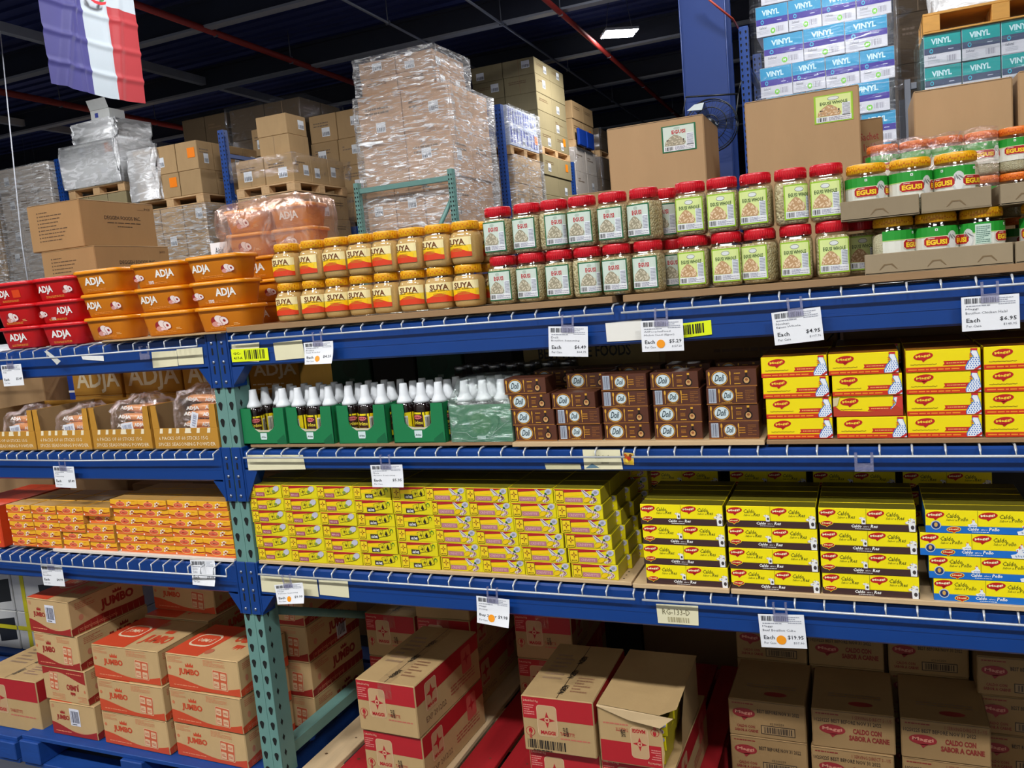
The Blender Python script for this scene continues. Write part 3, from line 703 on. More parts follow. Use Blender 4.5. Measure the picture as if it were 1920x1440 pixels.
def cow(m, fr, cu, cv, s, l):
    W_ = ink(240, 240, 240)
    m.poly(fr, [(cu+s*.9, cv-s*1.3), (cu+s*.9, cv+s*.2), (cu+s*.5, cv+s*.55), (cu-s*.15, cv+s*.7), (cu-s*.7, cv+s*.5), (cu-s*.75, cv+s*.15), (cu-s*.2, cv+s*.1), (cu-s*.1, cv-s*1.3)], W_, l)
    m.poly(fr, [(cu-s*.2, cv+s*.6), (cu-s*.35, cv+s*1.05), (cu-s*.1, cv+s*.7)], ink(120, 120, 110), l+.0002); m.poly(fr, [(cu+s*.4, cv+s*.5), (cu+s*.95, cv+s*.75), (cu+s*.5, cv+s*.3)], ink(180, 170, 170), l+.0002)
    m.ell(fr, cu-s*.2, cv+s*.45, s*.1, s*.07, BLACK, l+.0003, 8); m.ell(fr, cu+s*.45, cv-s*.5, s*.3, s*.4, ink(70, 62, 60), l+.0003, 10); m.ell(fr, cu-s*.68, cv+s*.3, s*.08, s*.14, ink(220, 170, 160), l+.0003, 8)
def hen(m, fr, cu, cv, s, l):
    W_ = ink(236, 240, 244)
    m.poly(fr, [(cu-s*1.1, cv-s*.9), (cu+s*.9, cv-s*.9), (cu+s*.9, cv-s*.1), (cu+s*.45, cv+s*.35), (cu+s*.35, cv+s*.9), (cu-s*.1, cv+s*1.0), (cu-s*.35, cv+s*.7), (cu-s*.2, cv+s*.3), (cu-s*.5, cv-s*.1), (cu-s*1.3, cv-s*.3)], W_, l)
    m.poly(fr, [(cu-s*.15, cv+s*.95), (cu+s*.0, cv+s*1.35), (cu+s*.12, cv+s*1.0), (cu+s*.3, cv+s*1.2), (cu+s*.3, cv+s*.9)], ink(206, 40, 40), l+.0002); m.ell(fr, cu-s*.28, cv+s*.52, s*.09, s*.16, ink(206, 40, 40), l+.0002, 8)
    m.ell(fr, cu+.05*s, cv+s*.78, s*.06, s*.06, BLACK, l+.0003, 8)
    for k in range(4): m.ell(fr, cu-s*.5+k*s*.38, cv-s*.5+.05*s*(k % 2), s*.13, s*.22, ink(150, 170, 200), l+.0002, 8, .5)
def art_caldo(pollo):
    def f(m, fr, w, h):
        bd = ink(22, 110, 200) if pollo else ink(66, 42, 40); g = ink(66, 76, 10)
        m.rect(fr, 0, 0, w, h*.31, bd, .0004)
        for k in (0, 1):
            a = w*(.0+.5*k); m.rect(fr, a+.0005, h*.33, a+w*.5-.0008, h*.985, ink(250, 232, 0), .0003); m.rect(fr, a+w*.5-.0008, h*.31, a+w*.5, h, ink(150, 140, 10), .0005)
            badge(m, fr, a+w*.095, h*.79, w*.18, h*.3, .12, .0008, None, (255, 240, 190))
            m.txt(fr, 'Caldo', a+w*.2, h*.67, a+w*.325, h*.86, g, .0008, .01, .25, 1); m.txt(fr, 'Sabor a', a+w*.2, h*.53, a+w*.3, h*.63, g, .0008, .0, .25, 1)
            m.txt(fr, 'Pollo' if pollo else 'Res', a+w*.31, h*.53, a+w*(.41 if pollo else .385), h*.7, g, .0008, .01, .25, 1)
            if pollo: hen(m, fr, a+w*.455, h*.44, h*.16, .001)
            else: cow(m, fr, a+w*.455, h*.5, h*.16, .001)
        if pollo:
            m.ell(fr, w*.1, h*.34, h*.2, h*.2, ink(190, 200, 214), .001, 20); m.ell(fr, w*.1, h*.34, h*.16, h*.16, ink(24, 50, 110), .0013, 18); m.ell(fr, w*.1, h*.36, h*.07, h*.1, ink(214, 170, 90), .0016, 10)
        badge(m, fr, w*(.27 if pollo else .085), h*.17 if pollo else h*.3, w*.125, h*.2, .08, .0014, ink(248, 226, 60), (255, 230, 160))
        x0 = .4 if pollo else .34
        m.txt(fr, 'Caldo', w*x0, h*.13, w*(x0+.11), h*.27, WHITE, .0008, .03, .2, 1); m.txt(fr, 'sabor a', w*(x0+.125), h*.15, w*(x0+.185), h*.22, WHITE, .0008, .01, .2, 1)
        m.txt(fr, 'Pollo' if pollo else 'Res', w*(x0+.2), h*.13, w*(x0+(.3 if pollo else .275)), h*.28, WHITE, .0008, .03, .2, 1)
        m.lines(fr, w*(x0+.04), h*.05, w*(x0+.2), h*.1, 1, WHITE, .0007, 2)
        (hen if pollo else cow)(m, fr, w*.935, h*.22 if pollo else h*.33, h*.24, .0016)
    return f
def art_chick(tear=False):
    def f(m, fr, w, h):
        m.rect(fr, 0, 0, w, h*.22, ink(206, 48, 16), .0004); m.lines(fr, w*.03, h*.05, w*.72, h*.17, 1, ink(240, 150, 30), .0006, 5)
        m.rect(fr, 0, h*.2, w, h*.225, ink(244, 140, 20), .0006)
        badge(m, fr, w*.24, h*.72, w*.27, h*.34, .12, .0007, None, (250, 214, 60))
        R = random.Random(9)
        for i in range(22):                                        # small flowing script under the badge
            a = w*.07+w*.36*i/22; m.ell(fr, a, h*(.33+.025*R.random()), w*.009, h*.018, ink(150, 110, 10), .0006, 7, R.uniform(-.6, .6))
        m.poly(fr, [(w*.5, h*.27), (w*.9, h*.27), (w*.9, h*.46), (w*.51, h*.46), (w*.525, h*.36)], ink(196, 36, 30), .0006); m.lines(fr, w*.55, h*.32, w*.8, h*.42, 1, ink(240, 170, 90), .0008, 7)
        # speckled cockerel
        B = ink(40, 110, 196)
        m.poly(fr, [(w*.8, h*.03), (w*1., h*.03), (w*1., h*.3), (w*.985, h*.6), (w*.95, h*.9), (w*.88, h*.93), (w*.865, h*.78), (w*.9, h*.62), (w*.83, h*.4), (w*.795, h*.16)], ink(70, 130, 200), .0008)
        m.poly(fr, [(w*.81, h*.04), (w*.995, h*.04), (w*.992, h*.3), (w*.975, h*.6), (w*.945, h*.88), (w*.89, h*.91), (w*.878, h*.79), (w*.912, h*.62), (w*.845, h*.4), (w*.808, h*.16)], ink(238, 242, 248), .0011)
        for j in range(6):
            for i in range(5):
                a = .83+.034*i+.012*(j % 2); b = .12+.088*j
                if a < .985 and a > .82+max(0, (b-.3))*.16: m.ell(fr, w*a, h*b, w*.0085, h*.032, B, .0013, 7, .3)
        m.poly(fr, [(w*.865, h*.9), (w*.87, h*.985), (w*.96, h*.985), (w*.955, h*.88)], ink(200, 34, 40), .0014)
        for k in range(3): m.poly(fr, [(w*.845, h*(.72-.08*k)), (w*.88, h*(.78-.08*k)), (w*.88, h*(.72-.08*k))], ink(220, 60, 50), .0012)
        m.poly(fr, [(w*.9, h*.03), (w*1.0, h*.24), (w*1.0, h*.12), (w*.95, h*.03)], ink(196, 34, 34), .0016)
        if tear:
            m.poly(fr, [(w*.1, h*.3), (w*.0, h*.62), (w*.0, h*.03), (w*1., h*.03), (w*1., h*.62), (w*.9, h*.55), (w*.84, h*.34), (w*.5, h*.24)], ink(186, 60, 34), .0018)
            m.poly(fr, [(0, h*.9), (w*.1, h*.95), (w*.06, h*.55), (0, h*.5)], ink(214, 196, 150), .002); m.poly(fr, [(w*.93, h*.95), (w, h*.95), (w, h*.3), (w*.9, h*.5)], ink(206, 60, 50), .0019)
    return f
BROWN = mat('brown glossy card', (88, 48, 32), .38, var=.1, scale=12, coat=.15)
def art_doli(code):
    G = ink(216, 160, 50)
    def f(m, fr, w, h):
        m.rect(fr, 0, 0, w, h*.06, ink(150, 96, 40), .0004)
        cx = .43 if code else .27
        rx, ry = (.125, .36) if code else (.165, .43)
        m.ell(fr, w*cx, h*.52, w*rx, h*ry, G, .0006, 28); m.ell(fr, w*cx, h*.52, w*rx*.93, h*ry*.91, ink(120, 70, 30), .0009, 28); m.ell(fr, w*cx, h*.52, w*rx*.86, h*ry*.82, ink(206, 222, 226), .0012, 28)
        m.txt(fr, 'Doli', w*(cx-rx*.62), h*(.52-ry*.42), w*(cx+rx*.6), h*(.52+ry*.5), ink(20, 50, 60), .0016, .015, .45, 2)
        for k in (-1, 1): a = w*(cx+k*(rx+.045)); m.rect(fr, a-.0007, h*.14, a+.0007, h*.7, G, .0006); m.ell(fr, a, h*.78, .0016 if k > 0 else .0024, h*.14, G, .0008, 10)
        if code:
            m.rect(fr, w*.05, h*.1, w*.2, h*.93, ink(196, 206, 220), .0007); m.barcode(fr, w*.06, h*.14, w*.19, h*.9, ink(70, 70, 90), .001, 5, 12)
            m.lines(fr, w*.6, h*.3, w*.73, h*.72, 3, ink(190, 130, 44), .0007, 3); m.lines(fr, w*.78, h*.2, w*.95, h*.85, 6, ink(140, 88, 44), .0007, 6); m.lines(fr, w*.3, h*.08, w*.6, h*.14, 1, G, .0007)
        else:
            m.lines(fr, w*.56, h*.72, w*.68, h*.84, 1, G, .0007, 1); m.lines(fr, w*.56, h*.36, w*.66, h*.6, 3, ink(180, 120, 44), .0007, 2); m.lines(fr, w*.56, h*.12, w*.68, h*.24, 1, G, .0007, 4)
            m.ell(fr, w*.8, h*.36, w*.08, h*.24, ink(30, 18, 14), .0007, 18); m.rect(fr, w*.78, h*.55, w*.82, h*.78, ink(34, 20, 14), .0007); m.rect(fr, w*.775, h*.8, w*.825, h*.92, G, .0007); m.ell(fr, w*.8, h*.36, w*.055, h*.17, ink(206, 160, 100), .001, 16); m.ell(fr, w*.8, h*.4, w*.03, h*.08, ink(150, 90, 50), .0013, 10)
    return f
BOXO = mat('orange yellow card', (244, 180, 36), .4, var=.06, coat=.15)
def art_jum(m, fr, w, h):
    m.poly(fr, [(0, 0), (w, 0), (w, h*.3), (w*.8, h*.22), (w*.62, h*.28), (w*.4, h*.16), (w*.2, h*.26), (0, h*.4)], ink(226, 112, 50), .0004)
    m.poly(fr, [(0, h*.42), (w*.2, h*.3), (w*.4, h*.2), (w*.4, h*.28), (w*.22, h*.4), (0, h*.56)], ink(170, 52, 16), .0006); m.poly(fr, [(w*.6, h*.38), (w*.8, h*.3), (w, h*.4), (w, h*.52), (w*.85, h*.44), (w*.68, h*.5)], ink(150, 40, 16), .0006)
    m.ell(fr, w*.38, h*.5, w*.17, h*.33, ink(248, 206, 130), .0007, 20); m.ell(fr, w*.38, h*.5, w*.155, h*.28, ink(232, 96, 60), .001, 20)
    m.txt(fr, 'JUMBO', w*.26, h*.34, w*.5, h*.64, ink(250, 216, 160), .0014, .06, .1, 1); m.txt(fr, 'JUMBO', w*.263, h*.35, w*.497, h*.62, ink(190, 30, 30), .0017, .02, .1, 1)
    crown(m, fr, w*.38, h*.8, w*.07, h*.16, ink(120, 20, 30), .0008)
    for a, b, s in ((.64, .62, 1), (.7, .74, .9), (.62, .34, 1), (.69, .44, .9), (.75, .66, .7)): m.ell(fr, w*a, h*b, w*.03*s, h*.11*s, ink(244, 230, 214), .0008, 10, .5)
    m.ell(fr, w*.69, h*.58, w*.03, h*.1, ink(150, 40, 20), .001, 10); m.ell(fr, w*.03, h*.16, w*.025, h*.1, ink(250, 230, 220), .0008, 10); m.lines(fr, w*.8, h*.8, w*.95, h*.9, 1, ink(200, 120, 10), .0007)

# --- corrugated cartons
def carton(name, w, d, h, mt, front=None, right=None, top=None, left=None, seam='y', tape=None):
    m = MB(); m.cbox(-w/2, w/2, 0, d, 0, h, mt, .003)
    T = Fr((-w/2, 0, h), (1, 0, 0), (0, 1, 0)); Fn = Fr((-w/2, 0, 0), (1, 0, 0), (0, 0, 1)); Rt = Fr((w/2, 0, 0), (0, 1, 0), (0, 0, 1)); Lf = Fr((-w/2, d, 0), (0, -1, 0), (0, 0, 1))
    if seam == 'y': m.rect(T, w/2-.0012, .002, w/2+.0012, d-.002, SEAM, .0004)
    if seam == 'x': m.rect(T, .002, d/2-.0012, w-.002, d/2+.0012, SEAM, .0004)
    m.rect(Fn, .003, h-.0035, w-.003, h-.002, SEAM, .0003); m.rect(Rt, .003, h-.0035, d-.003, h-.002, SEAM, .0003)
    if front: front(m, Fn, w, h)
    if right: right(m, Rt, d, h)
    if left: left(m, Lf, d, h)
    if top: top(m, T, w, d)
    o = m.build(name)
    if tape:
        t = MB()
        if seam == 'y': t.rect(T, w/2-.024, .0, w/2+.024, d, tape, .0012); t.rect(Fn, w/2-.024, h-.05, w/2+.024, h, tape, .0012)
        else: t.rect(T, 0, d/2-.024, w, d/2+.024, tape, .0012); t.rect(Rt, d/2-.024, h-.05, d/2+.024, h, tape, .0012)
        t.build('packing_tape', o)
    return o
TAPE = mat('brown tape', (176, 138, 92), .25, var=.05, coat=.3)
def flipped(art):
    return lambda m, fr, w, h: art(m, Fr(fr.o, fr.u, fr.v, w, h, True), w, h)
def jumbo_front(end=False, dark=False, dim=False):
    O = ink(160, 40, 34) if dark else ink(206, 76, 42)
    def f(m, fr, w, h):
        n = 14; pts = [(i/n, h*(.27+.12*math.cos(PI*(i/n*1.5+.05))-.04*i/n)) for i in range(n+1)]
        for (a0, b0), (a1, b1) in zip(pts, pts[1:]): m.poly(fr, [(w*a0+(.003 if a0 == 0 else 0), .003), (w*a1-(.003 if a1 == 1 else 0), .003), (w*a1-(.003 if a1 == 1 else 0), b1), (w*a0+(.003 if a0 == 0 else 0), b0)], O, .0005)
        m.lines(fr, w*.08, h*.1, w*.42, h*.15, 1, ink(230, 150, 110), .0008, 3)
        if end:
            m.txt(fr, 'JUMBO', w*.14, h*.44, w*.42, h*.62, O, .0008, .04); crown(m, fr, w*.28, h*.66, w*.1, h*.12, O)
            m.ell(fr, w*.08, h*.86, w*.03, h*.06, ink(196, 140, 100), .0006, 12); m.lines(fr, w*.5, h*.14, w*.75, h*.18, 1, ink(230, 150, 110), .0008)
        else:
            m.txt(fr, 'JUMBO', w*.17, h*.4, w*.46, h*.62, O, .0008, .045); crown(m, fr, w*.33, h*.67, w*.11, h*.14, O)
            m.lines(fr, w*.03, h*.76, w*.24, h*.94, 5, ink(206, 130, 90), .0006, 4); m.lines(fr, w*.53, h*.76, w*.82, h*.94, 5, ink(206, 130, 90), .0006, 9)
            g = Fr(fr.at(w*.63, h*.16, 0), fr.u*math.cos(-.08)+fr.v*math.sin(-.08), fr.v*math.cos(-.08)-fr.u*math.sin(-.08)); P = ink(222, 186, 146)
            m.rrect(g, 0, 0, w*.2, h*.54, .004, P, .0007); m.rrect(g, .002, .002, w*.2-.002, h*.54-.002, .003, ink(206, 96, 60), .0009)
            for i in (0, 1):
                for j in (0, 1): m.rrect(g, w*.012+w*.095*i, h*.03+h*.26*j, w*.085+w*.095*i, h*.22+h*.26*j, .003, P, .0011); m.lines(g, w*.02+w*.095*i, h*.08+h*.26*j, w*.075+w*.095*i, h*.16+h*.26*j, 2, ink(196, 70, 40), .0013, i+j)
            m.ell(fr, w*.05, h*.6, w*.02, h*.05, ink(206, 120, 80), .0006, 10)
    return f
def jumbo_side(dark=True):
    O = ink(150, 38, 32) if dark else ink(206, 76, 42)
    def f(m, fr, w, h):
        for i in range(12):
            a0, a1 = i/12, (i+1)/12; g = lambda a: h*(.2+.14*a+.05*math.sin(5*a)); m.poly(fr, [(w*a0+.002, .003), (w*a1-.002*(i == 11), .003), (w*a1, g(a1)), (w*a0, g(a0))], O, .0005)
        m.txt(fr, 'JUMBO', w*.4, h*.36, w*.86, h*.7, O, .0009, .05); crown(m, fr, w*.64, h*.74, w*.12, h*.14, O); m.lines(fr, w*.08, h*.7, w*.34, h*.9, 4, ink(190, 110, 80), .0006, 5); m.ell(fr, w*.14, h*.45, w*.03, h*.09, ink(200, 130, 100), .0006, 12)
        m.lines(fr, w*.1, h*.08, w*.6, h*.16, 2, ink(214, 130, 100), .0008, 2)
    return f
def jumbo_top(flip=False):
    def f(m, fr, w, d):
        O = ink(214, 76, 44)
        if flip: fr = Fr(fr.o, fr.u, fr.v, w, d, True)
        m.poly(fr, [(w*.5, .003), (w-.003, .003), (w-.003, d-.003), (w*.55, d-.003)] if flip else [(.003, .003), (w*.5, .003), (w*.46, d-.003), (.003, d-.003)], O, .0006)
        a = .6 if flip else .1
        m.rrect(fr, w*a, d*.32, w*(a+.32), d*.72, d*.12, ink(236, 214, 180), .0009); m.rrect(fr, w*(a+.015), d*.36, w*(a+.305), d*.68, d*.1, O, .0011); m.txt(fr, 'JUMBO', w*(a+.06), d*.45, w*(a+.26), d*.58, ink(236, 214, 180), .0014, .02, 0, 1)
        b = .06 if flip else .56
        m.txt(fr, 'JUMBO', w*b, d*.16, w*(b+.36), d*.48, O, .0009, .05); crown(m, fr, w*(b+.18), d*.55, w*.12, d*.18, O); m.ell(fr, w*.5, d*.82, w*.05, d*.08, ink(196, 110, 80), .0008, 14)
    return f
def code_label(w=.04, h=.06, seed=4):
    def f(root, x, z, y=-.0012, rot=0):
        m = MB(); fr = Fr((x, y, z), (1, 0, 0), (0, 0, 1)); m.rect(fr, -w/2, -h/2, w/2, h/2, ink(226, 228, 240), 0); m.barcode(fr, -w*.4, -h*.32, w*.4, h*.36, ink(50, 50, 80), .0004, seed, 12); m.lines(fr, -w*.35, -h*.46, w*.35, -h*.36, 1, BLACK, .0004)
        o = m.build('barcode_sticker', root); o['label'] = 'white barcode sticker'; return o
    return f
MR = ink(178, 32, 40); MRW = ink(206, 178, 140)
def maggi_front(code=True, up=False, nescode=True):
    def f(m, fr, w, h):
        if up: fr = Fr(fr.o, fr.u, fr.v, w, h, True)
        m.rect(fr, .003, h*.6, w-.003, h*.985, MR, .0005); m.rrect(fr, w*.21, h*.3, w*.49, h*.86, .01, ink(226, 200, 164), .0008); m.rrect(fr, w*.215, h*.305, w*.485, h*.855, .009, KRAFT2 if False else ink(196, 160, 118), .001)
        star4(m, fr, w*.35, h*.6, w*.115, MR, .0013, .33); m.ell(fr, w*.35, h*.6, w*.035, w*.035, ink(214, 180, 140), .0016, 16); m.txt(fr, 'M', w*.333, h*.575, w*.367, h*.625, MR, .0019, .04, 0, 1); m.txt(fr, 'MAGGI', w*.25, h*.335, w*.455, h*.405, MR, .0013, .05)
        m.ell(fr, w*.1, h*.36, w*.065, w*.065, MR, .0008, 20); m.ell(fr, w*.1, h*.36, w*.057, w*.057, ink(190, 156, 112), .0011, 20); m.ell(fr, w*.105, h*.375, w*.028, w*.04, MR, .0014, 12); m.rect(fr, w*.085, h*.24, w*.115, h*.32, MR, .0014); m.rect(fr, w*.098, h*.22, w*.103, h*.36, ink(190, 156, 112), .0017)
        m.txt(fr, '24x60x10g', w*.03, h*.89, w*.24, h*.94, ink(226, 190, 160), .0008, .0, 0, 1); m.lines(fr, w*.03, h*.66, w*.18, h*.86, 5, ink(222, 140, 130), .0008, 4)
        m.txt(fr, 'TABLETTE', w*.52, h*.35, w*.72, h*.41, MR, .0009, .0, 0, 1); m.lines(fr, w*.52, h*.26, w*.92, h*.32, 1, ink(196, 110, 90), .0006, 3)
        if code: m.barcode(fr, w*.05, h*.06, w*.58, h*.22, BLACK, .0008, 6, 24); m.lines(fr, w*.12, h*.015, w*.5, h*.05, 1, BLACK, .0007)
        if nescode:
            for i, t in enumerate(('NGBEN', '07:56')): m.txt(fr, t, w*(.6-.04*i), h*.5, w*(.72-.04*i), h*.54, BLACK, .0019, .02, 0, 1, -PI/2+.1)
    return f
def maggi_side(m, fr, w, h):
    m.poly(fr, [(.003, h*.6), (w-.003, h*.66), (w-.003, h*.985), (.003, h*.985)], MR, .0005); m.rrect(fr, w*.13, h*.36, w*.3, h*.9, .01, ink(222, 190, 160), .0008); m.rrect(fr, w*.135, h*.365, w*.295, h*.895, .009, ink(190, 150, 112), .001); star4(m, fr, w*.215, h*.66, w*.07, MR, .0013, .33); m.txt(fr, 'MAGGI', w*.15, h*.4, w*.28, h*.47, MR, .0013, .05, 0, 1)
    m.txt(fr, 'EXP 2012/22', w*.12, h*.16, w*.42, h*.27, ink(110, 80, 60), .0008, .0, 0, 1); m.lines(fr, w*.5, h*.2, w*.9, h*.4, 3, ink(170, 90, 70), .0006, 3)
    m.rrect(fr, w*.7, h*.4, w*.86, h*.9, .01, ink(200, 90, 80), .0008); star4(m, fr, w*.78, h*.68, w*.06, MR, .0011, .33)
def maggi_top(m, fr, w, d):
    for y in (.08, .35, .62): m.txt(fr, 'NGBEN', w*.55, d*y, w*.55+.05, d*y+.018, BLACK, .0014, .02, 0, 1, PI/2-.1)
    m.lines(fr, w*.62, d*.12, w*.85, d*.4, 6, ink(150, 110, 80), .0008, 6); m.lines(fr, w*.12, d*.3, w*.4, d*.8, 7, ink(160, 130, 100), .0008, 2)
CR_ = ink(128, 44, 36); CBK = ink(50, 38, 30)
def caldo_carton_front(kind):
    def f(m, fr, w, h):
        m.lines(fr, w*.05, h*.86, w*.33, h*.93, 1, CR_, .0006, 2)
        if kind == 'title':
            badge(m, fr, w*.25, h*.5, w*.32, h*.26, -.03, .0008, None, (196, 130, 110), 'Maggi', ink(140, 36, 40)); m.txt(fr, 'CALDO CON', w*.5, h*.44, w*.84, h*.58, CR_, .0008, .05); m.txt(fr, 'SABOR A CARNE', w*.45, h*.26, w*.93, h*.4, CR_, .0008, .05)
            m.txt(fr, '102S0225 BEST BEFORE NOV 31 2022', w*.03, h*.68, w*.84, h*.78, CBK, .0009, .01, 0, 1); m.txt(fr, '1 SERVING DIRECT S - US', w*.5, h*.82, w*.96, h*.91, CR_, .0008, .0, 0, 1)
        else:
            badge(m, fr, w*.2, h*.64, w*.3, h*.26, -.03, .0008, None, (196, 130, 110), 'Maggi', ink(140, 36, 40)); m.txt(fr, 'BEST BEFORE NOV 31 2022', w*.38, h*.68, w*.92, h*.78, CBK, .0012, .01, 0, 1); m.txt(fr, 'CALDO CON', w*.1, h*.24, w*.34, h*.32, CR_, .0008, .03, 0, 1); m.txt(fr, 'SABOR A CARNE', w*.07, h*.13, w*.38, h*.21, CR_, .0008, .03, 0, 1)
            m.rect(fr, w*.42, h*.12, w*.86, h*.36, CBK, .0006); m.rect(fr, w*.43, h*.14, w*.85, h*.34, ink(150, 122, 84), .0008); m.barcode(fr, w*.46, h*.16, w*.82, h*.32, CBK, .001, 3, 20); m.txt(fr, '02100259', w*.54, h*.39, w*.72, h*.45, CBK, .0008, .0, 0, 1)
    return f
def caldo_top(m, fr, w, d):
    m.ell(fr, w*.6, d*.18, w*.15, d*.05, ink(140, 40, 36), .0008, 18); m.lines(fr, w*.2, d*.3, w*.85, d*.4, 2, ink(120, 96, 70), .0006, 3)
# ================================================================== TOP SHELF
ZTB = ZT+.008+.016+.0005
def xs_at(pxs, py, Y, w):
    out = []
    for px in pxs:
        x = U(px, py, Y=Y).x
        if out and x-out[-1] < w: x = out[-1]+w
        out.append(x)
    return out
# red-lid seed jars
pe = {(w_, o): make_egusi(w_, o) for w_ in (False, True) for o in (0, 1)}
pe = {(False, 0): pe[False, 0], (False, 1): pe[False, 1], (True, 0): pe[True, 0], (True, 1): pe[True, 1]}
def remake(w_, o): return pe[w_, o]
G1 = 'red-lid seed jars with grey-green labels'; G2 = 'red-lid seed jars with lime labels'
def seedrow(pxs, py, z, rowtxt, lime, shifts, rots):
    X = xs_at(pxs, py, .045, .0722); n = len(X); what = 'red-lid seed jar with lime label' if lime else 'red-lid seed jar with grey-green label'
    for i, x in enumerate(X):
        pe[lime, 1 if i in shifts else 0].place((x, .045, z), rots.get(i, 0)+jit(.05), '%s, %s row, %s from the left' % (what, rowtxt, ORD[i]), 'jar', G2 if lime else G1)
    return X
# second print position is made by turning the label on its jar
for k in ((False, 1), (True, 1)):
    for ch in pe[k].root.children:
        if ch.name.startswith('jar_label'): bpy.data.meshes.remove(ch.data)
    a = MB(); art_egusi(a, SqFr(.0355, 4.5), .017, k[0]); a.build('jar_label', pe[k].root)
XE0 = seedrow((946, 1000, 1053, 1105, 1160, 1219), 525, ZTB, 'lower', False, (3,), {1: -.12, 5: -.1})
XE1 = seedrow((937, 992, 1042, 1094, 1153, 1212), 440, ZTB+.1228, 'upper', False, (2,), {5: -.28, 1: -.05})
XW0 = seedrow((1301, 1364, 1426, 1494, 1562), 490, ZTB, 'lower', True, (), {2: -.3, 4: .1})
XW1 = seedrow((1295, 1355, 1418, 1484, 1551), 380, ZTB+.1228, 'upper', True, (3,), {2: -.1})
for (x, y, z, lime, t) in ((XE0[-1]+.045, .125, ZTB, False, 'standing behind the right end of the lower row'), (XE1[-1]+.03, .125, ZTB+.1228, False, 'standing behind the right end of the upper row'), (XW0[-1]+.058, .122, ZTB, True, 'in shadow behind the right end of the lower row')):
    pe[lime, 0].place((x, y, z), .1, 'red-lid seed jar with %s label %s' % ('lime' if lime else 'grey-green', t), 'jar', G2 if lime else G1)
for i, x in enumerate(XE0[:-1]):
    pe[False, 0].place((x+.01, .125, ZTB), jit(.2), 'red-lid seed jar with grey-green label in the back row, %s from the left' % ORD[i], 'jar', G1)
for i, x in enumerate(XW0[:-1]):
    pe[True, 0].place((x-.005, .125, ZTB), jit(.2), 'red-lid seed jar with lime label in the back row, %s from the left' % ORD[i], 'jar', G2)
# yellow-lid spice jars
ps = [make_suya(o) for o in (0, .012, -.014)]
GS = 'yellow-lid spice jars'
XS0 = xs_at((547, 594, 636, 682, 730, 780, 830, 883), 560, .045, .0795); XS1 = xs_at((538, 589, 631, 678, 725, 770, 820, 875), 470, .045, .0795)
for i, x in enumerate(XS0): ps[(0, 1, 1, 0, 2, 0, 1, 0)[i]].place((x, .045, ZTB), jit(.06), 'yellow-lid spice jar in the lower front row, %s from the left' % ORD[i], 'jar', GS)
for i, x in enumerate(XS1): ps[(0, 2, 0, 0, 2, 2, 2, 2)[i]].place((x, .045, ZTB+.1106), jit(.06), 'yellow-lid spice jar in the upper front row, %s from the left' % ORD[i], 'jar', GS)
for i, x in enumerate([XS0[0]-.045]+[q+.02 for q in XS0]):
    if i in (0, 1, 7, 8):
        for k in (0, 1): ps[0].place((x, .13, ZTB+.1106*k), jit(.1), 'yellow-lid spice jar in the back row, %s layer, %s' % (('lower', 'upper')[k], {0: 'peeping out at the left end', 1: 'second from left', 7: 'second from right', 8: 'at the right end'}[i]), 'jar', GS)
# yellow-lid ground seed jars in cardboard trays
pb = {k: make_brand(*a) for k, a in dict(front=(0, YELLID, ''), left=(-.03, YELLID, ''), face=(.042, YELLID, ''), panel=(0, YELLID, 'panel'), orange=(0, ORLID, ''), orface=(.03, ORLID, '')).items()}
GB = 'ground seed jars with green labels'; GT = 'low cardboard jar trays'
def tray(x0, x1, d, h, label, rear=True):
    m = MB(); t = .003; w = x1-x0
    m.box(-w/2, w/2, 0, d, 0, t, KRAFTB); m.cbox(-w/2, w/2, 0, .004, 0, h, KRAFTB, .0012); m.cbox(-w/2, w/2, d-.004, d, 0, h, KRAFTB, .0012); m.cbox(-w/2, -w/2+.004, .004, d-.004, 0, h, KRAFTB, .0012); m.cbox(w/2-.004, w/2, .004, d-.004, 0, h, KRAFTB, .0012)
    fr = Fr((-w/2, 0, 0), (1, 0, 0), (0, 0, 1)); k = max(1, int(w/.08))
    for i in range(k):                                             # arched tuck slots
        c = w*(i+.5)/k; m.poly(fr, [(c-.018, h*.2), (c-.008, h*.48), (c+.008, h*.48), (c+.018, h*.2), (c+.016, h*.2), (c+.006, h*.42), (c-.006, h*.42), (c-.016, h*.2)], ink(120, 98, 68), .0006)
    o = m.build('jar_tray'); tag(o, label, 'tray', GT); return o
t0 = tray(1.790, 2.062, .19, .043, 'low cardboard tray on the shelf holding three yellow-lid jars'); t0.location = (1.926, -.006, ZTB)
t1 = tray(2.066, 2.34, .19, .043, 'low cardboard tray at the right edge on the shelf'); t1.location = (2.203, -.006, ZTB)
ZJ = ZTB+.0032
for px, k, n in ((1675, 'face', 'first'), (1755, 'front', 'second'), (1840, 'panel', 'third')): pb[k].place((U(px, 450, Y=.05).x, .05, ZJ), jit(.05), 'yellow-lid jar with green label in the lower tray, %s from the left' % n, 'jar', GB)
pb['left'].place((2.125, .05, ZJ), 0, 'yellow-lid jar with green label in the lower tray at the right edge', 'jar', GB)
for i, x in enumerate((1.845, 1.932, 2.02)): pb['front'].place((x, .137, ZJ), jit(.3), 'yellow-lid jar with green label, second row of the lower tray, %s from left' % ORD[i], 'jar', GB)
ZU = ZJ+.1135+.0003
t2 = tray(1.747, 1.897, .17, .041, 'upper low tray, left one, resting on the yellow lids'); t2.location = (1.822+.0, -.006, ZU)
t3 = tray(1.899, 2.025, .17, .041, 'upper low tray, slightly askew beside the left one on yellow lids'); t3.location = (1.964, -.004, ZU); t3.rotation_euler.z = .02
t4 = tray(2.04, 2.3, .17, .041, 'upper low tray at the right edge resting on yellow lids'); t4.location = (2.172, -.004, ZU)
X_ = xs_at((1624, 1703, 1783), 340, .05, .0852)
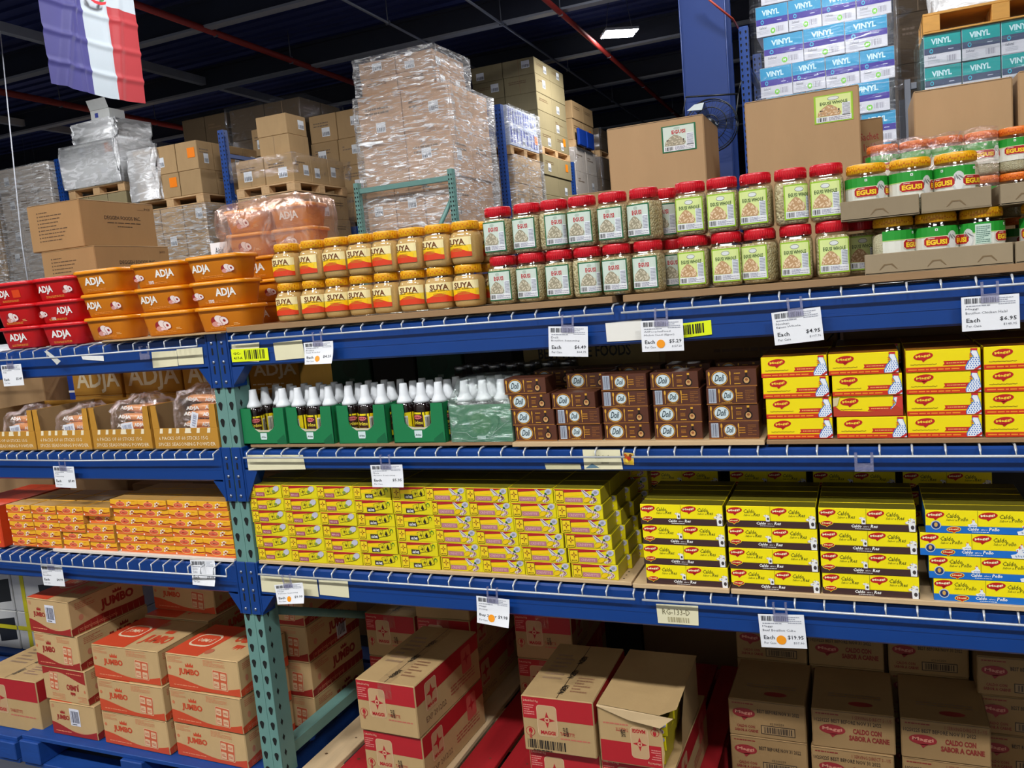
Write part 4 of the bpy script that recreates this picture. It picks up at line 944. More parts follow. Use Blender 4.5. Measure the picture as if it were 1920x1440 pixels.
for x, k, n in zip(X_, ('front', 'front', 'left'), ('first', 'second', 'third')): pb[k].place((x, .05, ZU+.0035), jit(.05), 'yellow-lid jar with green label in the upper trays, %s from the left' % n, 'jar', GB)
pb['orface'].place((2.135, .05, ZU+.0035), .2, 'orange-lid jar with green label in the upper tray at the right edge', 'jar', GB)
wj = []
for i, (px, py) in enumerate(((1655, 290), (1717, 275), (1775, 265), (1840, 265), (1905, 245))):
    for k in range(3):
        if i < 3 and k < 1: continue
        j = pb['orange' if i > 2 or k < 2 else ('orange', 'orange', 'orange')[i]].place((U(px, py, Y=.19).x, .20, ZTB+.0955*k), jit(.4), 'film-wrapped orange-lid jar behind the trays, %s column, %s layer' % (ORD[i], rowname(k, 3)), 'jar', GB)
        j.scale = (.84, .84, .84)
JFILM = film('jar shrink film', (250, 232, 232), .14, .45, 30, (1, 1, 1), .56, .15, .5)
m = MB()
xa, xb = U(1632, 290, Y=.16).x, U(1872, 250, Y=.16).x
def jf(u, v):
    x = xa+(xb-xa)*u; s = abs(math.sin(PI*4*u)); zt = ZTB+.29+.004*s
    if v < .5: return (x, .162-.006*s, ZTB+.1+(zt-ZTB-.1)*v*2)
    return (x, .162-.006*s+.08*(v-.5)*2, zt+.002*math.sin(9*u))
sheetmesh(jf, 40, 8, JFILM, m); tag(m.build('shrink_film'), 'crinkled clear shrink film over the orange-lid jars behind the trays', 'plastic film')

# tubs
pt = {(r, k): make_tub(r, k) for r in (True, False) for k in ('adja', 'right', 'left', 'onion', 'patch') if not (not r and k == 'patch')}
TX = {'B': U(128, 610, Y=.05).x, 'C': U(218, 600, Y=.05).x, 'D': U(322, 590, Y=.05).x, 'E': U(430, 580, Y=.05).x}
TCOL = [('A', True, ('adja', 'onion', 'patch')), ('B', True, ('adja', 'right', 'left')), ('C', False, ('onion', 'left', 'adja')), ('D', False, ('onion', 'left', 'right')), ('E', False, ('onion', 'right', 'left'))]
TW = .203
pos = {'E': TX['E']}
for a, b in ('DE', 'CD', 'BC', 'AB'): pos[a] = min(TX.get(a, 9) if a != 'A' else 9, pos[b]-TW)
yo = {'A': .072, 'B': .075, 'C': .062, 'D': .068, 'E': .06}
for c, red, kinds in TCOL:
    for k, kd in enumerate(kinds):
        z = (ZT+.0075 if red else ZT+.0135)+.0752*k
        o = pt[red, kd].place((pos[c]+jit(.003)+(-.008*k if c in 'CDE' else -.006*k), yo[c]+jit(.003), z), .05*(1 if c in 'DE' else 0)+jit(.03), '%s plastic tub, %s of the %s stack from the left' % ('red' if red else 'orange', rowname(k, 3), ORD['ABCDE'.index(c)]), 'tub', 'red plastic tubs' if red else 'orange plastic tubs')
        o.scale = (.835, .82, 1)
# rear stacks with a film-wrapped pack on top
for i, x in enumerate((-.02, .2)):
    for k in range(3):
        o = pt[False, 'adja' if k != 1 else 'left'].place((x, .30, ZT+.0135+.0752*k), jit(.05), 'orange plastic tub in the rear %s stack, %s, behind the front tubs' % (('left', 'right')[i], rowname(k, 3)), 'tub', 'orange plastic tubs'); o.scale = (.835, .82, 1)
for i, x in enumerate((-.04, .125)):
    for k in range(2):
        o = pt[False, 'adja' if i == 1 and k == 1 else 'onion'].place((x, .30+.02*i, ZT+.24+.0752*k), .12+jit(.04), 'orange plastic tub inside the clear wrapped pack, %s, %s' % (('left', 'right')[i], ('lower', 'upper')[k]), 'tub', 'orange plastic tubs'); o.scale = (.66, .9, 1)
TF = film('pink shrink wrap', (255, 226, 214), .2, .5, 14, (1, 1, 1), .54, .2, .5, .06)
m = MB()
R = random.Random(4); rr = []
for z, g in ((0, 0), (.03, .006), (.07, .0), (.078, .004), (.11, .006), (.148, .002), (.158, -.012)):
    rr.append([(p[0]+R.uniform(-.003, .003), p[1]+R.uniform(-.003, .003), z+R.uniform(-.003, .003)+.012*math.sin(p[0]*14+1)) for p in ring(.362+g*2, .19+g*2, .05, z, 8)])
loft(m, rr, TF, True, (0, 1)); o = m.build('shrink_wrap'); o.location = (.042, .31, ZT+.24); o.rotation_euler.z = .12; o.scale.z = 1.1
tag(o, 'clear pinkish shrink wrap around the tubs stacked behind the orange tubs', 'plastic film')

# cartons standing on the top shelf
def degger_front(m, fr, w, h):
    K = ink(96, 72, 50)
    for i in range(9): m.rect(fr, w*.18, h*(.8-.075*i), w*.2, h*(.83-.075*i), K, .0005); m.lines(fr, w*.22, h*(.795-.075*i), w*(.45+.06*((i*3) % 4)+.02*i), h*(.84-.075*i), 1, K, .0005, i)
def degger_side(txt):
    def f(m, fr, w, h):
        K = ink(70, 52, 38); m.txt(fr, 'DEGGEH FOODS INC.', w*.3, h*.6, w*.79, h*.68, K, .0006, .01); m.lines(fr, w*.33, h*.51, w*.78, h*.55, 1, K, .0006, 1); m.lines(fr, w*.46, h*.43, w*.66, h*.47, 1, K, .0006, 2); m.txt(fr, txt, w*.86, h*.84, w*.94, h*.89, K, .0006, .01, 0, 1)
        if txt == 'PCS': m.rect(fr, w*.76, h*.84, w*.85, h*.845, K, .0006)
    return f
KC = cardboard('warm kraft cardboard', (170, 132, 88))
d1 = carton('cardboard_carton', .262, .36, .172, KC, degger_front, degger_side('PCS'), None, None, 'y'); tag(d1, 'brown carton with printed company name, upper of the two at left', 'carton', 'brown cartons behind the tubs')
d1.location = (-.95, .3, ZT+.007+.1725*2); d1.rotation_euler.z = .03
d2 = carton('cardboard_carton', .27, .36, .172, KC, degger_front, degger_side('24 PCS'), None, None, 'y'); tag(d2, 'brown carton marked 24 PCS, lower of the two at left', 'carton', 'brown cartons behind the tubs')
d2.location = (-.908, .3, ZT+.007+.1725); d2.rotation_euler.z = .01
d3 = d2.copy(); C.objects.link(d3); d3.location.z = ZT+.0068; tag(d3, 'brown carton at the bottom of the stack hidden behind the red tubs', 'carton', 'brown cartons behind the tubs')
def stickerart(whole, s=2.6):
    def f(m, fr, w, h):
        class S:                                                   # the jar label printed large and flat
            seg = 0
            def at(q, a, b, l): return fr.at(w*.79+a*s*.95, h-.175+b*s*.72, l+.0008)
        art_egusi(m, S(), 0, whole)
    return f
def stk(fx, sc, sv, whole, oz):
    def f(m, fr, w, h):
        class S:
            seg = 0
            def at(q, a, b, l): return fr.at(w*fx+a*sc, h-oz+(b-.086)*sv, l+.0006)
        art_egusi(m, S(), 0, whole)
    return f
def U3(px, py, Y): return U(px, py, Y=Y)
GC = 'plain cartons behind the jars'
def backcarton(x0, x1, ztop, Y, d, mt, label, front=None, tape=None, zb=ZTB):
    o = carton('cardboard_carton', x1-x0, d, ztop-zb, mt, front, None, None, None, 'y', tape); o.location = ((x0+x1)/2, Y, zb); return tag(o, label, 'carton', GC)
K5 = cardboard('large kraft carton', (178, 146, 108)); 
backcarton(1.166, 1.424, 2.01, .3, .237, K5, 'tall brown carton with a grey-green seed sticker, behind the jars', stk(.745, 1.42, .9, False, .018))
backcarton(1.527, 1.794, 2.02, .3, .24, K5, 'tall brown carton with a lime seed sticker in its top corner', stk(.78, 1.4, .88, True, .014))
backcarton(1.91, 2.112, 1.982, .3, .24, K5, 'plain tall brown carton behind the film-wrapped jars at right')
backcarton(2.122, 2.36, 1.99, .3, .24, K5, 'plain tall brown carton at the far right edge')
def sachet(m, fr, w, h):
    K = ink(150, 44, 34)
    for t, a, b, z0, z1 in (('Sachet', .74, .95, .86, .91), ('1x60', .78, .92, .79, .84), ('Box', .78, .9, .58, .62), ('1x', .76, .84, .5, .54)): m.txt(fr, t, w*a, h*z0, w*b, h*z1, K, .0006, .01, 0, 1)
    m.rect(fr, w*.77, h*.68, w*.94, h*.76, K, .0006); m.rect(fr, w*.78, h*.688, w*.93, h*.752, KRAFTD, .0009)
backcarton(1.63, 1.85, 1.974, .56, .24, KRAFTD, 'brown carton printed Sachet 1x60 in red, behind the lime-sticker carton', sachet)
backcarton(.955, 1.125, 1.877, .56, .24, KRAFT, 'low brown carton showing just above the grey-green labelled jars')
m = MB(); m.box(-.055, .055, 0, .003, 0, .05, PAPER); m.txt(Fr((-.055, 0, 0), (1, 0, 0), (0, 0, 1)), 'Aisle', .03, .018, .085, .036, ink(70, 76, 90), .0006, .01)
o = m.build('aisle_sign'); p_ = U(411, 471, Y=.21); o.location = (p_.x, .21, ZT+.238); o.scale = (.62, 1, 1.1); tag(o, 'small white card reading Aisle on top of the orange tubs', 'sign')

# ================================================================== MIDDLE SHELF, right bay
ZMB = ZM+.008+.009+.0005; ZMD = ZM+.008+.0115
GREENC = mat('green card tray', (18, 122, 70), .5, var=.08, scale=20); GLASS_D = mat('dark sauce bottle', (26, 14, 12), .12, var=.05, coat=.6); CAPW = mat('white bottle cap', (232, 236, 240), .4, var=.03)
def make_bottle(rot):
    m = MB(); m.lathe([(.022, 0), (.0255, .003), (.026, .01), (.026, .088), (.0245, .098), (.019, .108), (.0135, .112), (.0135, .118)], GLASS_D, 20)
    root = m.build('sauce_bottle')
    c = MB(); c.lathe([(.0225, .1045), (.0215, .111), (.0165, .119), (.0135, .128), (.0105, .156), (.0095, .158), (0, .158)], CAPW, 20); c.build('bottle_cap', root)
    a = MB(); fr = CylFr(.026, 0, rot); w = .15; a.rect(fr, -w/2, .014, w/2, .079, ink(244, 222, 20), .0004)
    for b in (0, .075, -.075):
        a.rrect(fr, b-.019, .028, b+.015, .074, .002, ink(62, 24, 20), .0007); a.ell(fr, b-.002, .066, .014, .006, ink(226, 120, 120), .001, 14); a.txt(fr, 'NORA', b-.013, .0635, b+.009, .0685, ink(120, 20, 30), .0013, .03, 0, 1)
        a.txt(fr, 'Arôme', b-.0165, .046, b+.0135, .057, ink(240, 222, 60), .0012, .02, .2, 1); a.lines(fr, b-.014, .031, b+.01, .041, 3, ink(206, 170, 60), .001, 4)
        a.rect(fr, b+.019, .024, b+.034, .07, ink(238, 236, 220), .0007); a.barcode(fr, b+.0205, .03, b+.0325, .066, ink(40, 40, 50), .001, 2, 8)
    a.build('bottle_label', root)
    return Proto(root)
def make_green_tray(notch=True, hole=False):
    w, d, h, t = .174, .18, .108, .0025
    m = MB(); m.box(-w/2, w/2, 0, d, 0, t, GREENC)
    m.box(-w/2, w/2, d-t, d, t, h, GREENC); m.box(-w/2, -w/2+t, t, d-t, t, h, GREENC); m.box(w/2-t, w/2, t, d-t, t, h, GREENC)
    if notch:
        # torn-out window of the front wall
        prof = [(-.046, h), (-.044, .085), (-.0465, .07), (-.045, .055), (-.036, .047), (-.014, .043), (.018, .0425), (.036, .045), (.044, .054), (.0445, .075), (.046, .092), (.047, h)]
        for y in (0, t):
            vs = [(-w/2, y, 0), (-w/2, y, h)]+[(a, y, b) for a, b in prof]+[(w/2, y, h), (w/2, y, 0)]
            m.add(vs, [tuple(range(len(vs)))], GREENC)
        fr = Fr((0, 0, 0), (1, 0, 0), (0, 0, 1)); m.poly(fr, [(-.036, .047), (-.014, .043), (.018, .0425), (.034, .0445), (.02, .037), (-.02, .037)], ink(206, 196, 170), .0005)
        m.poly(fr, [(-.013, .014), (.009, .014), (.011, .02), (.011, .034), (-.015, .034), (-.015, .02)], ink(214, 230, 230), .0008); m.txt(fr, 'Arôme', -.012, .019, .008, .025, ink(20, 70, 60), .0011, .02, .2, 1)
        m.poly(fr, [(.048, .01), (.08, .03), (.085, .0), (.05, .0)], ink(12, 98, 58), .0004)
    else:
        m.box(-w/2, w/2, 0, t, t, h, GREENC)
    for x in (-w/2+.0008, w/2-.0008): m.box(x-.0008, x+.0008, -.0006, 0, 0, h, ink(8, 84, 50))
    return Proto(m.build('bottle_tray'))
pbt = [make_bottle(r) for r in (0, .9, -.7)]; pgt = make_green_tray()
GGT = 'green bottle trays'; GBT = 'sauce bottles with white caps'
def fill_tray(cx, y0, label, seq, rows=3, skip=()):
    for i in range(3):
        for j in range(rows):
            if (i, j) in skip: continue
            pbt[seq[i] if j == 0 else 0].place((cx-.0545+.0545*i, y0+.034+.054*j, ZMB+.003), jit(.2), 'white-capped dark sauce bottle, %s row %s of the %s' % (ORD[j], ('left', 'centre', 'right')[i], label), 'bottle', GBT)
tx = [.139, .3035, .48, .661]
for i, x in enumerate(tx):
    lb = ('first green tray beside the post', 'second green tray', 'third green tray', 'fourth green tray')[i]
    pgt.place((x, .012, ZMB), jit(.015), 'green card tray of sauce bottles with torn window, %s' % ('nearest the green post' if i == 0 else ORD[i]+' from the post'), 'tray', GGT)
    if i == 0: pgt_r = [q for q in bpy.data.objects if q.name.startswith('bottle_tray')][-1]; pgt_r.scale.x = .913; pgt_r.location.x = .1367; pgt_r.rotation_euler.z = 0
    fill_tray(x if i else .1385, .012, lb, ((1, 2, 0), (2, 0, 0), (1, 0, 2), (2, 0, 1))[i], 3, ((1, 0),) if i == 0 else ())
m = MB(); w, d, h = .178, .18, .1
m.cbox(-w/2, w/2, 0, d, 0, .003, GREENC, .001)
for a in ((-w/2, w/2, 0, .0025), (-w/2, w/2, d-.0025, d)): m.box(a[0], a[1], a[2], a[3], .003, h, GREENC)
for x in (-w/2, w/2-.0025): m.box(x, x+.0025, .0025, d-.0025, .003, h, GREENC)
fr = Fr((0, 0, 0), (1, 0, 0), (0, 0, 1)); m.ell(fr, 0, .05, .032, .028, ink(8, 122, 52), .0006, 24); m.rect(fr, -.012, .008, .012, .017, ink(190, 220, 206), .0006)
o = m.build('bottle_tray'); o.location = (.848, .012, ZMB); tag(o, 'green card tray sealed in clear film, beside the dark brown boxes', 'tray', GGT)
fill_tray(.848, .012, 'film-sealed green tray', (0, 0, 0))
GF = film('tray shrink film', (226, 240, 236), .2, .55, 18, (1, 1, 1.6), .62, .14, .7, .05)
m = MB(); loft(m, [ring(w+.006, d+.006, .006, 0), ring(w+.008, d+.008, .01, .05), ring(w+.006, d+.006, .006, .108), ring(w-.03, d-.03, .03, .164), ring(w-.06, d-.06, .03, .168)], GF, True, (0, 1))
fr = Fr((0, -.0942, 0), (1, 0, 0), (0, 0, 1))
for pts in ([(-.09, .03), (-.04, .026), (-.025, .012), (.03, .018), (.06, .04), (.09, .06)], [(-.08, .012), (-.03, .004), (.02, .01), (.05, .022)], [(.03, .012), (.055, .05), (.06, .09)]): m.tube([fr.at(a, b, .001) for a, b in pts], .0008, GF, 4)
o = m.build('shrink_film'); o.location = (.848, .012+.09, ZMB+.0005); tag(o, 'clear shrink film stretched round the last green bottle tray', 'plastic film')

# dark brown boxes
pd = {c: bx('seasoning_box', .114, .08, .0402, BROWN, art_doli(c)) for c in (False, True)}
DC = [(1.0025, [0, 0, 0, 0]), (1.12, [1, 1, 0, 0]), (1.24, [0, 0, 1, 1]), (1.3665, [0, 0, 1, 0]), (1.4955, [1, 0, 1, 0])]
for c, (x, kinds) in enumerate(DC):
    for k, cd in enumerate(kinds):
        dx = (0, -.004, -.012, -.02)[k] if c == 0 else (.0, -.002, -.01, .012)[k] if c == 1 else jit(.002)
        dy = .06 if (c == 1 and k == 3) else 0
        pd[bool(cd)].place((x+dx, .012+dy+jit(.002), ZMD+.0407*k), jit(.012), 'dark brown seasoning box, %s layer of the %s stack from the left' % (rowname(k, 4), ORD[c]), 'box', 'dark brown seasoning boxes')
for c, (x, kinds) in enumerate(DC):
    for k in range(4):
        if c in (0, 4) or k == 3: pd[False].place((x, .175, ZMD+.0407*k), 0, 'dark brown seasoning box in the back row, %s layer of the %s stack' % (rowname(k, 4), ORD[c]), 'box', 'dark brown seasoning boxes')
for c, (x, kinds) in enumerate(DC[1:4]):
    o = carton('stock_carton', .112, .08, .1218, BROWN); o.location = (x, .175, ZMD); tag(o, 'plain brown carton behind the dark brown boxes, %s' % ('left', 'centre', 'right')[c], 'carton', 'plain cartons behind the brown boxes')
# yellow and red boxes
CH_TOP = mat('dark brown card top', (96, 54, 22), .45, var=.1)
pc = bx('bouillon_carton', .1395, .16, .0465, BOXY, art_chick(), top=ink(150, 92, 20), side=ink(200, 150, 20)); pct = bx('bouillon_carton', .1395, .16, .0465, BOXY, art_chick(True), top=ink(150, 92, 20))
pc.root.name = 'bouillon_box'; pct.root.name = 'bouillon_box'
for c, (x, n) in enumerate(((1.642, 4), (1.7905, 4), (1.932, 4), (2.0775, 4), (2.219, 4))):
    for k in range(n):
        xx = x-(.006 if k == 3 and c < 2 else .004 if k >= 2 and c == 0 else 0)-(.006 if k and c == 1 else 0)
        P_ = pct if (c == 1 and k == 1) else pc
        P_.place((xx, .004+jit(.002)+(.006 if P_ is pct else 0), ZMD+.047*k), jit(.008), 'yellow and red bouillon box with cockerel, %s of the %s stack%s' % (rowname(k, 4), ORD[c], ', torn open' if P_ is pct else ''), 'box', 'yellow and red cockerel boxes')
for c, x in enumerate((1.642, 1.79, 1.932, 2.077)):
    for k in range(4):
        if k == 3 or c == 0: pc.place((x, .175, ZMD+.047*k), jit(.01), 'yellow and red bouillon box in the back row, %s of the %s stack' % (rowname(k, 4), ORD[c]), 'box', 'yellow and red cockerel boxes')

for c, x in enumerate((1.79, 1.932, 2.077)):
    o = carton('stock_carton', .136, .16, .1405, CH_TOP); o.location = (x, .175, ZMD); tag(o, 'plain dark carton behind the cockerel boxes, %s' % ('left', 'centre', 'right')[c], 'carton', 'plain cartons behind the cockerel boxes')
# ================================================================== LOWEST SHELF, right bay
ZLB = ZL+.008+.0105
pst = {k: star_box(k) for k in ('onion', 'arome', 'shrimp')}
sx = [.1245, .2495, .374, .4985, .627, .7545, .8785, 1.0045, 1.1315]
kinds = ['onion']*3+['arome']*2+['shrimp']*4
GSB = 'yellow star bouillon boxes'
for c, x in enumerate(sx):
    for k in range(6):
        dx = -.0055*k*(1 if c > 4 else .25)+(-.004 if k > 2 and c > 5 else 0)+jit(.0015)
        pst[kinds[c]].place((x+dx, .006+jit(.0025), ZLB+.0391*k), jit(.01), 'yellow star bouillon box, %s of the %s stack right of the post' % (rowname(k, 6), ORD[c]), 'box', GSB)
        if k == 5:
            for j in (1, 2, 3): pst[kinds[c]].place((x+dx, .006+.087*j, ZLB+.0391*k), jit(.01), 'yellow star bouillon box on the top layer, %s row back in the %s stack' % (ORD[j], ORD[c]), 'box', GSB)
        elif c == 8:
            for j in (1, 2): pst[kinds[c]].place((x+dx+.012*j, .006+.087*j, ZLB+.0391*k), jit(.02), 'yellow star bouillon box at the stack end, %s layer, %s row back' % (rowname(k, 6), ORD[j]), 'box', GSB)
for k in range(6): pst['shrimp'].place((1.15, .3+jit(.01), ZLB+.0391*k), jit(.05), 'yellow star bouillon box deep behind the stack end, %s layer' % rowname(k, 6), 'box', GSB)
for c in range(2):
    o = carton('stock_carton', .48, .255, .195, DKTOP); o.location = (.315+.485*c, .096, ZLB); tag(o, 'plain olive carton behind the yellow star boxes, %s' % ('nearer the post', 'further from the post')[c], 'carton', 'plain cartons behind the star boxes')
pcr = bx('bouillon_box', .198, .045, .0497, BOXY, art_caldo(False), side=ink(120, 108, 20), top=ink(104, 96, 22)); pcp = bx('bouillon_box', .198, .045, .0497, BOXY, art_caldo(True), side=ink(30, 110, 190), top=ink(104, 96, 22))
GCR = 'yellow and brown beef bouillon boxes'; GCP = 'yellow and blue chicken bouillon boxes'
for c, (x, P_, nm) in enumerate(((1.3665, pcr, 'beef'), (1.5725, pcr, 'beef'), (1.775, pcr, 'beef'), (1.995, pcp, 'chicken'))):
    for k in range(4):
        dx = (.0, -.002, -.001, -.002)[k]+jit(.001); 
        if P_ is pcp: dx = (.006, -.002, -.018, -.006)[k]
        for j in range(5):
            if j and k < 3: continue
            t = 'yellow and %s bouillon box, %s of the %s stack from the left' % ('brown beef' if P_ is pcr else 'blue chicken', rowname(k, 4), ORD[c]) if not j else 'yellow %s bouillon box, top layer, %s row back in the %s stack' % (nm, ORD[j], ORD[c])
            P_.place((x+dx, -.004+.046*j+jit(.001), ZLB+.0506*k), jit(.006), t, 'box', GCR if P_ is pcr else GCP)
for c, x in enumerate((1.3665, 1.5725, 1.775, 1.995)):
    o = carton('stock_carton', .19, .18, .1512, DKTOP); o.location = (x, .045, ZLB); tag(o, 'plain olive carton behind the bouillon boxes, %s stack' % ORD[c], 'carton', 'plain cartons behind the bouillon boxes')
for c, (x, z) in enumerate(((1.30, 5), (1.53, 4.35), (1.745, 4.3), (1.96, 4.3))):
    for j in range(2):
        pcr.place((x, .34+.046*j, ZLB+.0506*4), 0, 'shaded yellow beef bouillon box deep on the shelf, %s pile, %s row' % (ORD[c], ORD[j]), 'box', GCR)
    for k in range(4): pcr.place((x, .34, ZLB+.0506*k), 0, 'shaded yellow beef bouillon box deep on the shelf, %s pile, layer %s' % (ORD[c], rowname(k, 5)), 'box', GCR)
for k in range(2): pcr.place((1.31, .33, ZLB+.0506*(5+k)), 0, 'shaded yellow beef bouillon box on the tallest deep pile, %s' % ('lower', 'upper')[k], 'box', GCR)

# ================================================================== LOWEST SHELF, left bay
pj = bx('bouillon_box', .1215, .07, .0292, BOXO, art_jum, top=ink(190, 146, 80), side=ink(206, 150, 70))
jx = [-.086-.1225*i for i in range(8)][::-1]; jx = [x-.006*(3-i) if i < 4 else x for i, x in enumerate(jx)]
GJ = 'small orange bouillon boxes'
for c, x in enumerate(jx):
    n = 5 if c < 4 else 6
    for k in range(n):
        pj.place((x-.002*k+jit(.0015)-(.01 if c < 4 else 0), .006+jit(.003)+(.012 if c == 3 and k == 3 else 0), ZL+.0185+.0297*k), jit(.012), 'small orange bouillon box, %s of the %s stack left of the post' % (rowname(k, n), ORD[7-c]), 'box', GJ)
    for j in (1, 2): pj.place((x-.01, .006+.073*j, ZL+.0185+.0297*(n-1)), jit(.012), 'small orange bouillon box on top, %s row back of the %s stack left of post' % (ORD[j], ORD[7-c]), 'box', GJ)
for c, (x, k) in enumerate(((-.82, 4), (-.33, 5))):
    o = carton('stock_carton', .46, .14, .0297*k-.001, KRAFTD); o.location = (x, .082, ZL+.0185); tag(o, 'plain carton behind the small orange boxes, %s' % ('left', 'right')[c], 'carton', 'plain cartons behind the orange boxes')
def redcase(m, fr, w, h):
    Y2 = ink(250, 190, 30); m.ell(fr, w*.82, h*.68, w*.07, h*.14, Y2, .0006, 10, .3); m.poly(fr, [(w*.7, h*.1), (w*.95, h*.12), (w*.9, h*.3), (w*.82, h*.42), (w*.74, h*.3)], Y2, .0006); m.poly(fr, [(0, h*.48), (w, h*.56), (w, h*.54), (0, h*.46)], Y2, .0006)
rc = carton('display_carton', .22, .3, .155, mat('orange red card', (216, 66, 24), .45, var=.06), redcase, None, None); tag(rc, 'orange-red carton with yellow pictures at the left edge of the lowest shelf', 'carton'); rc.location = (-1.185, .0, ZL+.0085)

# ================================================================== MIDDLE SHELF, left bay
OCH = cardboard('ochre printed carton', (186, 134, 48)); CINS = cardboard('inside of carton', (150, 122, 84))
def make_adja_case():
    w, d, h, t = .258, .25, .138, .003; fh = .066
    m = MB(); m.box(-w/2, w/2, 0, d, 0, t, CINS); m.cbox(-w/2, w/2, 0, t, 0, fh, OCH, .001); m.box(-w/2, w/2, d-t, d, t, h, OCH)
    for x, s in ((-w/2, 1), (w/2, -1)):
        vs = [(x, t, t), (x, t, h), (x, d-t, h), (x, d-t, t)]; m.add(vs, [(0, 1, 2, 3)], OCH); m.add([(x+s*t, b, c) for _, b, c in vs], [(0, 1, 2, 3)], CINS); m.add([(x, t, h), (x+s*t, t, h), (x+s*t, d-t, h), (x, d-t, h), (x, t, t), (x+s*t, t, t)], [(0, 1, 2, 3), (0, 4, 5, 1)], OCH)
        xx = x+s*.028; m.add([(x, 0, fh), (xx, 0, fh), (x+s*.022, 0, h), (x, 0, h)], [(0, 1, 2, 3)], OCH)       # folded corner of the front wall
        m.add([(x, t, fh), (xx, t, fh), (x+s*.022, t, h), (x, t, h)], [(0, 1, 2, 3)], CINS)
    fr = Fr((-w/2, 0, 0), (1, 0, 0), (0, 0, 1)); W_ = ink(240, 228, 196)
    m.txt(fr, '6 PACKS OF 60 STICKS 15G', w*.08, .029, w*.84, .04, W_, .0006, .0, 0, 1); m.txt(fr, 'SPICES SEASONING POWDER', w*.06, .01, w*.95, .021, W_, .0006, .0, 0, 1)
    # cut-off lower part of big letters along the rim
    for a, b in ((.1, .16), (.24, .3), (.36, .42), (.5, .6), (.68, .74), (.84, .9)): m.poly(fr, [(w*a, .05), (w*a+.004, fh-.0005), (w*b, fh-.0005), (w*b-.003, .05)], W_, .0006)
    m.rect(fr, w*.5, .05, w*.6, .055, W_, .0007)
    return Proto(m.build('open_carton'))
pa = make_adja_case()
SACH = mat('printed sachet film', (222, 150, 92), .3, var=.22, scale=30, coat=.4)
def make_sachet():
    m = MB(); L, R_ = .16, .0125
    rings_ = []
    for i in range(9):
        t = i/8; x = -L/2+L*t; k = (math.sin(PI*min(1, max(0, t)))**.35)
        rings_.append([(x, (R_*(.35+.65*k))*math.cos(a)*1.25, (R_*(.05+.95*k))*math.sin(a)) for a in (2*PI*q/12 for q in range(12))])
    loft(m, rings_, SACH, True)
    fr2 = Fr((0, -R_*1.32, -R_*.2), (1, 0, 0), (0, 0, 1))
    m.txt(fr2, 'ADJA', -.072, -.005, -.018, .01, ink(250, 246, 240), .001, .06, .1, 1); m.txt(fr2, 'ADJA', .006, -.005, .05, .01, ink(250, 246, 240), .001, .06, .1, 1); m.ell(fr2, .072, .002, .008, .007, ink(244, 232, 228), .001, 10); m.ell(fr2, .062, .0, .006, .007, ink(160, 40, 40), .0012, 10)
    return m.build('sachet')
sach0 = make_sachet(); used_s = False
BAGF = film('bag film', (252, 240, 240), .07, .6, 22, (1, 1, 1), .56, .16, .9, .03)
ax = [-.955, -.693, -.427, -.157]
GA = 'open ochre cartons of seasoning sticks'
for c, x in enumerate(ax):
    z0 = ZM+.0075
    pa.place((x, .0, z0), jit(.01), 'open ochre carton of bagged seasoning sticks, %s from the post' % ('first', 'second', 'third', 'fourth')[3-c], 'open carton', GA)
    bag = empty('bag_of_sticks', (x+(.02, .02, .016, .02)[c], .045, z0+.0035)); tag(bag, 'clear bag of seasoning stick sachets in the %s open carton from the post' % ('first', 'second', 'third', 'fourth')[3-c], 'bag', 'bags of seasoning sticks')
    n = (4, 4, 5, 6)[c]
    R = random.Random(c)
    for k in range(n):
        for j in range(2):
            if not used_s: s_ = sach0; used_s = True
            else: s_ = sach0.copy(); C.objects.link(s_)
            s_.parent = bag; s_.location = (R.uniform(-.008, .01), .0+.05*j+.008*k, .02+.0242*k+R.uniform(-.002, .002)); s_.rotation_euler = (R.uniform(-.3, .3), R.uniform(-.06, .06), R.uniform(-.1, .1))
            if j == 1: s_.location.x += .01
    top = .02+.0245*n
    m = MB(); rr = []; NL = 11
    for i in range(NL):
        t = i/(NL-1); zz = top*min(1, t*1.25)+(.02 if t > .9 else 0); q = 1 if t < .75 else 1-(t-.75)*2.6
        am = .0035+.005*(t > .6)
        rr.append([(p[0]*1.0+R.uniform(-am, am)+.008*max(0, t-.7)*4, p[1]+.025+.03*t+R.uniform(-am, am), p[2]+R.uniform(-am, am)*(i > 0)) for p in ring(.19*q, .12*q, .03*q, zz, 14)])
    loft(m, rr, BAGF, False, (0, 1)); m.build('clear_bag', bag)
    st = MB(); fr = Fr((.012 if c < 3 else .02, -.042, .07 if c < 3 else .085), Vector((1, 0, .12 if c != 3 else 3)).normalized(), Vector((-.12 if c != 3 else -3, .0, 1)).normalized()); st.rect(fr, -.026, -.013, .026, .013, ink(226, 228, 236), 0); st.barcode(fr, -.019, -.008, .019, .006, ink(140, 146, 170), .0004, c, 10)
    so = st.build('barcode_sticker', bag); so['label'] = 'white barcode sticker'
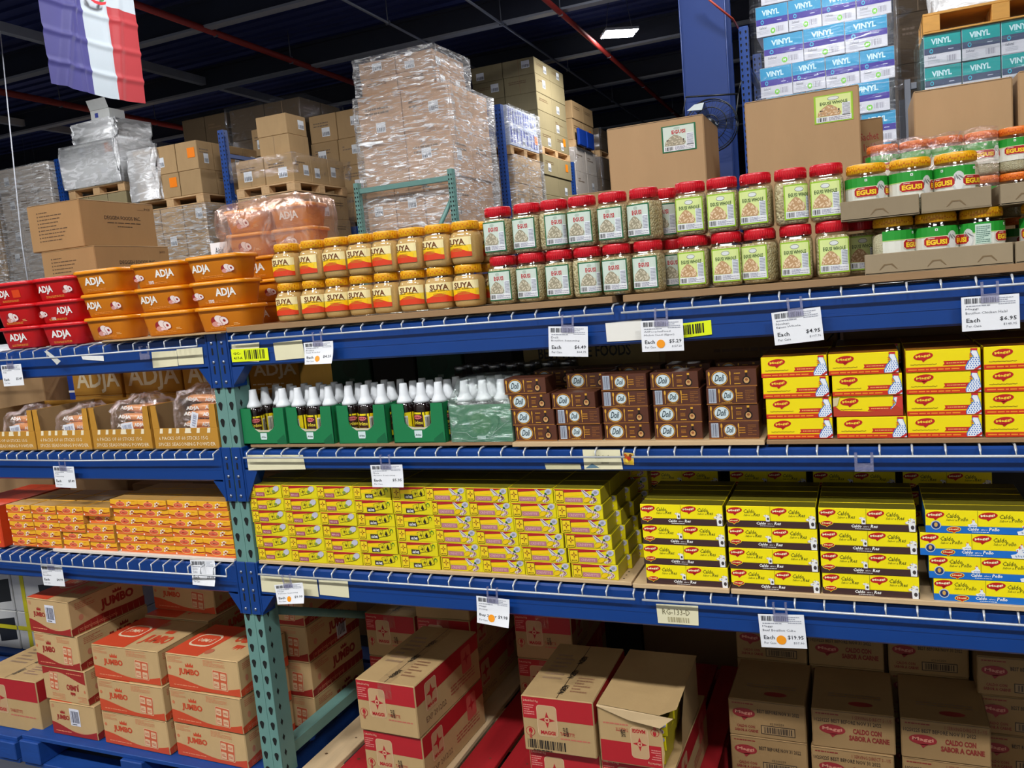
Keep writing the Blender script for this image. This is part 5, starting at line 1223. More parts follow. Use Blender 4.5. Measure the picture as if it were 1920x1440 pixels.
# ================================================================== FLOOR LEVEL
def pallet(x0, x1, y0, y1, h, label, wood, name='wooden_pallet', boards=7, alt=None, along='y'):
    t = empty(name, ((x0+x1)/2, (y0+y1)/2, 0)); tag(t, label, 'pallet'); w, d = x1-x0, y1-y0; bt = .016
    if along == 'y':
        n = boards; bw = w/n*.86
        for i in range(n):
            x = -w/2+w*(i+.5)/n; m = MB(); m.cbox(x-bw/2, x+bw/2, -d/2, d/2, h-bt, h, (alt if alt and i in alt[1] else None) and alt[0] or wood, .002)
            fr = Fr((x-bw/2, -d/2, h), (1, 0, 0), (0, 1, 0)); m.ell(fr, bw*.3, .09, .006, .005, ink(96, 66, 40), .0004, 10); m.ell(fr, bw*.7, .2, .004, .003, ink(96, 66, 40), .0004, 8); m.build('deck_board', t)
        for y in (-d/2+.04, 0, d/2-.04): m = MB(); m.cbox(-w/2, w/2, y-.04, y+.04, bt, h-bt, wood, .003); m.build('stringer', t)
        for x in (-w/2+.06, 0, w/2-.06): m = MB(); m.cbox(x-.05, x+.05, -d/2, d/2, 0, bt, wood, .002); m.build('bottom_board', t)
    else:
        n = boards; bw = d/n*.8
        for i in range(n):
            y = -d/2+d*(i+.5)/n; m = MB(); m.cbox(-w/2, w/2, y-bw/2, y+bw/2, h-bt, h, wood, .002); m.build('deck_board', t)
        for x in (-w/2+.05, 0, w/2-.05): m = MB(); m.cbox(x-.05, x+.05, -d/2, d/2, bt, h-bt, wood, .003); m.build('stringer', t)
        for y in (-d/2+.06, 0, d/2-.06): m = MB(); m.cbox(-w/2, w/2, y-.05, y+.05, 0, bt, wood, .002); m.build('bottom_board', t)
    return t
pallet(-1.17, -.045, .0, .98, .118, 'blue painted pallet under the orange printed cartons', BLUEW, 'blue_pallet', 7, None, 'x')
pallet(-2.3, -1.2, .0, .98, .1, 'blue painted pallet at the bottom left corner', BLUEW, 'blue_pallet', 7, None, 'x')
pallet(.07, .82, .06, 1.04, .15, 'wooden pallet with red stained boards beside the green post', WOODY, 'wooden_pallet', 6, (REDW, (1, 4, 5)))
pallet(.845, 1.345, .08, 1.04, .15, 'red stained wooden pallet under the paired torn cartons', REDW, 'wooden_pallet', 5)
pallet(1.4, 2.5, .3, 1.04, .09, 'wooden pallet under the stacked bouillon cartons at right', WOOD, 'wooden_pallet', 7)
JK = cardboard('jumbo carton kraft', (198, 166, 118)); JR = cardboard('jumbo carton red', (150, 44, 36))
GJC = 'orange and kraft printed cartons'
jb = lambda top, fl=False: Proto(carton('printed_carton', .315, .24, .1235, JK, flipped(jumbo_front()) if fl else jumbo_front(), jumbo_side(False), top, None, None))
jA, jB = jb(jumbo_top(False)), jb(jumbo_top(True))
zb = .1185
for k in range(3):
    jB.place((-.285-.004*k*(-1), .05+jit(.003), zb+.1242*k), jit(.015)-.02, 'orange and kraft carton, %s of the stack beside the green post' % rowname(k, 3), 'carton', GJC)
    jA.place((-.622+.004*k-.01*(k == 2), .05+jit(.003), zb+.1242*k), jit(.015)-.015, 'orange and kraft carton, %s of the stack second from the post' % rowname(k, 3), 'carton', GJC)
    jA.place((-.64, .31, zb+.1242*k), jit(.01), 'orange and kraft carton in the shaded row behind, left column, %s' % rowname(k, 3), 'carton', GJC)
jA.place((-.65, .37, zb+.1242*3), -.03, 'orange and kraft carton standing alone on the shaded back row', 'carton', GJC)
# end-on stack at the left
je = [Proto(carton('printed_carton', .232, .315, .13, JK, jumbo_front(True, True), jumbo_side(True), jumbo_top(False), None, None)), Proto(carton('printed_carton', .232, .315, .13, JK, jumbo_front(False, True), jumbo_side(True), jumbo_top(False), None, None)), Proto(carton('printed_carton', .232, .315, .13, JK, flipped(jumbo_front(False, True)), jumbo_side(True), jumbo_top(False), None, None))]
cl = code_label(.05, .066)
cl(je[0].root, .012, .078)
for k, q in enumerate((0, 2, 1, 0)):
    je[q].place((-.94-.012*k+(.01 if k == 0 else 0), .055+jit(.004), zb+.1305*k), -.02+jit(.02)-.03*(k == 3), 'dark red and kraft end-on carton, %s of four%s' % (rowname(k, 4), ', printed upside down' if q == 2 else ', with barcode sticker' if q == 0 else ''), 'carton', GJC)
for k in range(4):
    o = je[1].place((-.15, .3, zb+.1305*k), 0, 'dark red and kraft carton in shade behind the green post, %s of four' % rowname(k, 4), 'carton', GJC)
m = MB(); fr = Fr((-.0332, .5, .42), (0, 1, 0), (0, 0, 1)); m.rect(fr, -.03, -.03, .03, .03, ink(216, 216, 224), .0); m.barcode(fr, -.022, -.02, .022, .022, ink(50, 50, 70), .0005, 3, 10); o = m.build('barcode_sticker'); o.parent = [q for q in bpy.data.objects if q.get('label', '').startswith('dark red and kraft carton in shade') and 'third' in q['label']][0]; o['label'] = 'white barcode sticker'
o.location = Vector((0, 0, 0))-o.parent.location
MKC = cardboard('star carton kraft', (184, 154, 108))
lc = carton('star_carton', .34, .36, .205, MKC, maggi_front(False, False, False), maggi_side, maggi_top); tag(lc, 'kraft carton with red band at the bottom left edge of the photo', 'carton', 'kraft star cartons'); lc.location = (-1.285, .06, .1005)
# kraft star cartons
MC = [Proto(carton('star_carton', .21, .4, .163, MKC, maggi_front(False), maggi_side, maggi_top, None, 'y', film('clear tape', (220, 200, 170), .12, .3, 30, (1, 1, 1), .55, .15, .3))), Proto(carton('star_carton', .21, .4, .163, MKC, maggi_front(True), maggi_side, maggi_top)), Proto(carton('star_carton', .21, .34, .163, MKC, maggi_front(True, False, True), maggi_side, maggi_top))]
GM = 'kraft star cartons'
MC[0].place((.432, .05, .3175), -.04, 'kraft star carton with sealed top, upper one of the middle stack', 'carton', GM)
MC[1].place((.432, .06, .1505), -.03, 'kraft star carton with barcode, lower one of the middle stack', 'carton', GM)
MC[2].place((.968, .075, .3175), .01, 'kraft star carton with barcode, upper left of the torn pair', 'carton', GM)
MC[1].place((.968, .1, .1505), .02, 'kraft star carton below the barcode carton of the torn pair', 'carton', GM)
for x, z, n, t in ((.165, 2, .52, 'left'), (.385, 3, .52, 'right')):
    for k in range(z): MC[0].place((x, n, .1505+.1645*k), jit(.02), 'shaded kraft star carton in the back row, %s column, %s' % (t, ('bottom', 'second', 'third')[k]), 'carton', GM)
for k in range(2): MC[0].place((.72, .62, .1505+.1645*k), .02, 'shaded kraft star carton far back between the two stacks, %s' % ('lower', 'upper')[k], 'carton', GM)
# torn carton with its flap hanging and yellow packets showing
w, d, h = .2, .34, .163
m = MB(); m.box(-w/2, w/2, 0, d, 0, .003, MKC); m.box(-w/2, -w/2+.003, 0, d, .003, h, MKC); m.box(-w/2+.003, w/2-.02, d-.003, d, .003, h, MKC); m.add([(-w/2, 0, h), (w/2-.03, -.004, h-.01), (w/2+.012, .02, h), (w/2+.004, d, h), (-w/2, d, h)], [(0, 1, 2, 3, 4)], MKC); m.add([(-w/2, .0, 0), (w/2-.028, .0, 0), (w/2-.022, -.002, h*.3), (w/2-.026, 0, h*.62), (w/2-.05, -.004, h-.016), (-w/2, 0, h)], [(0, 1, 2, 3, 4, 5)], MKC)
m.add([(w/2, .1, 0), (w/2, d, 0), (w/2, d, h), (w/2+.004, .16, h), (w/2, .12, h*.5)], [(0, 1, 2, 3, 4)], MKC)
fr = Fr((-w/2, -.0005, 0), (1, 0, 0), (0, 0, 1), w, h, False); maggi_front(False, True)(m, Fr((-w/2, 0, .0), (1, 0, 0), (0, 0, 1)), w*.86, h*.97)
tc = m.build('torn_carton'); tag(tc, 'torn kraft star carton with yellow packets showing, right of the torn pair', 'carton', GM); tc.location = (1.185, .075, .3175); tc.rotation_euler.z = -.01
f = MB(); f.add([(-w/2, -.002, h), (w/2+.01, -.014, h-.008), (w/2-.025, -.022, h-.035), (-.01, -.014, h-.028), (-w/2, -.006, h-.004)], [(0, 1, 2, 3, 4)], KRAFT2); f.build('carton_flap', tc)
MC[1].place((1.18, .1, .1505), -.02, 'kraft star carton below the torn carton', 'carton', GM)
for k in range(3):
    for j in range(2): pst['shrimp'].place((1.196+.005*k, .095+.09*j, .3215+.0392*k), .0+jit(.06), 'yellow star bouillon box inside the torn carton, %s layer, %s' % (rowname(k, 3), ('front', 'behind')[j]), 'box', GSB)
# bouillon cartons at right, in the shade
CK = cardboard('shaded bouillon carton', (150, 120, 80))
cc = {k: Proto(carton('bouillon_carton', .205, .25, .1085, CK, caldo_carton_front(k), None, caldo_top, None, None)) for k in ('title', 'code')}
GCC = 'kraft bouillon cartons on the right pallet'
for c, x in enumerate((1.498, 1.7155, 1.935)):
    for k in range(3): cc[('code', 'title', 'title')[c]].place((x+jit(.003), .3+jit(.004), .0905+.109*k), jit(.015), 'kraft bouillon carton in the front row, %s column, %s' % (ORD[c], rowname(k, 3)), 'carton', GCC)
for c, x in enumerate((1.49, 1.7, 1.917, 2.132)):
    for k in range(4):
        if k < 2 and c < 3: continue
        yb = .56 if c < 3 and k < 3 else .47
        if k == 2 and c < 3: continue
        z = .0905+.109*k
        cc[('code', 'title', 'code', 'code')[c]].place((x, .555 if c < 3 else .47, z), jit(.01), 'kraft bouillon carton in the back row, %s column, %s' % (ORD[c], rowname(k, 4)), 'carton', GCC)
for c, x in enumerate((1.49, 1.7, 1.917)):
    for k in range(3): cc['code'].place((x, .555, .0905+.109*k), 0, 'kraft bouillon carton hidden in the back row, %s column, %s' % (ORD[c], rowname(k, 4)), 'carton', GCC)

# ================================================================== BACK HALF OF THE SHELVES
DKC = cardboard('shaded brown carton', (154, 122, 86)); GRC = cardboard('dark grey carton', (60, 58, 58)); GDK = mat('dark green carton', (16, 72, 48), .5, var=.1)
GBK = 'cartons at the back of the shelves'
def back(x0, x1, y, d, z0, z1, mt, label, front=None):
    o = carton('stock_carton', x1-x0-.004, d, z1-z0, mt, front); o.location = ((x0+x1)/2, y, z0); return tag(o, label, 'carton', GBK)
def bigtxt(t, col, a=.1, b=.9, z0=.25, z1=.8, extra=None):
    def f(m, fr, w, h):
        m.txt(fr, t, w*a, h*z0, w*b, h*z1, ink(*col), .0006, .02)
        if extra: extra(m, fr, w, h)
    return f
CRM = (222, 206, 170)
for i, (x0, x1) in enumerate(((-1.13, -.865), (-.855, -.56), (-.555, -.28))):
    back(x0, x1, .42, .25, ZM+.0075, ZM+.0075+.13, OCH, 'ochre printed carton behind the open cartons, lower, %s' % ('left', 'centre', 'right')[i])
    back(x0, x1, .42, .25, ZM+.138, ZM+.27, OCH, 'ochre printed carton with large pale letters behind the open cartons, upper, %s' % ('left', 'centre', 'right')[i], bigtxt('ADJA', CRM, .08, .97, .06, .78))
back(-1.7, -1.27, .4, .3, ZM+.0075, ZM+.25, KRAFTD, 'dim brown carton at the left back of the middle shelf')
back(-1.26, -1.14, .5, .2, ZM+.0075, ZM+.235, mat('blue white case', (30, 66, 160), .4), 'narrow blue and white case between the cartons at the back left', lambda m, fr, w, h: (m.rect(fr, .002, 0, w-.002, h*.45, WHITE, .0005), m.rect(fr, .002, h*.6, w-.002, h*.64, WHITE, .0005)))
back(-.272, -.045, .45, .22, ZM+.0075, ZM+.113, KRAFTD, 'open dim brown carton behind the first bottle tray'); back(-.272, -.045, .45, .22, ZM+.114, ZM+.225, OCH, 'ochre carton with pale letters above the first bottle tray', bigtxt('ADJA', CRM, .1, .95, .45, .98, lambda m, fr, w, h: (m.lines(fr, w*.06, h*.26, w*.95, h*.36, 1, ink(*CRM), .0006), m.lines(fr, w*.06, h*.1, w*.95, h*.2, 1, ink(*CRM), .0006))))
def gfront(m, fr, w, h): m.ell(fr, w*.5, h*.5, w*.2, h*.28, ink(6, 60, 36), .0006, 20); m.rect(fr, w*.45, h*.08, w*.58, h*.17, ink(130, 150, 140), .0006)
for i, (x0, x1, mt) in enumerate(((.05, .215, GDK), (.222, .39, GRC), (.395, .57, GDK), (.575, .75, GRC))):
    for k in (0, 1): back(x0, x1, .5, .2, ZMB+.112*k, ZMB+.112*k+.111, mt, '%s sealed tray carton deep on the middle shelf, %s, %s from the post' % ('dim green' if mt is GDK else 'dark', ('lower', 'upper')[k], ORD[i]), gfront if mt is GDK else None)
# film-wrapped dark bottles with clear caps
DB = mat('dark bottle', (22, 20, 22), .2, coat=.5); CC_ = clear('clear cap', (220, 222, 226), .3, .15)
m = MB(); m.lathe([(.02, 0), (.026, .004), (.026, .12), (.015, .145), (.015, .15)], DB, 16); b0 = m.build('sauce_bottle'); c_ = MB(); c_.lathe([(.019, .146), (.019, .172), (.018, .176), (0, .176)], CC_, 16); c_.build('bottle_cap', b0); pdb = Proto(b0)
for i in range(7):
    for j in range(2): pdb.place((.66+.056*i, .3+.056*j, ZMB+.0005), 0, 'dark bottle with clear cap under film behind the brown boxes, %s in the %s row' % (ORD[i], ORD[j]), 'bottle', 'dark bottles with clear caps')
m = MB(); m.cbox(.626, 1.03, .268, .388, ZMB+.002, ZMB+.152, film('dark pack film', (200, 205, 215), .12, .4, 16, (1, 1, 2), .6, .15, .8), .012); tag(m.build('shrink_film'), 'crinkled film round the dark bottles with clear caps', 'plastic film')
def homef(m, fr, w, h): m.txt(fr, 'BEST HOME FOODS', w*.12, h*.69, w*.8, h*.84, ink(30, 24, 16), .0006, .02); [m.lines(fr, w*.54, h*(.5-.06*i), w*.76, h*(.535-.06*i), 1, ink(70, 56, 40), .0006, i) for i in range(3)]
OLK = cardboard('olive kraft carton', (186, 166, 116))
back(.8, 1.235, .46, .3, ZMD, ZMD+.24, OLK, 'olive carton with bold black lettering behind the dark brown boxes', homef)
def papf(m, fr, w, h):
    K = ink(40, 32, 26)
    m.txt(fr, 'Bap', w*.42, h*.8, w*.6, h*.94, ink(60, 70, 130), .0006, .03, .2); m.lines(fr, w*.3, h*.62, w*.72, h*.7, 1, ink(120, 84, 56), .0006, 2)
    for t in (0, .5, 1, 1.5, 2): m.tube([fr.at(w*(.62+.05*t), h*.3, .0008), fr.at(w*(.68+.05*t), h*.5, .0008), fr.at(w*(.86), h*.6, .0008)], .0012, K, 4)
    m.ell(fr, w*.86, h*.6, w*.05, h*.09, K, .0008, 14); m.tube([fr.at(w*.9, h*.62, .0008), fr.at(w*.98, h*.78, .0008)], .0016, K, 4); m.ell(fr, w*.12, h*.4, w*.14, h*.03, K, .0006, 14)
back(1.245, 1.72, .46, .3, ZMD, ZMD+.25, DKC, 'brown carton with blue lettering and a black line drawing', papf)
back(1.73, 2.1, .46, .3, ZMD, ZMD+.25, DKC, 'brown carton with black squiggles behind the cockerel boxes', lambda m, fr, w, h: (m.txt(fr, 'Bap', w*.5, h*.82, w*.72, h*.95, ink(40, 44, 80), .0006, .03, .2), m.ell(fr, w*.3, h*.9, w*.06, h*.05, ink(40, 34, 30), .0006)))
back(2.11, 2.5, .46, .3, ZMD, ZMD+.25, DKC, 'brown carton at the right end behind the cockerel boxes')
# lowest shelf, back
for i, (x0, x1, h, mt) in enumerate(((-.26, -.06, .19, KRAFTD), (-.5, -.27, .15, DKC), (-.8, -.52, .14, DKC), (-1.2, -.82, .16, DKC), (-1.7, -1.22, .17, DKC))):
    back(x0, x1, .34, .3, ZL+.0185 if i < 3 else ZL+.0075, ZL+.0185+h, mt, 'dim brown carton behind the small orange boxes, %s from the post' % ORD[i], jumbo_front(True, True) if i == 0 else None)
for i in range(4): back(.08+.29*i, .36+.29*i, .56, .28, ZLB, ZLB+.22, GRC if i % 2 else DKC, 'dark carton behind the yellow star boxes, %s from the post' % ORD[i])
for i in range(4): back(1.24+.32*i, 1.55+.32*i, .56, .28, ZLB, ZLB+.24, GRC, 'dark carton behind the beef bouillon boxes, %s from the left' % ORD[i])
pb_ = MB(); fl = film('grey bag film', (200, 200, 200), .3, .4, 10, (1, 1, 1), .5, .3, .8); loft(pb_, [ring(.16, .1, .03, 0), ring(.17, .11, .03, .05), ring(.12, .09, .03, .09), ring(.05, .04, .01, .11)], mat('dim grey bag', (96, 92, 84), .35, var=.2, coat=.3), True); o = pb_.build('plastic_bag'); o.location = (1.235, .42, ZLB+.12); tag(o, 'crumpled grey plastic bag behind the star boxes', 'bag')
# backing cartons on shelves, added so no bright aisle leaks through the gaps
GNB = 'added backing cartons'
nb = {k: Proto(carton('stock_carton', .42, .4, .3, mt)) for k, mt in (('d', GRC), ('b', DKC))}
for lv, z, nm in ((0, .0005, 'floor'), (1, .62, 'second level'), (2, 1.16, 'third level')):
    for i in range(8):
        for k in range(2 if lv == 0 else 1):
            nb['d' if (i+lv) % 2 else 'b'].place((-.9+.44*i if lv else -.62+.43*i, 1.3, z+.301*k), 0, 'added backing carton behind the rack, %s%s, %s from the left' % (nm, (' lower', ' upper')[k] if lv == 0 else '', ORD[i]), 'carton', GNB)
for z in (.62, 1.16): m = MB(); m.cbox(-1.2, 2.7, 1.22, 1.26, z-.1, z-.001, BLUE2, .004); m.box(-1.2, 2.7, 1.26, 1.8, z-.01, z-.001, WOOD); o = m.build('rack_shelf'); tag(o, 'blue rack shelf added under the backing cartons, %s' % ('lower' if z < 1 else 'upper'), 'shelf')
for x in (-1.25, 2.7): m = MB(); m.cbox(x, x+.05, 1.22, 1.3, 0, 1.4, BLUE2, .003); m.cbox(x, x+.05, 1.74, 1.8, 0, 1.4, BLUE2, .003); m.cbox(x+.01, x+.04, 1.3, 1.74, .5, .54, BLUE2, .003); o = m.build('rack_upright'); tag(o, 'blue upright frame added with the backing cartons at their %s end' % ('left' if x < 0 else 'right'), 'rack frame')
# white boxes with yellow straps seen through the bottom left gap
WB = mat('white case', (196, 196, 192), .5, var=.08); YS = mat('yellow strap', (206, 196, 20), .45, var=.1)
for i in range(3):
    for k in range(2):
        m = MB(); m.cbox(-.16, .16, 0, .3, 0, .19, WB, .004); fr = Fr((-.16, 0, 0), (1, 0, 0), (0, 0, 1)); m.poly(fr, [(.19, .03), (.31, .05), (.31, .16), (.18, .14)], ink(26, 28, 30), .0006)
        o = m.build('white_case'); o.location = (-2.15+.33*i, .62, .1005+.192*k); tag(o, 'white case with black panel seen under the left bay, %s, %s from the left' % (('lower', 'upper')[k], ORD[i]), 'case', 'white cases behind the left bay')
        s = MB(); s.box(-.1, -.075, -.002, -.0005, 0, .19, YS); s.box(-.16, .16, -.003, -.0021, .1, .12, YS) if k == 0 else None; s.build('yellow_strap', o)
# ================================================================== PRICE CARDS AND LABELS
def card(cx, cz, w, h, rot, title, price, each='Each', dot=False, label='', bent=0, y=-.026, clip=True, per='Per Case', case='', dim=False):
    t = empty('hanging_price_card', (cx, y, cz)); t.rotation_euler = (0, rot, 0); tag(t, label, 'price card', 'white price cards on the shelves')
    m = MB(); fr = Fr((-w/2, 0, -h), (1, 0, 0), (0, 0, 1)); n = 6
    def pt(a, b): return Vector((-w/2+w*a, -bent*(1-b)**2*(.5+a), -h+h*b))
    vs = [pt(i/n, j/n) for j in range(n+1) for i in range(n+1)]
    m.add(vs, [(j*(n+1)+i, j*(n+1)+i+1, (j+1)*(n+1)+i+1, (j+1)*(n+1)+i) for j in range(n) for i in range(n)], PAPER, True)
    class B:
        seg = 0
        def at(q, a, b, l): p = pt(a/w, b/h); p.y -= l; return p
    g = B(); K = ink(60, 62, 70); K2 = ink(110, 112, 122)
    m.barcode(g, w*.06, h*.8, w*.6, h*.95, K, .0006, 7, 22); m.lines(g, w*.64, h*.72, w*.94, h*.95, 4, ink(170, 174, 186), .0006, 5); m.lines(g, w*.08, h*.7, w*.5, h*.76, 1, ink(150, 154, 166), .0006, 2)
    for i, s in enumerate(title): m.txt(g, s, w*.07, h*(.6-.11*i), w*(.07+min(.72, .045*len(s))), h*(.67-.11*i), K2, .0006, .0, 0, 1)
    m.txt(g, each, w*.08, h*.25, w*(.08+.06*len(each)), h*.37, ink(40, 42, 50), .0006, .012, 0, 1); m.txt(g, per, w*.08, h*.11, w*.34, h*.18, K2, .0006, .0, 0, 1)
    m.txt(g, price, w*(.95-.058*len(price)), h*.25, w*.95, h*.38, ink(40, 42, 50), .0006, .012, 0, 1)
    if case: m.txt(g, case, w*.72, h*.12, w*.95, h*.19, K2, .0006, .0, 0, 1)
    m.build('card', t)
    if dot:
        d = MB(); d.ell(g, w*.46, h*.24, h*.135, h*.135, ORANGE_DOT, .0009, 20); o = d.build('orange_dot', t); o['label'] = 'round orange sticker'
    if clip:
        c = MB(); c.box(-.016, .016, -.003, -.0015, -h*.2, .004, CLIP); c.box(-.016, -.011, -.003, -.0015, .004, .026, CLIP); c.box(.011, .016, -.003, -.0015, .004, .026, CLIP); c.box(-.016, -.011, -.003, .004, .026, .028, CLIP); c.box(.011, .016, -.003, .004, .026, .028, CLIP); c.build('card_clip', t)
    return t
def card_px(x0, y0, x1, y1, bx, **k):
    """card given by its top edge and the x of its bottom left corner in the photo"""
    Y = k.get('y', -.026); a = U(x0, y0, Y=Y); b = U(x1, y0+k.pop('dy', 0), Y=Y); c = U(bx, y1, Y=Y)
    w = (b-a).length; rot = -math.atan2(b.z-a.z, b.x-a.x); return card((a.x+b.x)/2, (a.z+b.z)/2, w, (a-c).length, rot, **k)
card_px(1028, 612, 1102, 668, 1031, dy=0, title=('Doli', 'Bouillon Seasoning'), price='$6.49', case='$64.75', label='white price card reading $6.49 on the top rail')
card_px(1201, 602, 1280, 660, 1203, dy=-4, title=('AllPeoplesFood', 'Melon Seed (Egusi)'), price='$5.29', case='$127.20', dot=True, label='white price card reading $5.29 with an orange dot, top rail')
card_px(1446, 587, 1538, 648, 1452, dy=-12, title=('Nouhan', 'Egusi Whole'), price='$4.95', case='$107.76', label='white price card reading $4.95 on the top rail')
card_px(1802, 558, 1911, 622, 1802, dy=-8, title=('Maggi', 'Bouillon Chicken Halal'), price='$6.95', case='$145.95', label='white price card reading $6.95 at the right end of the top rail')
card_px(569, 643, 624, 681, 583, dy=-4, title=('Praise', 'Suya Powder'), price='$4.25', dot=True, bent=.012, label='curled white price card reading $4.25 near the post, top rail')
card_px(1, 685, 39, 723, 14, dy=-3, title=('Adja',), price='$5.49', label='white price card at the left end of the top rail')
card_px(99, 874, 138, 913, 110, dy=1, title=('Adja', 'Seasoning'), price='$7.49', label='white price card on the middle rail of the left bay')
card_px(694, 872, 754, 912, 707, dy=-1, title=('Nora', 'Arome Seasoning'), price='$5.35', bent=.004, label='white price card reading $5.35 on the middle rail')
card_px(76, 1060, 116, 1097, 86, dy=2, title=('Jumbo', 'Bouillon'), price='$4.99', label='white price card on the lowest rail of the left bay')
card_px(356, 1050, 402, 1095, 362, dy=0, title=('Jumbo', 'Cube'), price='$9.99', bent=.012, y=-.016, clip=False, label='crumpled white price card tucked behind the wire, lowest rail')
card_px(514, 1097, 567, 1131, 528, dy=-5, title=('Maggi', 'Tablette Seasoning'), price='$9.99', dot=True, bent=.01, label='curled white price card reading $9.99 beside the post, lowest rail')
card_px(893, 1117, 955, 1166, 897, dy=7, title=('Maggi', 'Shrimp'), price='$9.98', each='Buy 2 For', dot=True, bent=.01, label='white price card reading Buy 2 For $9.98, lowest rail')
card_px(1421, 1151, 1507, 1213, 1424, dy=2, title=('Maggi', 'Beef Bouillon Cube'), price='$19.95', case='$37.90', dot=True, label='white price card reading $19.95 on the lowest rail')
def clip_only(px, py, label):
    p = U(px, py, Y=-.026); c = MB(); c.box(-.019, .019, -.004, -.0015, -.016, .002, CLIP); c.box(-.019, -.013, -.004, -.0015, .002, .022, CLIP); c.box(.013, .019, -.004, -.0015, .002, .022, CLIP); c.box(-.019, -.013, -.004, .006, .022, .0245, CLIP); c.box(.013, .019, -.004, .006, .022, .0245, CLIP)
    o = c.build('hanging_card_clip'); o.location = (p.x, -.026, p.z); tag(o, label, 'clip')
clip_only(1620, 870, 'empty clear plastic card clip on the middle rail'); clip_only(272, 664, 'empty clear plastic card clip on the top rail of the left bay')
def sticker(bm, px, col, label, fn=None, name='shelf_label'):
    """label stuck on a beam: four photo corners, top left first"""
    P = [U(a, b, Y=-.0035) for a, b in px]; m = MB(); o_ = P[0]
    m.add([p for p in (P[3], P[2], P[1], P[0])], [(0, 1, 2, 3)], col)
    if fn:
        w = (P[2]-P[3]).length; h = (P[0]-P[3]).length; u = (P[2]-P[3]).normalized(); v = (P[0]-P[3]).normalized(); fn(m, Fr(P[3]-Vector((0, .0003, 0)), u, v), w, h)
    o = m.build(name, bm); o['label'] = label; return o
NY = mat('neon yellow label', (228, 244, 10), .5, var=.02)
def gc(m, fr, w, h): m.txt(fr, 'GC-', w*.06, h*.56, w*.26, h*.74, BLACK, .0004, .01, 0, 1); m.txt(fr, '417-A', w*.06, h*.2, w*.3, h*.38, BLACK, .0004, .01, 0, 1); m.barcode(fr, w*.36, h*.16, w*.9, h*.86, BLACK, .0004, 5, 14)
def ybar(m, fr, w, h): m.barcode(fr, w*.03, h*.2, w*.76, h*.86, BLACK, .0004, 8, 12)
T_, M_, L_ = BEAMS['top', 'R'], BEAMS['middle', 'R'], BEAMS['lowest', 'R']
sticker(T_, ((434, 646), (486, 642), (486, 678), (436, 678)), CREAM, 'cream shelf label under the yellow one', None)
def lift(o, d=.0012): o.location.y -= d; return o
lift(sticker(T_, ((433, 655), (502, 652), (505, 675), (436, 679)), NY, 'neon yellow shelf label GC-417-A', gc))
sticker(T_, ((512, 643), (566, 637), (572, 671), (517, 676)), CREAM, 'blank cream shelf label, top edge dented')
sticker(T_, ((1135, 606), (1203, 599), (1206, 637), (1138, 641)), mat('white label', (236, 234, 226), .5, var=.02), 'blank white shelf label')
sticker(T_, ((1275, 607), (1333, 600), (1335, 627), (1277, 634)), NY, 'neon yellow barcode shelf label', ybar)
TL = BEAMS['top', 'L']
sticker(TL, ((284, 660), (331, 657), (334, 686), (287, 690)), CREAM, 'blank cream shelf label, left of two'); sticker(TL, ((331, 655), (379, 651), (382, 682), (335, 685)), CREAM, 'blank cream shelf label, right of two')
sticker(TL, ((152, 667), (194, 667), (195, 677), (155, 674)), WHITE, 'torn strip of white label'); 
o = sticker(TL, ((98, 657), (104, 656), (129, 675), (122, 682)), ink(206, 206, 200), 'loose curl of clear tape', None, 'tape_curl'); o.location.y -= .03
sticker(M_, ((462, 853), (568, 853), (573, 880), (466, 882)), CREAM, 'long cream shelf label, lower edge torn')
def rub(m, fr, w, h): m.txt(fr, 'RG-133-D', w*.14, h*.48, w*.82, h*.78, ink(120, 112, 80), .0004, .0, 0, 1); m.barcode(fr, w*.26, h*.1, w*.78, h*.36, ink(170, 160, 120), .0004, 3, 14)
def worn(m, fr, w, h): m.txt(fr, '524-A', w*.3, h*.55, w*.72, h*.72, ink(150, 146, 116), .0004, .0, 0, 1); m.poly(fr, [(w*.02, h*.05), (w*.4, h*.08), (w*.22, h*.3)], ink(96, 130, 150), .0004); m.lines(fr, w*.45, h*.25, w*.75, h*.4, 1, ink(150, 146, 116), .0004)
sticker(M_, ((1092, 843), (1162, 843), (1168, 880), (1096, 880)), CREAM, 'worn cream shelf label', worn); sticker(M_, ((1021, 869), (1088, 870), (1090, 880), (1024, 880)), ink(206, 200, 160), 'remnant strip of a torn cream label')
def fruit(m, fr, w, h):
    for a, b, r, c in ((.3, .7, .2, (196, 90, 20)), (.6, .5, .22, (206, 60, 30)), (.75, .25, .2, (240, 200, 40)), (.35, .3, .18, (250, 216, 60)), (.8, .75, .16, (120, 60, 20))): m.ell(fr, w*a, h*b, w*r, h*r, ink(*c), .0004, 10)
sticker(M_, ((1166, 848), (1188, 850), (1189, 872), (1170, 871)), ink(230, 190, 90), 'scrap of a printed fruit picture', fruit)
sticker(L_, ((488, 1079), (594, 1087), (598, 1119), (491, 1109)), CREAM, 'cream shelf label beside the post'); sticker(L_, ((597, 1087), (652, 1090), (655, 1121), (600, 1115)), CREAM, 'shorter cream shelf label')
sticker(L_, ((1230, 1132), (1309, 1136), (1310, 1173), (1234, 1168)), CREAM, 'cream shelf label RG-133-D', rub)
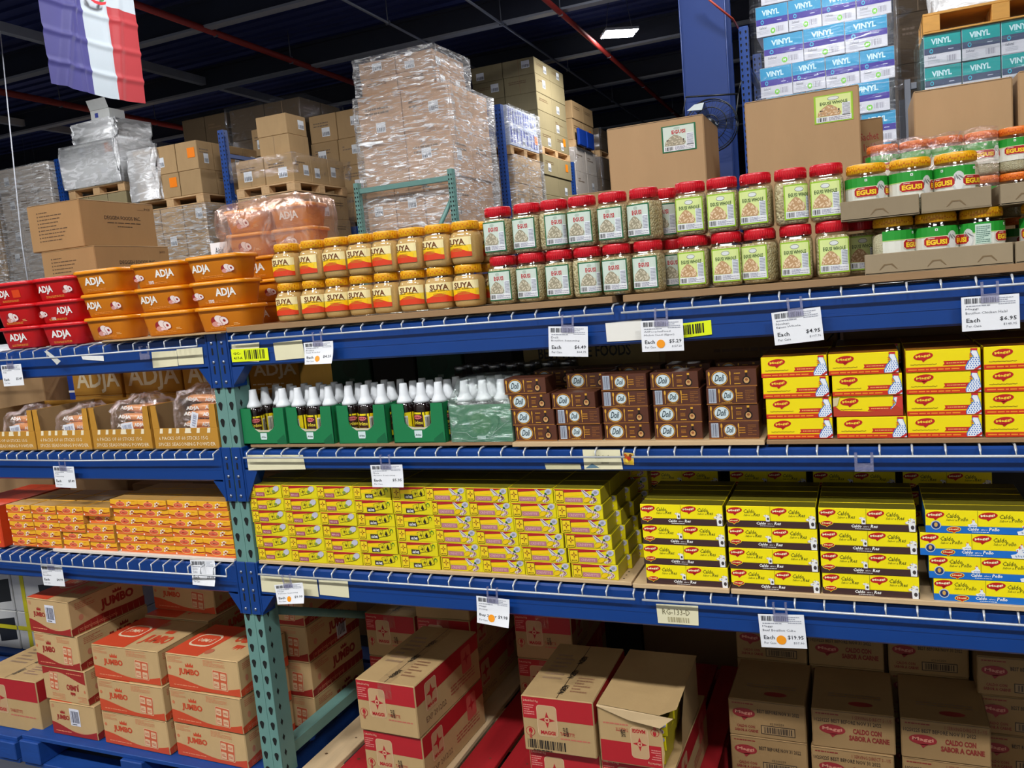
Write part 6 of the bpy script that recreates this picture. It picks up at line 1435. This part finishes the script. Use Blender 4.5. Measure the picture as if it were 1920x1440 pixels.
# ================================================================== BEYOND THE RACK
BK = {'tan': cardboard('pallet carton tan', (172, 142, 102)), 'warm': cardboard('pallet carton warm', (190, 152, 118)), 'olive': cardboard('pallet carton olive', (142, 130, 98)), 'dark': cardboard('pallet carton dark', (92, 76, 56)), 'white': cardboard('pallet carton white', (214, 216, 214)), 'grey': cardboard('pallet carton grey', (178, 168, 158)), 'bluewhite': cardboard('pallet carton blue white', (196, 204, 226))}
STK = ink(226, 230, 236); ORS = ink(250, 134, 20)
def bgcarton(x0, x1, y0, y1, z0, z1, kind, label, group, R, front_sticker=True, orange=False):
    w, d, h = x1-x0, y1-y0, z1-z0
    def fa(m, fr, w_, h_):
        if kind == 'bluewhite':
            for i in range(3): m.rect(fr, w_*(.08+.3*i), h_*.15, w_*(.24+.3*i), h_*.9, ink(86, 96, 176), .001)
        elif R.random() < .5: m.lines(fr, w_*.15, h_*.55, w_*.7, h_*.75, 2, ink(110, 86, 60), .001, R.randint(0, 99))
    m = MB(); m.cbox(-w/2, w/2, 0, d, 0, h, BK[kind], .006)
    F, Rr = Fr((-w/2, 0, 0), (1, 0, 0), (0, 0, 1)), Fr((w/2, 0, 0), (0, 1, 0), (0, 0, 1))
    fa(m, F, w, h); fa(m, Rr, d, h); m.rect(F, w*.49, .006, w*.51, h-.006, ink(140, 112, 78), .0008) if R.random() < .3 and kind not in ('white', 'bluewhite') else None
    o = m.build('cardboard_carton'); o.location = ((x0+x1)/2, y0, z0); o.rotation_euler.z = R.uniform(-.005, .005); tag(o, label, 'carton', group)
    for fr, q in ((F, w), (Rr, d)):
        if front_sticker and R.random() < .5 and q > .2:
            s = MB(); a = R.uniform(.1, .6)*q; b = R.uniform(.1, .45)*h; sw = min(.13, q*.3); s.rect(fr, a, b, a+sw, b+min(.12, h*.45), STK, .003); s.barcode(fr, a+.01, b+.012, a+sw-.01, b+min(.06, h*.22), ink(70, 74, 86), .0036, 3, 8); so = s.build('shipping_label', o); so['label'] = 'white shipping label'
    if orange:
        s = MB(); fr, q = (F, w) if orange == 'f' else (Rr, d); a = q*.55; s.rect(fr, a, h*.42, a+.12, h*.42+.12, ORS, .004); so = s.build('orange_sticker', o); so['label'] = 'square orange sticker'
    return o
def load(nm, x0, x1, y0, y1, z0, layers, kind, seed, orange=(), lean=0, base=None, cap=0):
    """stack of cartons on a pallet; only the sides one can see from the aisles are stocked"""
    R = random.Random(seed); z = z0; gp = 'cartons of the '+nm; n = len(layers)
    for k, (h, nx, ny) in enumerate(layers):
        cw, cd = (x1-x0)/nx, (y1-y0)/ny; dx = lean*k+R.uniform(-.012, .012)
        for i in range(nx):
            for j in range(ny):
                if not (j == 0 or i == nx-1): continue
                lb = '%s carton of %s, %s layer, %s' % ({'bluewhite': 'blue and white', 'white': 'white', 'grey': 'grey', 'dark': 'dark'}.get(kind, 'brown'), nm, rowname(k, n), ('front %s' % ORD[i]) if j == 0 else 'side %s' % ORD[j])
                bgcarton(x0+cw*i+.005+dx, x0+cw*(i+1)-.005+dx, y0+cd*j+.005, y0+cd*(j+1)-.005, z+.001, z+h-.001, kind, lb, gp, R, kind not in ('dark',), ('f' if (k, i) in orange and j == 0 else ('r' if ('r', k, j) in orange and i == nx-1 else False)))
        z += h
    return z
def bgpallet(x0, x1, y0, y1, z0, label, h=.12, wood=WOOD):
    t = empty('wooden_pallet', ((x0+x1)/2, (y0+y1)/2, z0)); tag(t, label, 'pallet'); w, d = x1-x0, y1-y0
    for k, (a, b) in enumerate(((h-.02, h), (0, .015))):
        m = MB(); m.cbox(-w/2, w/2, -d/2, d/2, a, b, wood, .003); m.build('deck_board' if k == 0 else 'bottom_board', t)
    for x in (-w/2+.06, 0, w/2-.06):
        for y in (-d/2+.06, 0, d/2-.06): m = MB(); m.cbox(x-.06, x+.06, y-.06, y+.06, .015, h-.02, wood, .003); m.build('pallet_block', t)
    return t
def wrap(x0, x1, y0, y1, z0, z1, label, mt, seed=1, bulge=.012, topz=0, segs=5, lean=0, cap=False):
    R = random.Random(seed); rr = []; w, d = x1-x0+2*bulge+.07, y1-y0+2*bulge+.06; z0 += .004; z1 += bulge+.012 if cap else -.003
    for i in range(segs+1):
        t = i/segs; rr.append([(p[0]+R.uniform(-bulge, bulge)+lean*t, p[1]+R.uniform(-bulge, bulge), p[2]+(R.uniform(-bulge, bulge)*.6 if 0 < i < segs or (cap and i) else 0)) for p in ring(w, d, .05, (z1-z0)*t, 9)])
    m = MB(); loft(m, rr, mt, True, (0, 1 if cap else 0)); o = m.build('stretch_wrap'); o.location = ((x0+x1)/2, (y0+y1)/2, z0); return tag(o, label, 'plastic wrap')
WRAP = film('stretch wrap', (250, 252, 255), .1, .85, 5, (1, 1, 6), .5, .2, 1.0, .05, .55)  # diffuse white share paints lamp glare into the streaks
WRAPW = film('milky stretch wrap', (250, 252, 255), .45, .5, 5, (1, 1, 3), .46, .3, 1.0, .1, .75)
WRAPD = film('loose dark wrap', (206, 210, 220), .1, .5, 5, (1, 2, 2), .58, .12, 1.2)
def shelfbeams(x0, x1, y0, y1, z, label, along='x'):
    m = MB()
    if along == 'x':
        for y in (y0, y1): m.cbox(x0, x1, y-.02, y+.02, z-.11, z, BLUE2, .004)
        for i in range(int((x1-x0)/.5)): m.box(x0+.5*i+.1, x0+.5*i+.2, y0+.02, y1-.02, z-.03, z-.005, WOOD)
    else:
        for x in (x0, x1): m.cbox(x-.02, x+.02, y0, y1, z-.11, z, BLUE2, .004)
        for i in range(int((y1-y0)/.5)): m.box(x0+.02, x1-.02, y0+.5*i+.1, y0+.5*i+.2, z-.03, z-.005, WOOD)
    o = m.build('rack_shelf'); tag(o, label, 'shelf')
def bgframe(nm, x, y0, y1, zt, label, mt=BLUE2, w=.085, zb=(2.4, 2.9), diag=True, alongx=False, x1=None):
    t = empty(nm, (0, 0, 0)); tag(t, label, 'rack frame')
    if not alongx:
        for y in (y0, y1-.08): a = MB(); post(a, x, y, zt, mt, w=w, d=.08, pitch=.0508, phase=.02); a.build('post', t)
        for z in (zt-.3, zt-1.5): a = MB(); a.cbox(x+.02, x+w-.02, y0+.08, y1-.08, z-.025, z+.025, mt, .003); a.build('brace', t)
        a = MB(); a.tube([(x+w/2, y0+.08, zt-.75), (x+w/2, y1-.08, zt-1.5)], .024, mt, 6); a.build('brace', t)
    else:
        for xx in (x, x1-w): a = MB(); post(a, xx, y0, zt, mt, w=w, d=.08, pitch=.0508, phase=.02); a.build('post', t)
        for z in (zt-.1,): a = MB(); a.cbox(x+w, x1-w, y0+.02, y0+.06, z-.03, z+.03, mt, .003); a.build('brace', t)
        a = MB(); a.tube([(x1-w, y0+.04, zt-.35), (x1-.55, y0+.04, zt-1.1)], .026, mt, 6); a.build('brace', t)
    return t
# row across the aisle, left part
Y6 = 6.34; BZ = 1.95
bgframe('rack_upright', -5.36, Y6, Y6+1.17, 3.82, 'tall blue rack frame with braces above the orange tubs')
bgframe('rack_upright', -8.18, Y6, Y6+1.17, 3.87, 'tall blue rack frame behind the upper brown carton at left')
bgframe('rack_upright', -10.95, Y6, Y6+1.17, 3.4, 'low blue rack frame at the far left')
for x0, x1 in ((-10.85, -8.19), (-8.05, -5.37), (-5.26, -4.2)): shelfbeams(x0, x1, Y6, Y6+1.17, BZ, 'blue pallet shelf across the aisle, %s' % {-10.85: 'far left bay', -8.05: 'bay between the tall blue frames', -5.26: 'short bay by the wrapped tower'}[x0])
def L_(nm, x0, x1, d, layers, kind, seed, y=Y6+.02, **k):
    bgpallet(x0, x1, y, y+d, k.get('zb', BZ)+.0005, 'wooden pallet under the '+nm); k.pop('zb', None)
    return load(nm, x0, x1, y, y+d, (k.pop('z', None) or BZ)+.121, layers, kind, seed, **k)
z = L_('far left wrapped load', -9.35, -8.33, 1.1, [(.36, 3, 3)]*5, 'grey', 3); wrap(-9.35, -8.33, Y6+.02, Y6+1.12, BZ+.122, z, 'clear wrap over the far left load beside the blue frame', WRAP, 5)
z = L_('second far left load', -10.6, -9.5, 1.1, [(.33, 3, 3)]*5, 'tan', 13); wrap(-10.6, -9.5, Y6+.02, Y6+1.12, BZ+.122, z, 'clear wrap over the load at the very left edge', WRAP, 6)
z = L_('load under white wrapped cartons', -8.02, -7.0, 1.1, [(.31, 3, 3)]*4, 'olive', 8)
bgpallet(-8.02, -7.0, Y6+.02, Y6+1.12, z+.0005, 'wooden pallet under the white wrapped cartons')
z0 = z+.121; z = load('white wrapped load', -8.0, -7.05, Y6+.02, Y6+.62, z0, [(.29, 2, 1), (.27, 2, 1)], 'white', 2, {(1, 1): 1}, 0); z2 = load('white wrapped load top', -7.75, -7.1, Y6+.08, Y6+.6, z, [(.2, 2, 1)], 'white', 4)
wrap(-8.0, -7.05, Y6+.02, Y6+.62, z0, z, 'milky wrap round the white cartons with an orange sticker', WRAPW, 7, .02); wrap(-7.75, -7.1, Y6+.08, Y6+.6, z, z2+.02, 'loose milky wrap on top of the white cartons', WRAPW, 8, .03, cap=True)
m = MB(); m.cbox(-.17, .17, 0, .26, 0, .16, BK['white'], .005); m.add([(-.17, 0, .16), (.17, 0, .16), (.22, -.09, .27), (-.12, -.09, .27)], [(0, 1, 2, 3)], BK['white']); m.rect(Fr((-.17, 0, 0), (1, 0, 0), (0, 0, 1)), .08, .06, .14, .12, ink(70, 80, 160), .001); o = m.build('open_carton'); o.location = (-7.45, Y6+.2, z2+.09); tag(o, 'small open white carton on top of the white wrapped load', 'carton')
z = L_('lower load with white labels', -6.85, -5.72, 1.15, [(.31, 3, 3)]*3, 'tan', 21); wrap(-6.85, -5.72, Y6+.02, Y6+1.17, BZ+.2, z, 'streaky wrap round the lower load with white labels', WRAP, 12)
bgpallet(-6.82, -5.72, Y6+.02, Y6+1.16, z+.0005, 'wooden pallet between the two label-covered loads')
z0 = z+.121; z = load('upper load with orange stickers', -6.8, -5.73, Y6+.02, Y6+1.17, z0, [(.3, 3, 4), (.35, 3, 4)], 'tan', 22, {(1, 2): 1, (0, 1): 1}); wrap(-6.8, -6.42, Y6+.0, Y6+.5, z0, z, 'shiny wrap on the left end of the upper label-covered load', WRAPW, 14, .02)
z = L_('load right of the blue frame', -5.2, -4.33, 1.1, [(.3, 2, 3)]*3, 'tan', 31); wrap(-5.2, -4.33, Y6+.02, Y6+1.12, z-.5, z, 'shiny wrap round the load right of the blue frame', WRAPD, 15, .02)
bgpallet(-5.2, -4.33, Y6+.02, Y6+1.12, z+.0005, 'wooden pallet right of the tall blue frame')
z0 = z+.121; z = load('upper load right of the blue frame', -5.18, -4.33, Y6+.04, Y6+1.12, z0, [(.33, 2, 3)], 'tan', 32); wrap(-5.18, -4.33, Y6+.04, Y6+1.12, z0+.08, z, 'glossy dark wrap round the upper load right of the blue frame', WRAPD, 16, .03)
z = load('top cartons right of the blue frame', -4.85, -4.4, Y6+.1, Y6+.5, z, [(.24, 1, 1), (.24, 1, 1)], 'tan', 33)
# second row further back, dim
for i, (x0, x1, zt, kd) in enumerate(((-8.4, -7.6, 4.05, 'olive'), (-7.45, -6.6, 4.5, 'dark'), (-6.55, -5.3, 4.5, 'dark'), (-5.2, -4.3, 4.2, 'tan'), (-5.9, -5.3, 4.2, 'tan'), (-9.9, -8.6, 4.0, 'tan'))):
    bgpallet(x0, x1, 8.0 if i != 4 else 8.05, 9.0, 2.6, 'wooden pallet of the dim back row, %s' % ORD[i]) if i != 4 else None
    n = 4; load('dim back row, %s stack' % ORD[i], x0, x1, 8.0 if i != 4 else 7.62, 9.0 if i != 4 else 7.82, 2.721 if i != 4 else 2.6, [((zt-2.721)/n, 2, 2)]*n, kd, 50+i)
shelfbeams(-10.2, -4.2, 7.6, 9.05, 2.599, 'blue pallet shelf of the dim back row')
wrap(-6.55, -5.3, 8.0, 9.0, 3.6, 4.5, 'dark crinkled wrap over a load of the dim back row', WRAPD, 17, .018, cap=True)
# tower of wrapped cartons behind the green frame
bgframe('rack_upright', -3.84, 6.85, None, 3.03, 'green rack frame end with diagonal brace in front of the wrapped tower', TEAL, .06, alongx=True, x1=-2.5)
shelfbeams(-3.8, -2.55, 7.0, 8.3, 1.87, 'shelf under the tall wrapped tower', 'y')
bgpallet(-3.8, -2.58, 7.04, 8.2, 1.871, 'wooden pallet under the tall wrapped tower')
z0 = 1.992; z = load('tall wrapped tower', -3.8, -2.58, 7.04, 8.2, z0, [(.46, 2, 2), (.535, 3, 2), (.535, 2, 2), (.53, 2, 2)], 'warm', 41, {}, .008); zt = load('top of the wrapped tower', -3.72, -2.7, 7.06, 7.9, z, [(.2, 2, 2), (.2, 2, 2)], 'warm', 42)
wrap(-3.8, -2.56, 7.04, 8.2, z0, z, 'shiny clear stretch wrap round the tall carton tower', WRAP, 18, .02, 0, 7, .02); wrap(-3.72, -2.7, 7.06, 7.9, z, zt, 'shiny clear stretch wrap round the top of the carton tower', WRAP, 19, .025, cap=True)
# row running back along the cross aisle
XA = -2.57
for y, zt_, lb in ((8.66, 4.06, 'blue rack frame right of the wrapped tower'), (11.6, 3.6, 'blue rack frame partly hidden by wrap, further back')):
    a = empty('rack_upright', (0, 0, 0)); tag(a, lb, 'rack frame')
    for x in (XA-.09, XA-1.2): q = MB(); post(q, x, y, zt_, BLUE2, w=.09, d=.09, phase=.02); q.build('post', a)
    q = MB(); q.cbox(XA-1.12, XA-.09, y+.02, y+.06, zt_-.4, zt_-.35, BLUE2, .003); q.build('brace', a)
shelfbeams(XA-1.15, XA, 8.78, 11.58, 2.55, 'blue pallet shelf along the cross aisle, nearer bay', 'y'); shelfbeams(XA-1.15, XA, 11.72, 15.2, 2.55, 'blue pallet shelf along the cross aisle, further bay', 'y')
def cross(nm, y0, y1, zb, layers, kd, seed, orr=(), wp=None, sub='', x1=XA):
    bgpallet(x1-1.05, x1, y0, y1, zb+.0005, 'wooden pallet under the '+nm); z = load(nm, x1-1.05, x1, y0, y1, zb+.121, layers, kd, seed, orr)
    if wp: wrap(x1-1.05, x1, y0, y1, zb+.125, z, 'clear wrap round the '+nm, wp, seed)
    return z
z = cross('brown load below the blue cartons', 8.95, 10.05, 2.551, [(.38, 2, 2), (.38, 2, 2)], 'tan', 61, (), WRAP); z = cross('blue and white load', 8.9, 10.02, z, [(.28, 2, 3), (.26, 2, 4)], 'bluewhite', 62, {('r', 0, 2): 1}, WRAP)
z = cross('lower olive load', 10.16, 11.5, 2.551, [(.3, 2, 2), (.3, 2, 2), (.3, 2, 2)], 'olive', 63, {('r', 2, 1): 1}); z = cross('tall olive load', 10.16, 11.5, z, [(.27, 2, 2), (.27, 3, 2), (.26, 2, 2), (.27, 2, 2), (.24, 2, 2)], 'olive', 64, {('r', 0, 1): 1})
z = cross('dark wrapped load with blue packs', 11.75, 13.0, 2.551, [(.4, 2, 2)]*3, 'grey', 65, (), WRAPD); z = cross('brown load with an orange sticker', 11.8, 13.0, z, [(.35, 2, 2), (.3, 2, 2)], 'tan', 66, {('r', 0, 1): 1})
z = cross('far glossy wrapped load', 13.3, 14.6, 2.551, [(.4, 2, 2)]*3, 'dark', 67, (), WRAPD); z = cross('farthest dark load', 13.3, 14.6, z, [(.4, 2, 2)], 'dark', 68, (), WRAPD)
for i in range(2): m = MB(); m.cbox(0, .05, 0, .4, 0, .28, mat('blue pack', (24, 60, 150), .3, coat=.3), .01); o = m.build('blue_pack'); o.location = (XA+.03, 11.85+.45*i, 3.9); tag(o, 'blue pack held under the wrap of the dark load, %s' % ('nearer', 'further')[i], 'pack')
# right part: glove boxes
def vinyl(teal):
    c = (24, 160, 160) if teal else (20, 150, 200); b2 = (70, 78, 110) if teal else (52, 30, 150)
    def f(m, fr, w, h):
        m.rect(fr, .002, h*.58, w-.002, h-.003, ink(*c), .001); m.rect(fr, .002, h*.38, w-.002, h*.58, ink(*b2), .001)
        m.txt(fr, 'VINYL', w*.2, h*.68, w*.74, h*.86, ink(206, 240, 248), .0016, .04); m.lines(fr, w*.36, h*.615, w*.6, h*.645, 1, ink(150, 220, 236), .0016); m.lines(fr, w*.66, h*.45, w*.86, h*.5, 1, ink(220, 226, 250), .0016)
        m.ell(fr, w*.2, h*.48, w*.05, h*.07, ink(60, 190, 220), .0016, 14); m.ell(fr, w*.2, h*.48, w*.03, h*.04, ink(*b2), .002, 12)
        m.txt(fr, 'Safetal', w*.1, h*.25, w*.32, h*.33, ink(130, 134, 150), .0014, .01, 0, 1); m.lines(fr, w*.1, h*.08, w*.42, h*.22, 3, ink(190, 194, 206), .0014, 3); m.barcode(fr, w*.62, h*.1, w*.86, h*.28, ink(150, 150, 166), .0014, 4, 9)
        if not teal: m.ell(fr, w*.52, h*.16, w*.075, h*.09, ink(120, 206, 60), .0016, 18); m.txt(fr, 'M', w*.49, h*.12, w*.55, h*.2, WHITE, .002, .04, 0, 1)
    return f
WHB = cardboard('white glove case', (214, 216, 226)); TLB = cardboard('teal glove case side', (30, 110, 116))
Yv = 5.62
def vcase(teal, w, h): return Proto(carton('glove_case', w-.004, .4, h-.002, WHB, vinyl(teal), None, None, (lambda m, fr, ww, hh: m.rect(fr, .002, .002, ww-.002, hh-.002, ink(20, 96, 100), .001)) if teal else None, None))
v4, v3, vt = vcase(False, .259, .2475), vcase(False, .317, .2475), vcase(True, .262, .243)
z = 2.26; lay = [(1.05, 4), (1.1, 3), (1.07, 4), (1.1, 3), (1.05, 4), (1.09, 3), (1.05, 4)]
lay = [(1.07, 4), (1.1, 3), (1.06, 4), (1.1, 3), (1.055, 4), (1.1, 3), (1.05, 4), (1.1, 3)]
zz = 3.5+.2475-.2475*6
GV = 'blue banded glove cases'; GVT = 'teal banded glove cases'
for k, (x0, n) in enumerate(((1.1, 3), (1.055, 4), (1.1, 3), (1.06, 4), (1.1, 3), (1.05, 4), (1.1, 3))):
    for i in range(n): (v4 if n == 4 else v3).place((x0+(.259 if n == 4 else .317)*(i+.5), Yv+jit(.01), zz+.2475*k), jit(.012), 'blue banded glove case behind the cartons, %s layer, %s from the left' % (rowname(k, 7), ORD[i]), 'case', GV)
bgpallet(1.05, 2.1, Yv, Yv+1.1, zz-.1215, 'wooden pallet under the blue banded glove cases')
wrap(1.05, 2.09, Yv, Yv+.42, zz, zz+.2475*7, 'streaky clear wrap over the blue banded glove cases', film('glove wrap', (240, 246, 255), .05, .5, 2.6, (1, 1, 9), .6, .2, .8), 71, .008)
zz2 = 3.28-.244*4
for k in range(4):
    for i in range(4): vt.place((2.3+.264*(i+.5), Yv+jit(.01), zz2+.244*k), jit(.012), 'teal banded glove case under the raised pallet, %s layer, %s from the left' % (rowname(k, 4), ORD[i]), 'case', GVT)
bgpallet(2.3, 3.36, Yv, Yv+1.1, zz2-.1215, 'wooden pallet under the teal banded glove cases')
wrap(2.3, 3.36, Yv, Yv+.42, zz2, zz2+.976, 'clear wrap over the teal banded glove cases', film('teal wrap', (210, 246, 250), .06, .45, 2.6, (1, 1, 7), .6, .2, .8), 72, .008)
YW = mat('honey pallet wood', (206, 150, 70), .6, var=.15, scale=6, stretch=(2, 6, 6))
bgpallet(2.3, 3.36, Yv-.02, Yv+.5, zz2+.977, 'honey coloured pallet standing on the teal glove cases', .155, YW)
z = load('load on the honey pallet', 2.42, 3.3, Yv+.05, Yv+.45, zz2+1.134, [(.3, 2, 1)], 'white', 73); wrap(2.42, 3.3, Yv+.05, Yv+.45, zz2+1.136, z, 'milky wrap on the load above the honey pallet', WRAPW, 74)
z = load('load between the glove cases', 2.16, 3.3, 6.95, 7.95, 2.0, [(.45, 3, 2)]*5, 'dark', 75); wrap(2.16, 3.3, 6.95, 7.95, 2.0, z, 'loose dark wrap between the two glove case stacks', WRAPD, 76, .05)
shelfbeams(1.02, 2.12, Yv, Yv+1.1, zz-.122, 'blue pallet shelf under the blue banded glove cases') ; 
m = MB(); m.cbox(2.28, 3.5, Yv, Yv+1.1, zz2-.2, zz2-.1225, BLUE2, .004); tag(m.build('rack_shelf'), 'shelf under the teal banded glove cases', 'shelf')
m = MB(); m.cbox(2.1, 3.5, 6.85, 8.05, 1.88, 1.999, BLUE2, .004); tag(m.build('rack_shelf'), 'shelf under the dark wrapped load', 'shelf')
bgframe('rack_upright', .905, Yv, Yv+1.12, 3.62, 'blue rack frame with teardrop slots beside the blue column', BLUE2, .078)
GREYM = mat('grey rack metal', (110, 114, 124), .5, var=.1)
a = empty('rack_upright', (0, 0, 0)); tag(a, 'dim grey rack frame between the two glove case stacks', 'rack frame')
for y in (Yv+.05, Yv+1.0): q = MB(); q.cbox(2.16, 2.205, y, y+.06, 0, 2.98, GREYM, .003); q.build('post', a)
q = MB(); q.cbox(2.205, 2.25, Yv+.06, Yv+.1, 2.9, 2.95, GREYM, .003); q.build('brace', a)
# blue building column
BLC = mat('blue column paint', (7, 42, 104), .45, var=.12, scale=2, bump=.02)
m = MB(); x0, x1, y0 = .5, .86, 5.2; m.cbox(x0, x1, y0, y0+.02, 0, 5.6, BLC, .004); m.box((x0+x1)/2-.01, (x0+x1)/2+.01, y0+.02, y0+.34, 0, 5.6, BLC); m.cbox(x0, x1, y0+.34, y0+.36, 0, 5.6, BLC, .004)
for x in (x0, x1): m.tube([(x, y0-.004, 0), (x, y0-.004, 5.6)], .007, BLC, 6)
m.cbox(x0-.08, x1+.08, y0-.08, y0+.44, 0, .03, BLC, .004)
o = m.build('column_1'); o['kind'] = 'structure'
c = U(1332, 234, Y=4.95); FB = mat('black fan wire', (26, 28, 32), .4, metal=.3); FG = clear('smoky fan blade', (150, 160, 170), .25, .2)
t = empty('wall_fan', c); tag(t, 'round black caged fan strapped to the blue column', 'fan')
m = MB()
for r, y in ((.2, 0), (.205, .05), (.2, .1), (.13, -.03), (.07, -.045)): m.tube([(r*math.cos(2*PI*i/28), y, r*math.sin(2*PI*i/28)) for i in range(29)], .004, FB, 5)
for i in range(36):
    t_ = 2*PI*i/36; q = (math.cos(t_), math.sin(t_)); m.tube([(.05*q[0], -.048, .05*q[1]), (.13*q[0], -.032, .13*q[1]), (.2*q[0], 0, .2*q[1]), (.205*q[0], .05, .205*q[1])], .0016, FB, 4)
m.build('fan_cage', t)
m = MB(); m.lathe([(.05, -.05), (.05, -.03), (.045, .0), (.04, .1), (.0, .1)], FB, 20, M=Matrix.Rotation(PI/2, 4, 'X') @ Matrix.Translation((0, 0, -.0))); m.build('fan_motor', t)
for k in range(3):
    m = MB(); R3 = Matrix.Rotation(2*PI*k/3, 4, 'Y'); m.add([(.03, .02, -.03), (.17, .0, -.06), (.18, .03, .04), (.03, .05, .03)], [(0, 1, 2, 3)], FG, False, R3); m.build('fan_blade', t)
m = MB(); p0, p1 = U(1286, 182, Y=5.1)-c, U(1384, 176, Y=5.1)-c; m.tube([p0, p1], .008, FB, 6); m.tube([p0, p0+Vector((-.03, .02, -.1)), p0+Vector((-.04, .02, -.2))], .005, FB, 5); m.tube([p1, p1+Vector((-.01, .0, -.08)), (.19, .02, .02)], .006, FB, 5); m.tube([p1, p1+Vector((.03, 0, .1))], .005, FB, 5); m.build('fan_strap', t)
m = MB(); m.add([U(1288, 208, Y=4.9)-c, U(1302, 196, Y=4.9)-c, U(1320, 192, Y=4.9)-c, U(1316, 206, Y=4.9)-c], [(3, 2, 1, 0)], ink(196, 206, 206)); m.build('fan_badge', t)
m = MB(); a_, b_ = U(1330, 0, Y=5.08), U(1384, 52, Y=5.6); m.tube([U(1318, -14, Y=5.08), a_, U(1374, 36, Y=5.1), b_], .009, mat('red cable', (170, 66, 48), .5), 6); tag(m.build('red_cable'), 'thin reddish cable from the roof to the blue rack post', 'cable')
# hanging flag
FX = -4.0; fy0, fy1, fz0, fz1 = 2.95, 3.89, 3.515, 5.345; FW, FH = fy1-fy0, fz1-fz0
def flag_mat():
    m, nt, b = new_mat('flag cloth'); N = nt.nodes; L = nt.links
    tc = N.new('ShaderNodeTexCoord'); sp = N.new('ShaderNodeSeparateXYZ'); L.new(tc.outputs['Generated'], sp.inputs[0])
    def st(out, v, op='GREATER_THAN'): n = N.new('ShaderNodeMath'); n.operation = op; n.inputs[1].default_value = v; L.new(out, n.inputs[0]); return n.outputs[0]
    def mix(f, a, c_):
        n = N.new('ShaderNodeMixRGB'); L.new(f, n.inputs[0])
        for k, q in ((1, a), (2, c_)):
            if isinstance(q, tuple): n.inputs[k].default_value = q
            else: L.new(q, n.inputs[k])
        return n.outputs[0]
    Bc, Rc, Wc = rgb((48, 44, 116)), rgb((160, 30, 38)), rgb((172, 182, 190))
    y, zc = sp.outputs['Y'], sp.outputs['Z']
    low = mix(st(y, .555), Bc, Rc); hi = mix(st(y, .555), Rc, Bc); q = mix(st(zc, .5), low, hi)
    ab = N.new('ShaderNodeMath'); ab.operation = 'SUBTRACT'; ab.inputs[1].default_value = .555; L.new(y, ab.inputs[0]); a2 = N.new('ShaderNodeMath'); a2.operation = 'ABSOLUTE'; L.new(ab.outputs[0], a2.inputs[0])
    zb_ = N.new('ShaderNodeMath'); zb_.operation = 'SUBTRACT'; zb_.inputs[1].default_value = .5; L.new(zc, zb_.inputs[0]); z2_ = N.new('ShaderNodeMath'); z2_.operation = 'ABSOLUTE'; L.new(zb_.outputs[0], z2_.inputs[0])
    q = mix(st(a2.outputs[0], .135, 'LESS_THAN'), q, Wc); q = mix(st(z2_.outputs[0], .082, 'LESS_THAN'), q, Wc)
    L.new(q, b.inputs['Base Color']); b.inputs['Roughness'].default_value = .65; b.inputs['Sheen Weight'].default_value = .3
    b.inputs['Emission Strength'].default_value = 0
    return m
def fp(u, v):
    cr = lambda t, w_: max(0, 1-abs(t)/w_)                          # pressed-in creases and soft drape
    fold = .010*math.sin(7*u+1.5*v)+.008*math.sin(4*u-5*v)+.014*sum(cr(v-k, .018) for k in (.1, .23, .36, .5, .62, .75, .88))+.012*sum(cr(u-k, .03) for k in (.33, .66))+.03*cr(u-.12-.5*v, .07)*(v < .45)+.02*cr(u-.72-.2*v, .06)
    return (FX+fold, fy0+FW*u+.01*math.sin(5*v)*(u-.5), fz0+FH*v+.02*math.sin(PI*u)*(1-v)*-1)
m = sheetmesh(fp, 70, 150, flag_mat()); fo = m.build('hanging_flag'); tag(fo, 'blue, white and red flag with a crest hanging from the roof at left', 'flag')
e = MB(); fr = Fr((FX+.045, fy0+FW*.555, fz0+FH*.475), (0, 1, 0), (0, 0, 1))
e.poly(fr, [(-.06, .08), (.06, .08), (.06, -.02), (0, -.07), (-.06, -.02)], ink(190, 200, 210), 0); e.poly(fr, [(-.055, .075), (0, .075), (0, .02), (-.055, .02)], ink(50, 60, 150), .001); e.poly(fr, [(0, .02), (.055, .02), (.055, -.02), (0, -.065)], ink(50, 60, 150), .001); e.poly(fr, [(0, .075), (.055, .075), (.055, .02), (0, .02)], ink(190, 40, 50), .001); e.poly(fr, [(-.055, .02), (0, .02), (0, -.065), (-.055, -.02)], ink(190, 40, 50), .001); e.rect(fr, -.01, -.03, .01, .075, WHITE, .002); e.rect(fr, -.05, .012, .05, .028, WHITE, .002)
for s in (-1, 1):
    for i in range(9): t_ = i/8; e.ell(fr, s*(.03+.07*math.sin(PI*(.1+.75*t_))), -.1+.2*t_, .022, .01, ink(40, 110, 60) if i % 2 else ink(60, 130, 70), .001, 8, s*(.6+t_))
e.poly(fr, [(-.09, -.1), (-.03, -.12), (.03, -.12), (.09, -.1), (.08, -.125), (.03, -.145), (-.03, -.145), (-.08, -.125)], ink(190, 40, 50), .002); e.poly(fr, [(-.08, .12), (0, .145), (.08, .12), (.075, .1), (0, .122), (-.075, .1)], ink(50, 60, 150), .002)
e.build('flag_crest', fo)
w_ = MB(); w_.tube([(FX, fy0-.02, fz1), (FX, fy1+.02, fz1)], .012, GREYP, 6); w_.build('flag_rod', fo)
for y in (fy0+.05, fy1-.05): w_ = MB(); w_.tube([(FX, y, fz1), (FX, y, 5.7)], .003, GREYP, 4); w_.build('flag_cord', fo)
m = MB(); a_, b_ = U(-8, -20, Y=5.6), U(40, 450, Y=5.6); m.tube([Vector((a_.x, a_.y, 5.7)) , a_, b_, b_+Vector((.0, 0, -1.2))], .008, ink(206, 210, 220), 5); tag(m.build('ceiling_string'), 'thin white string hanging from the roof at the left edge', 'cord')
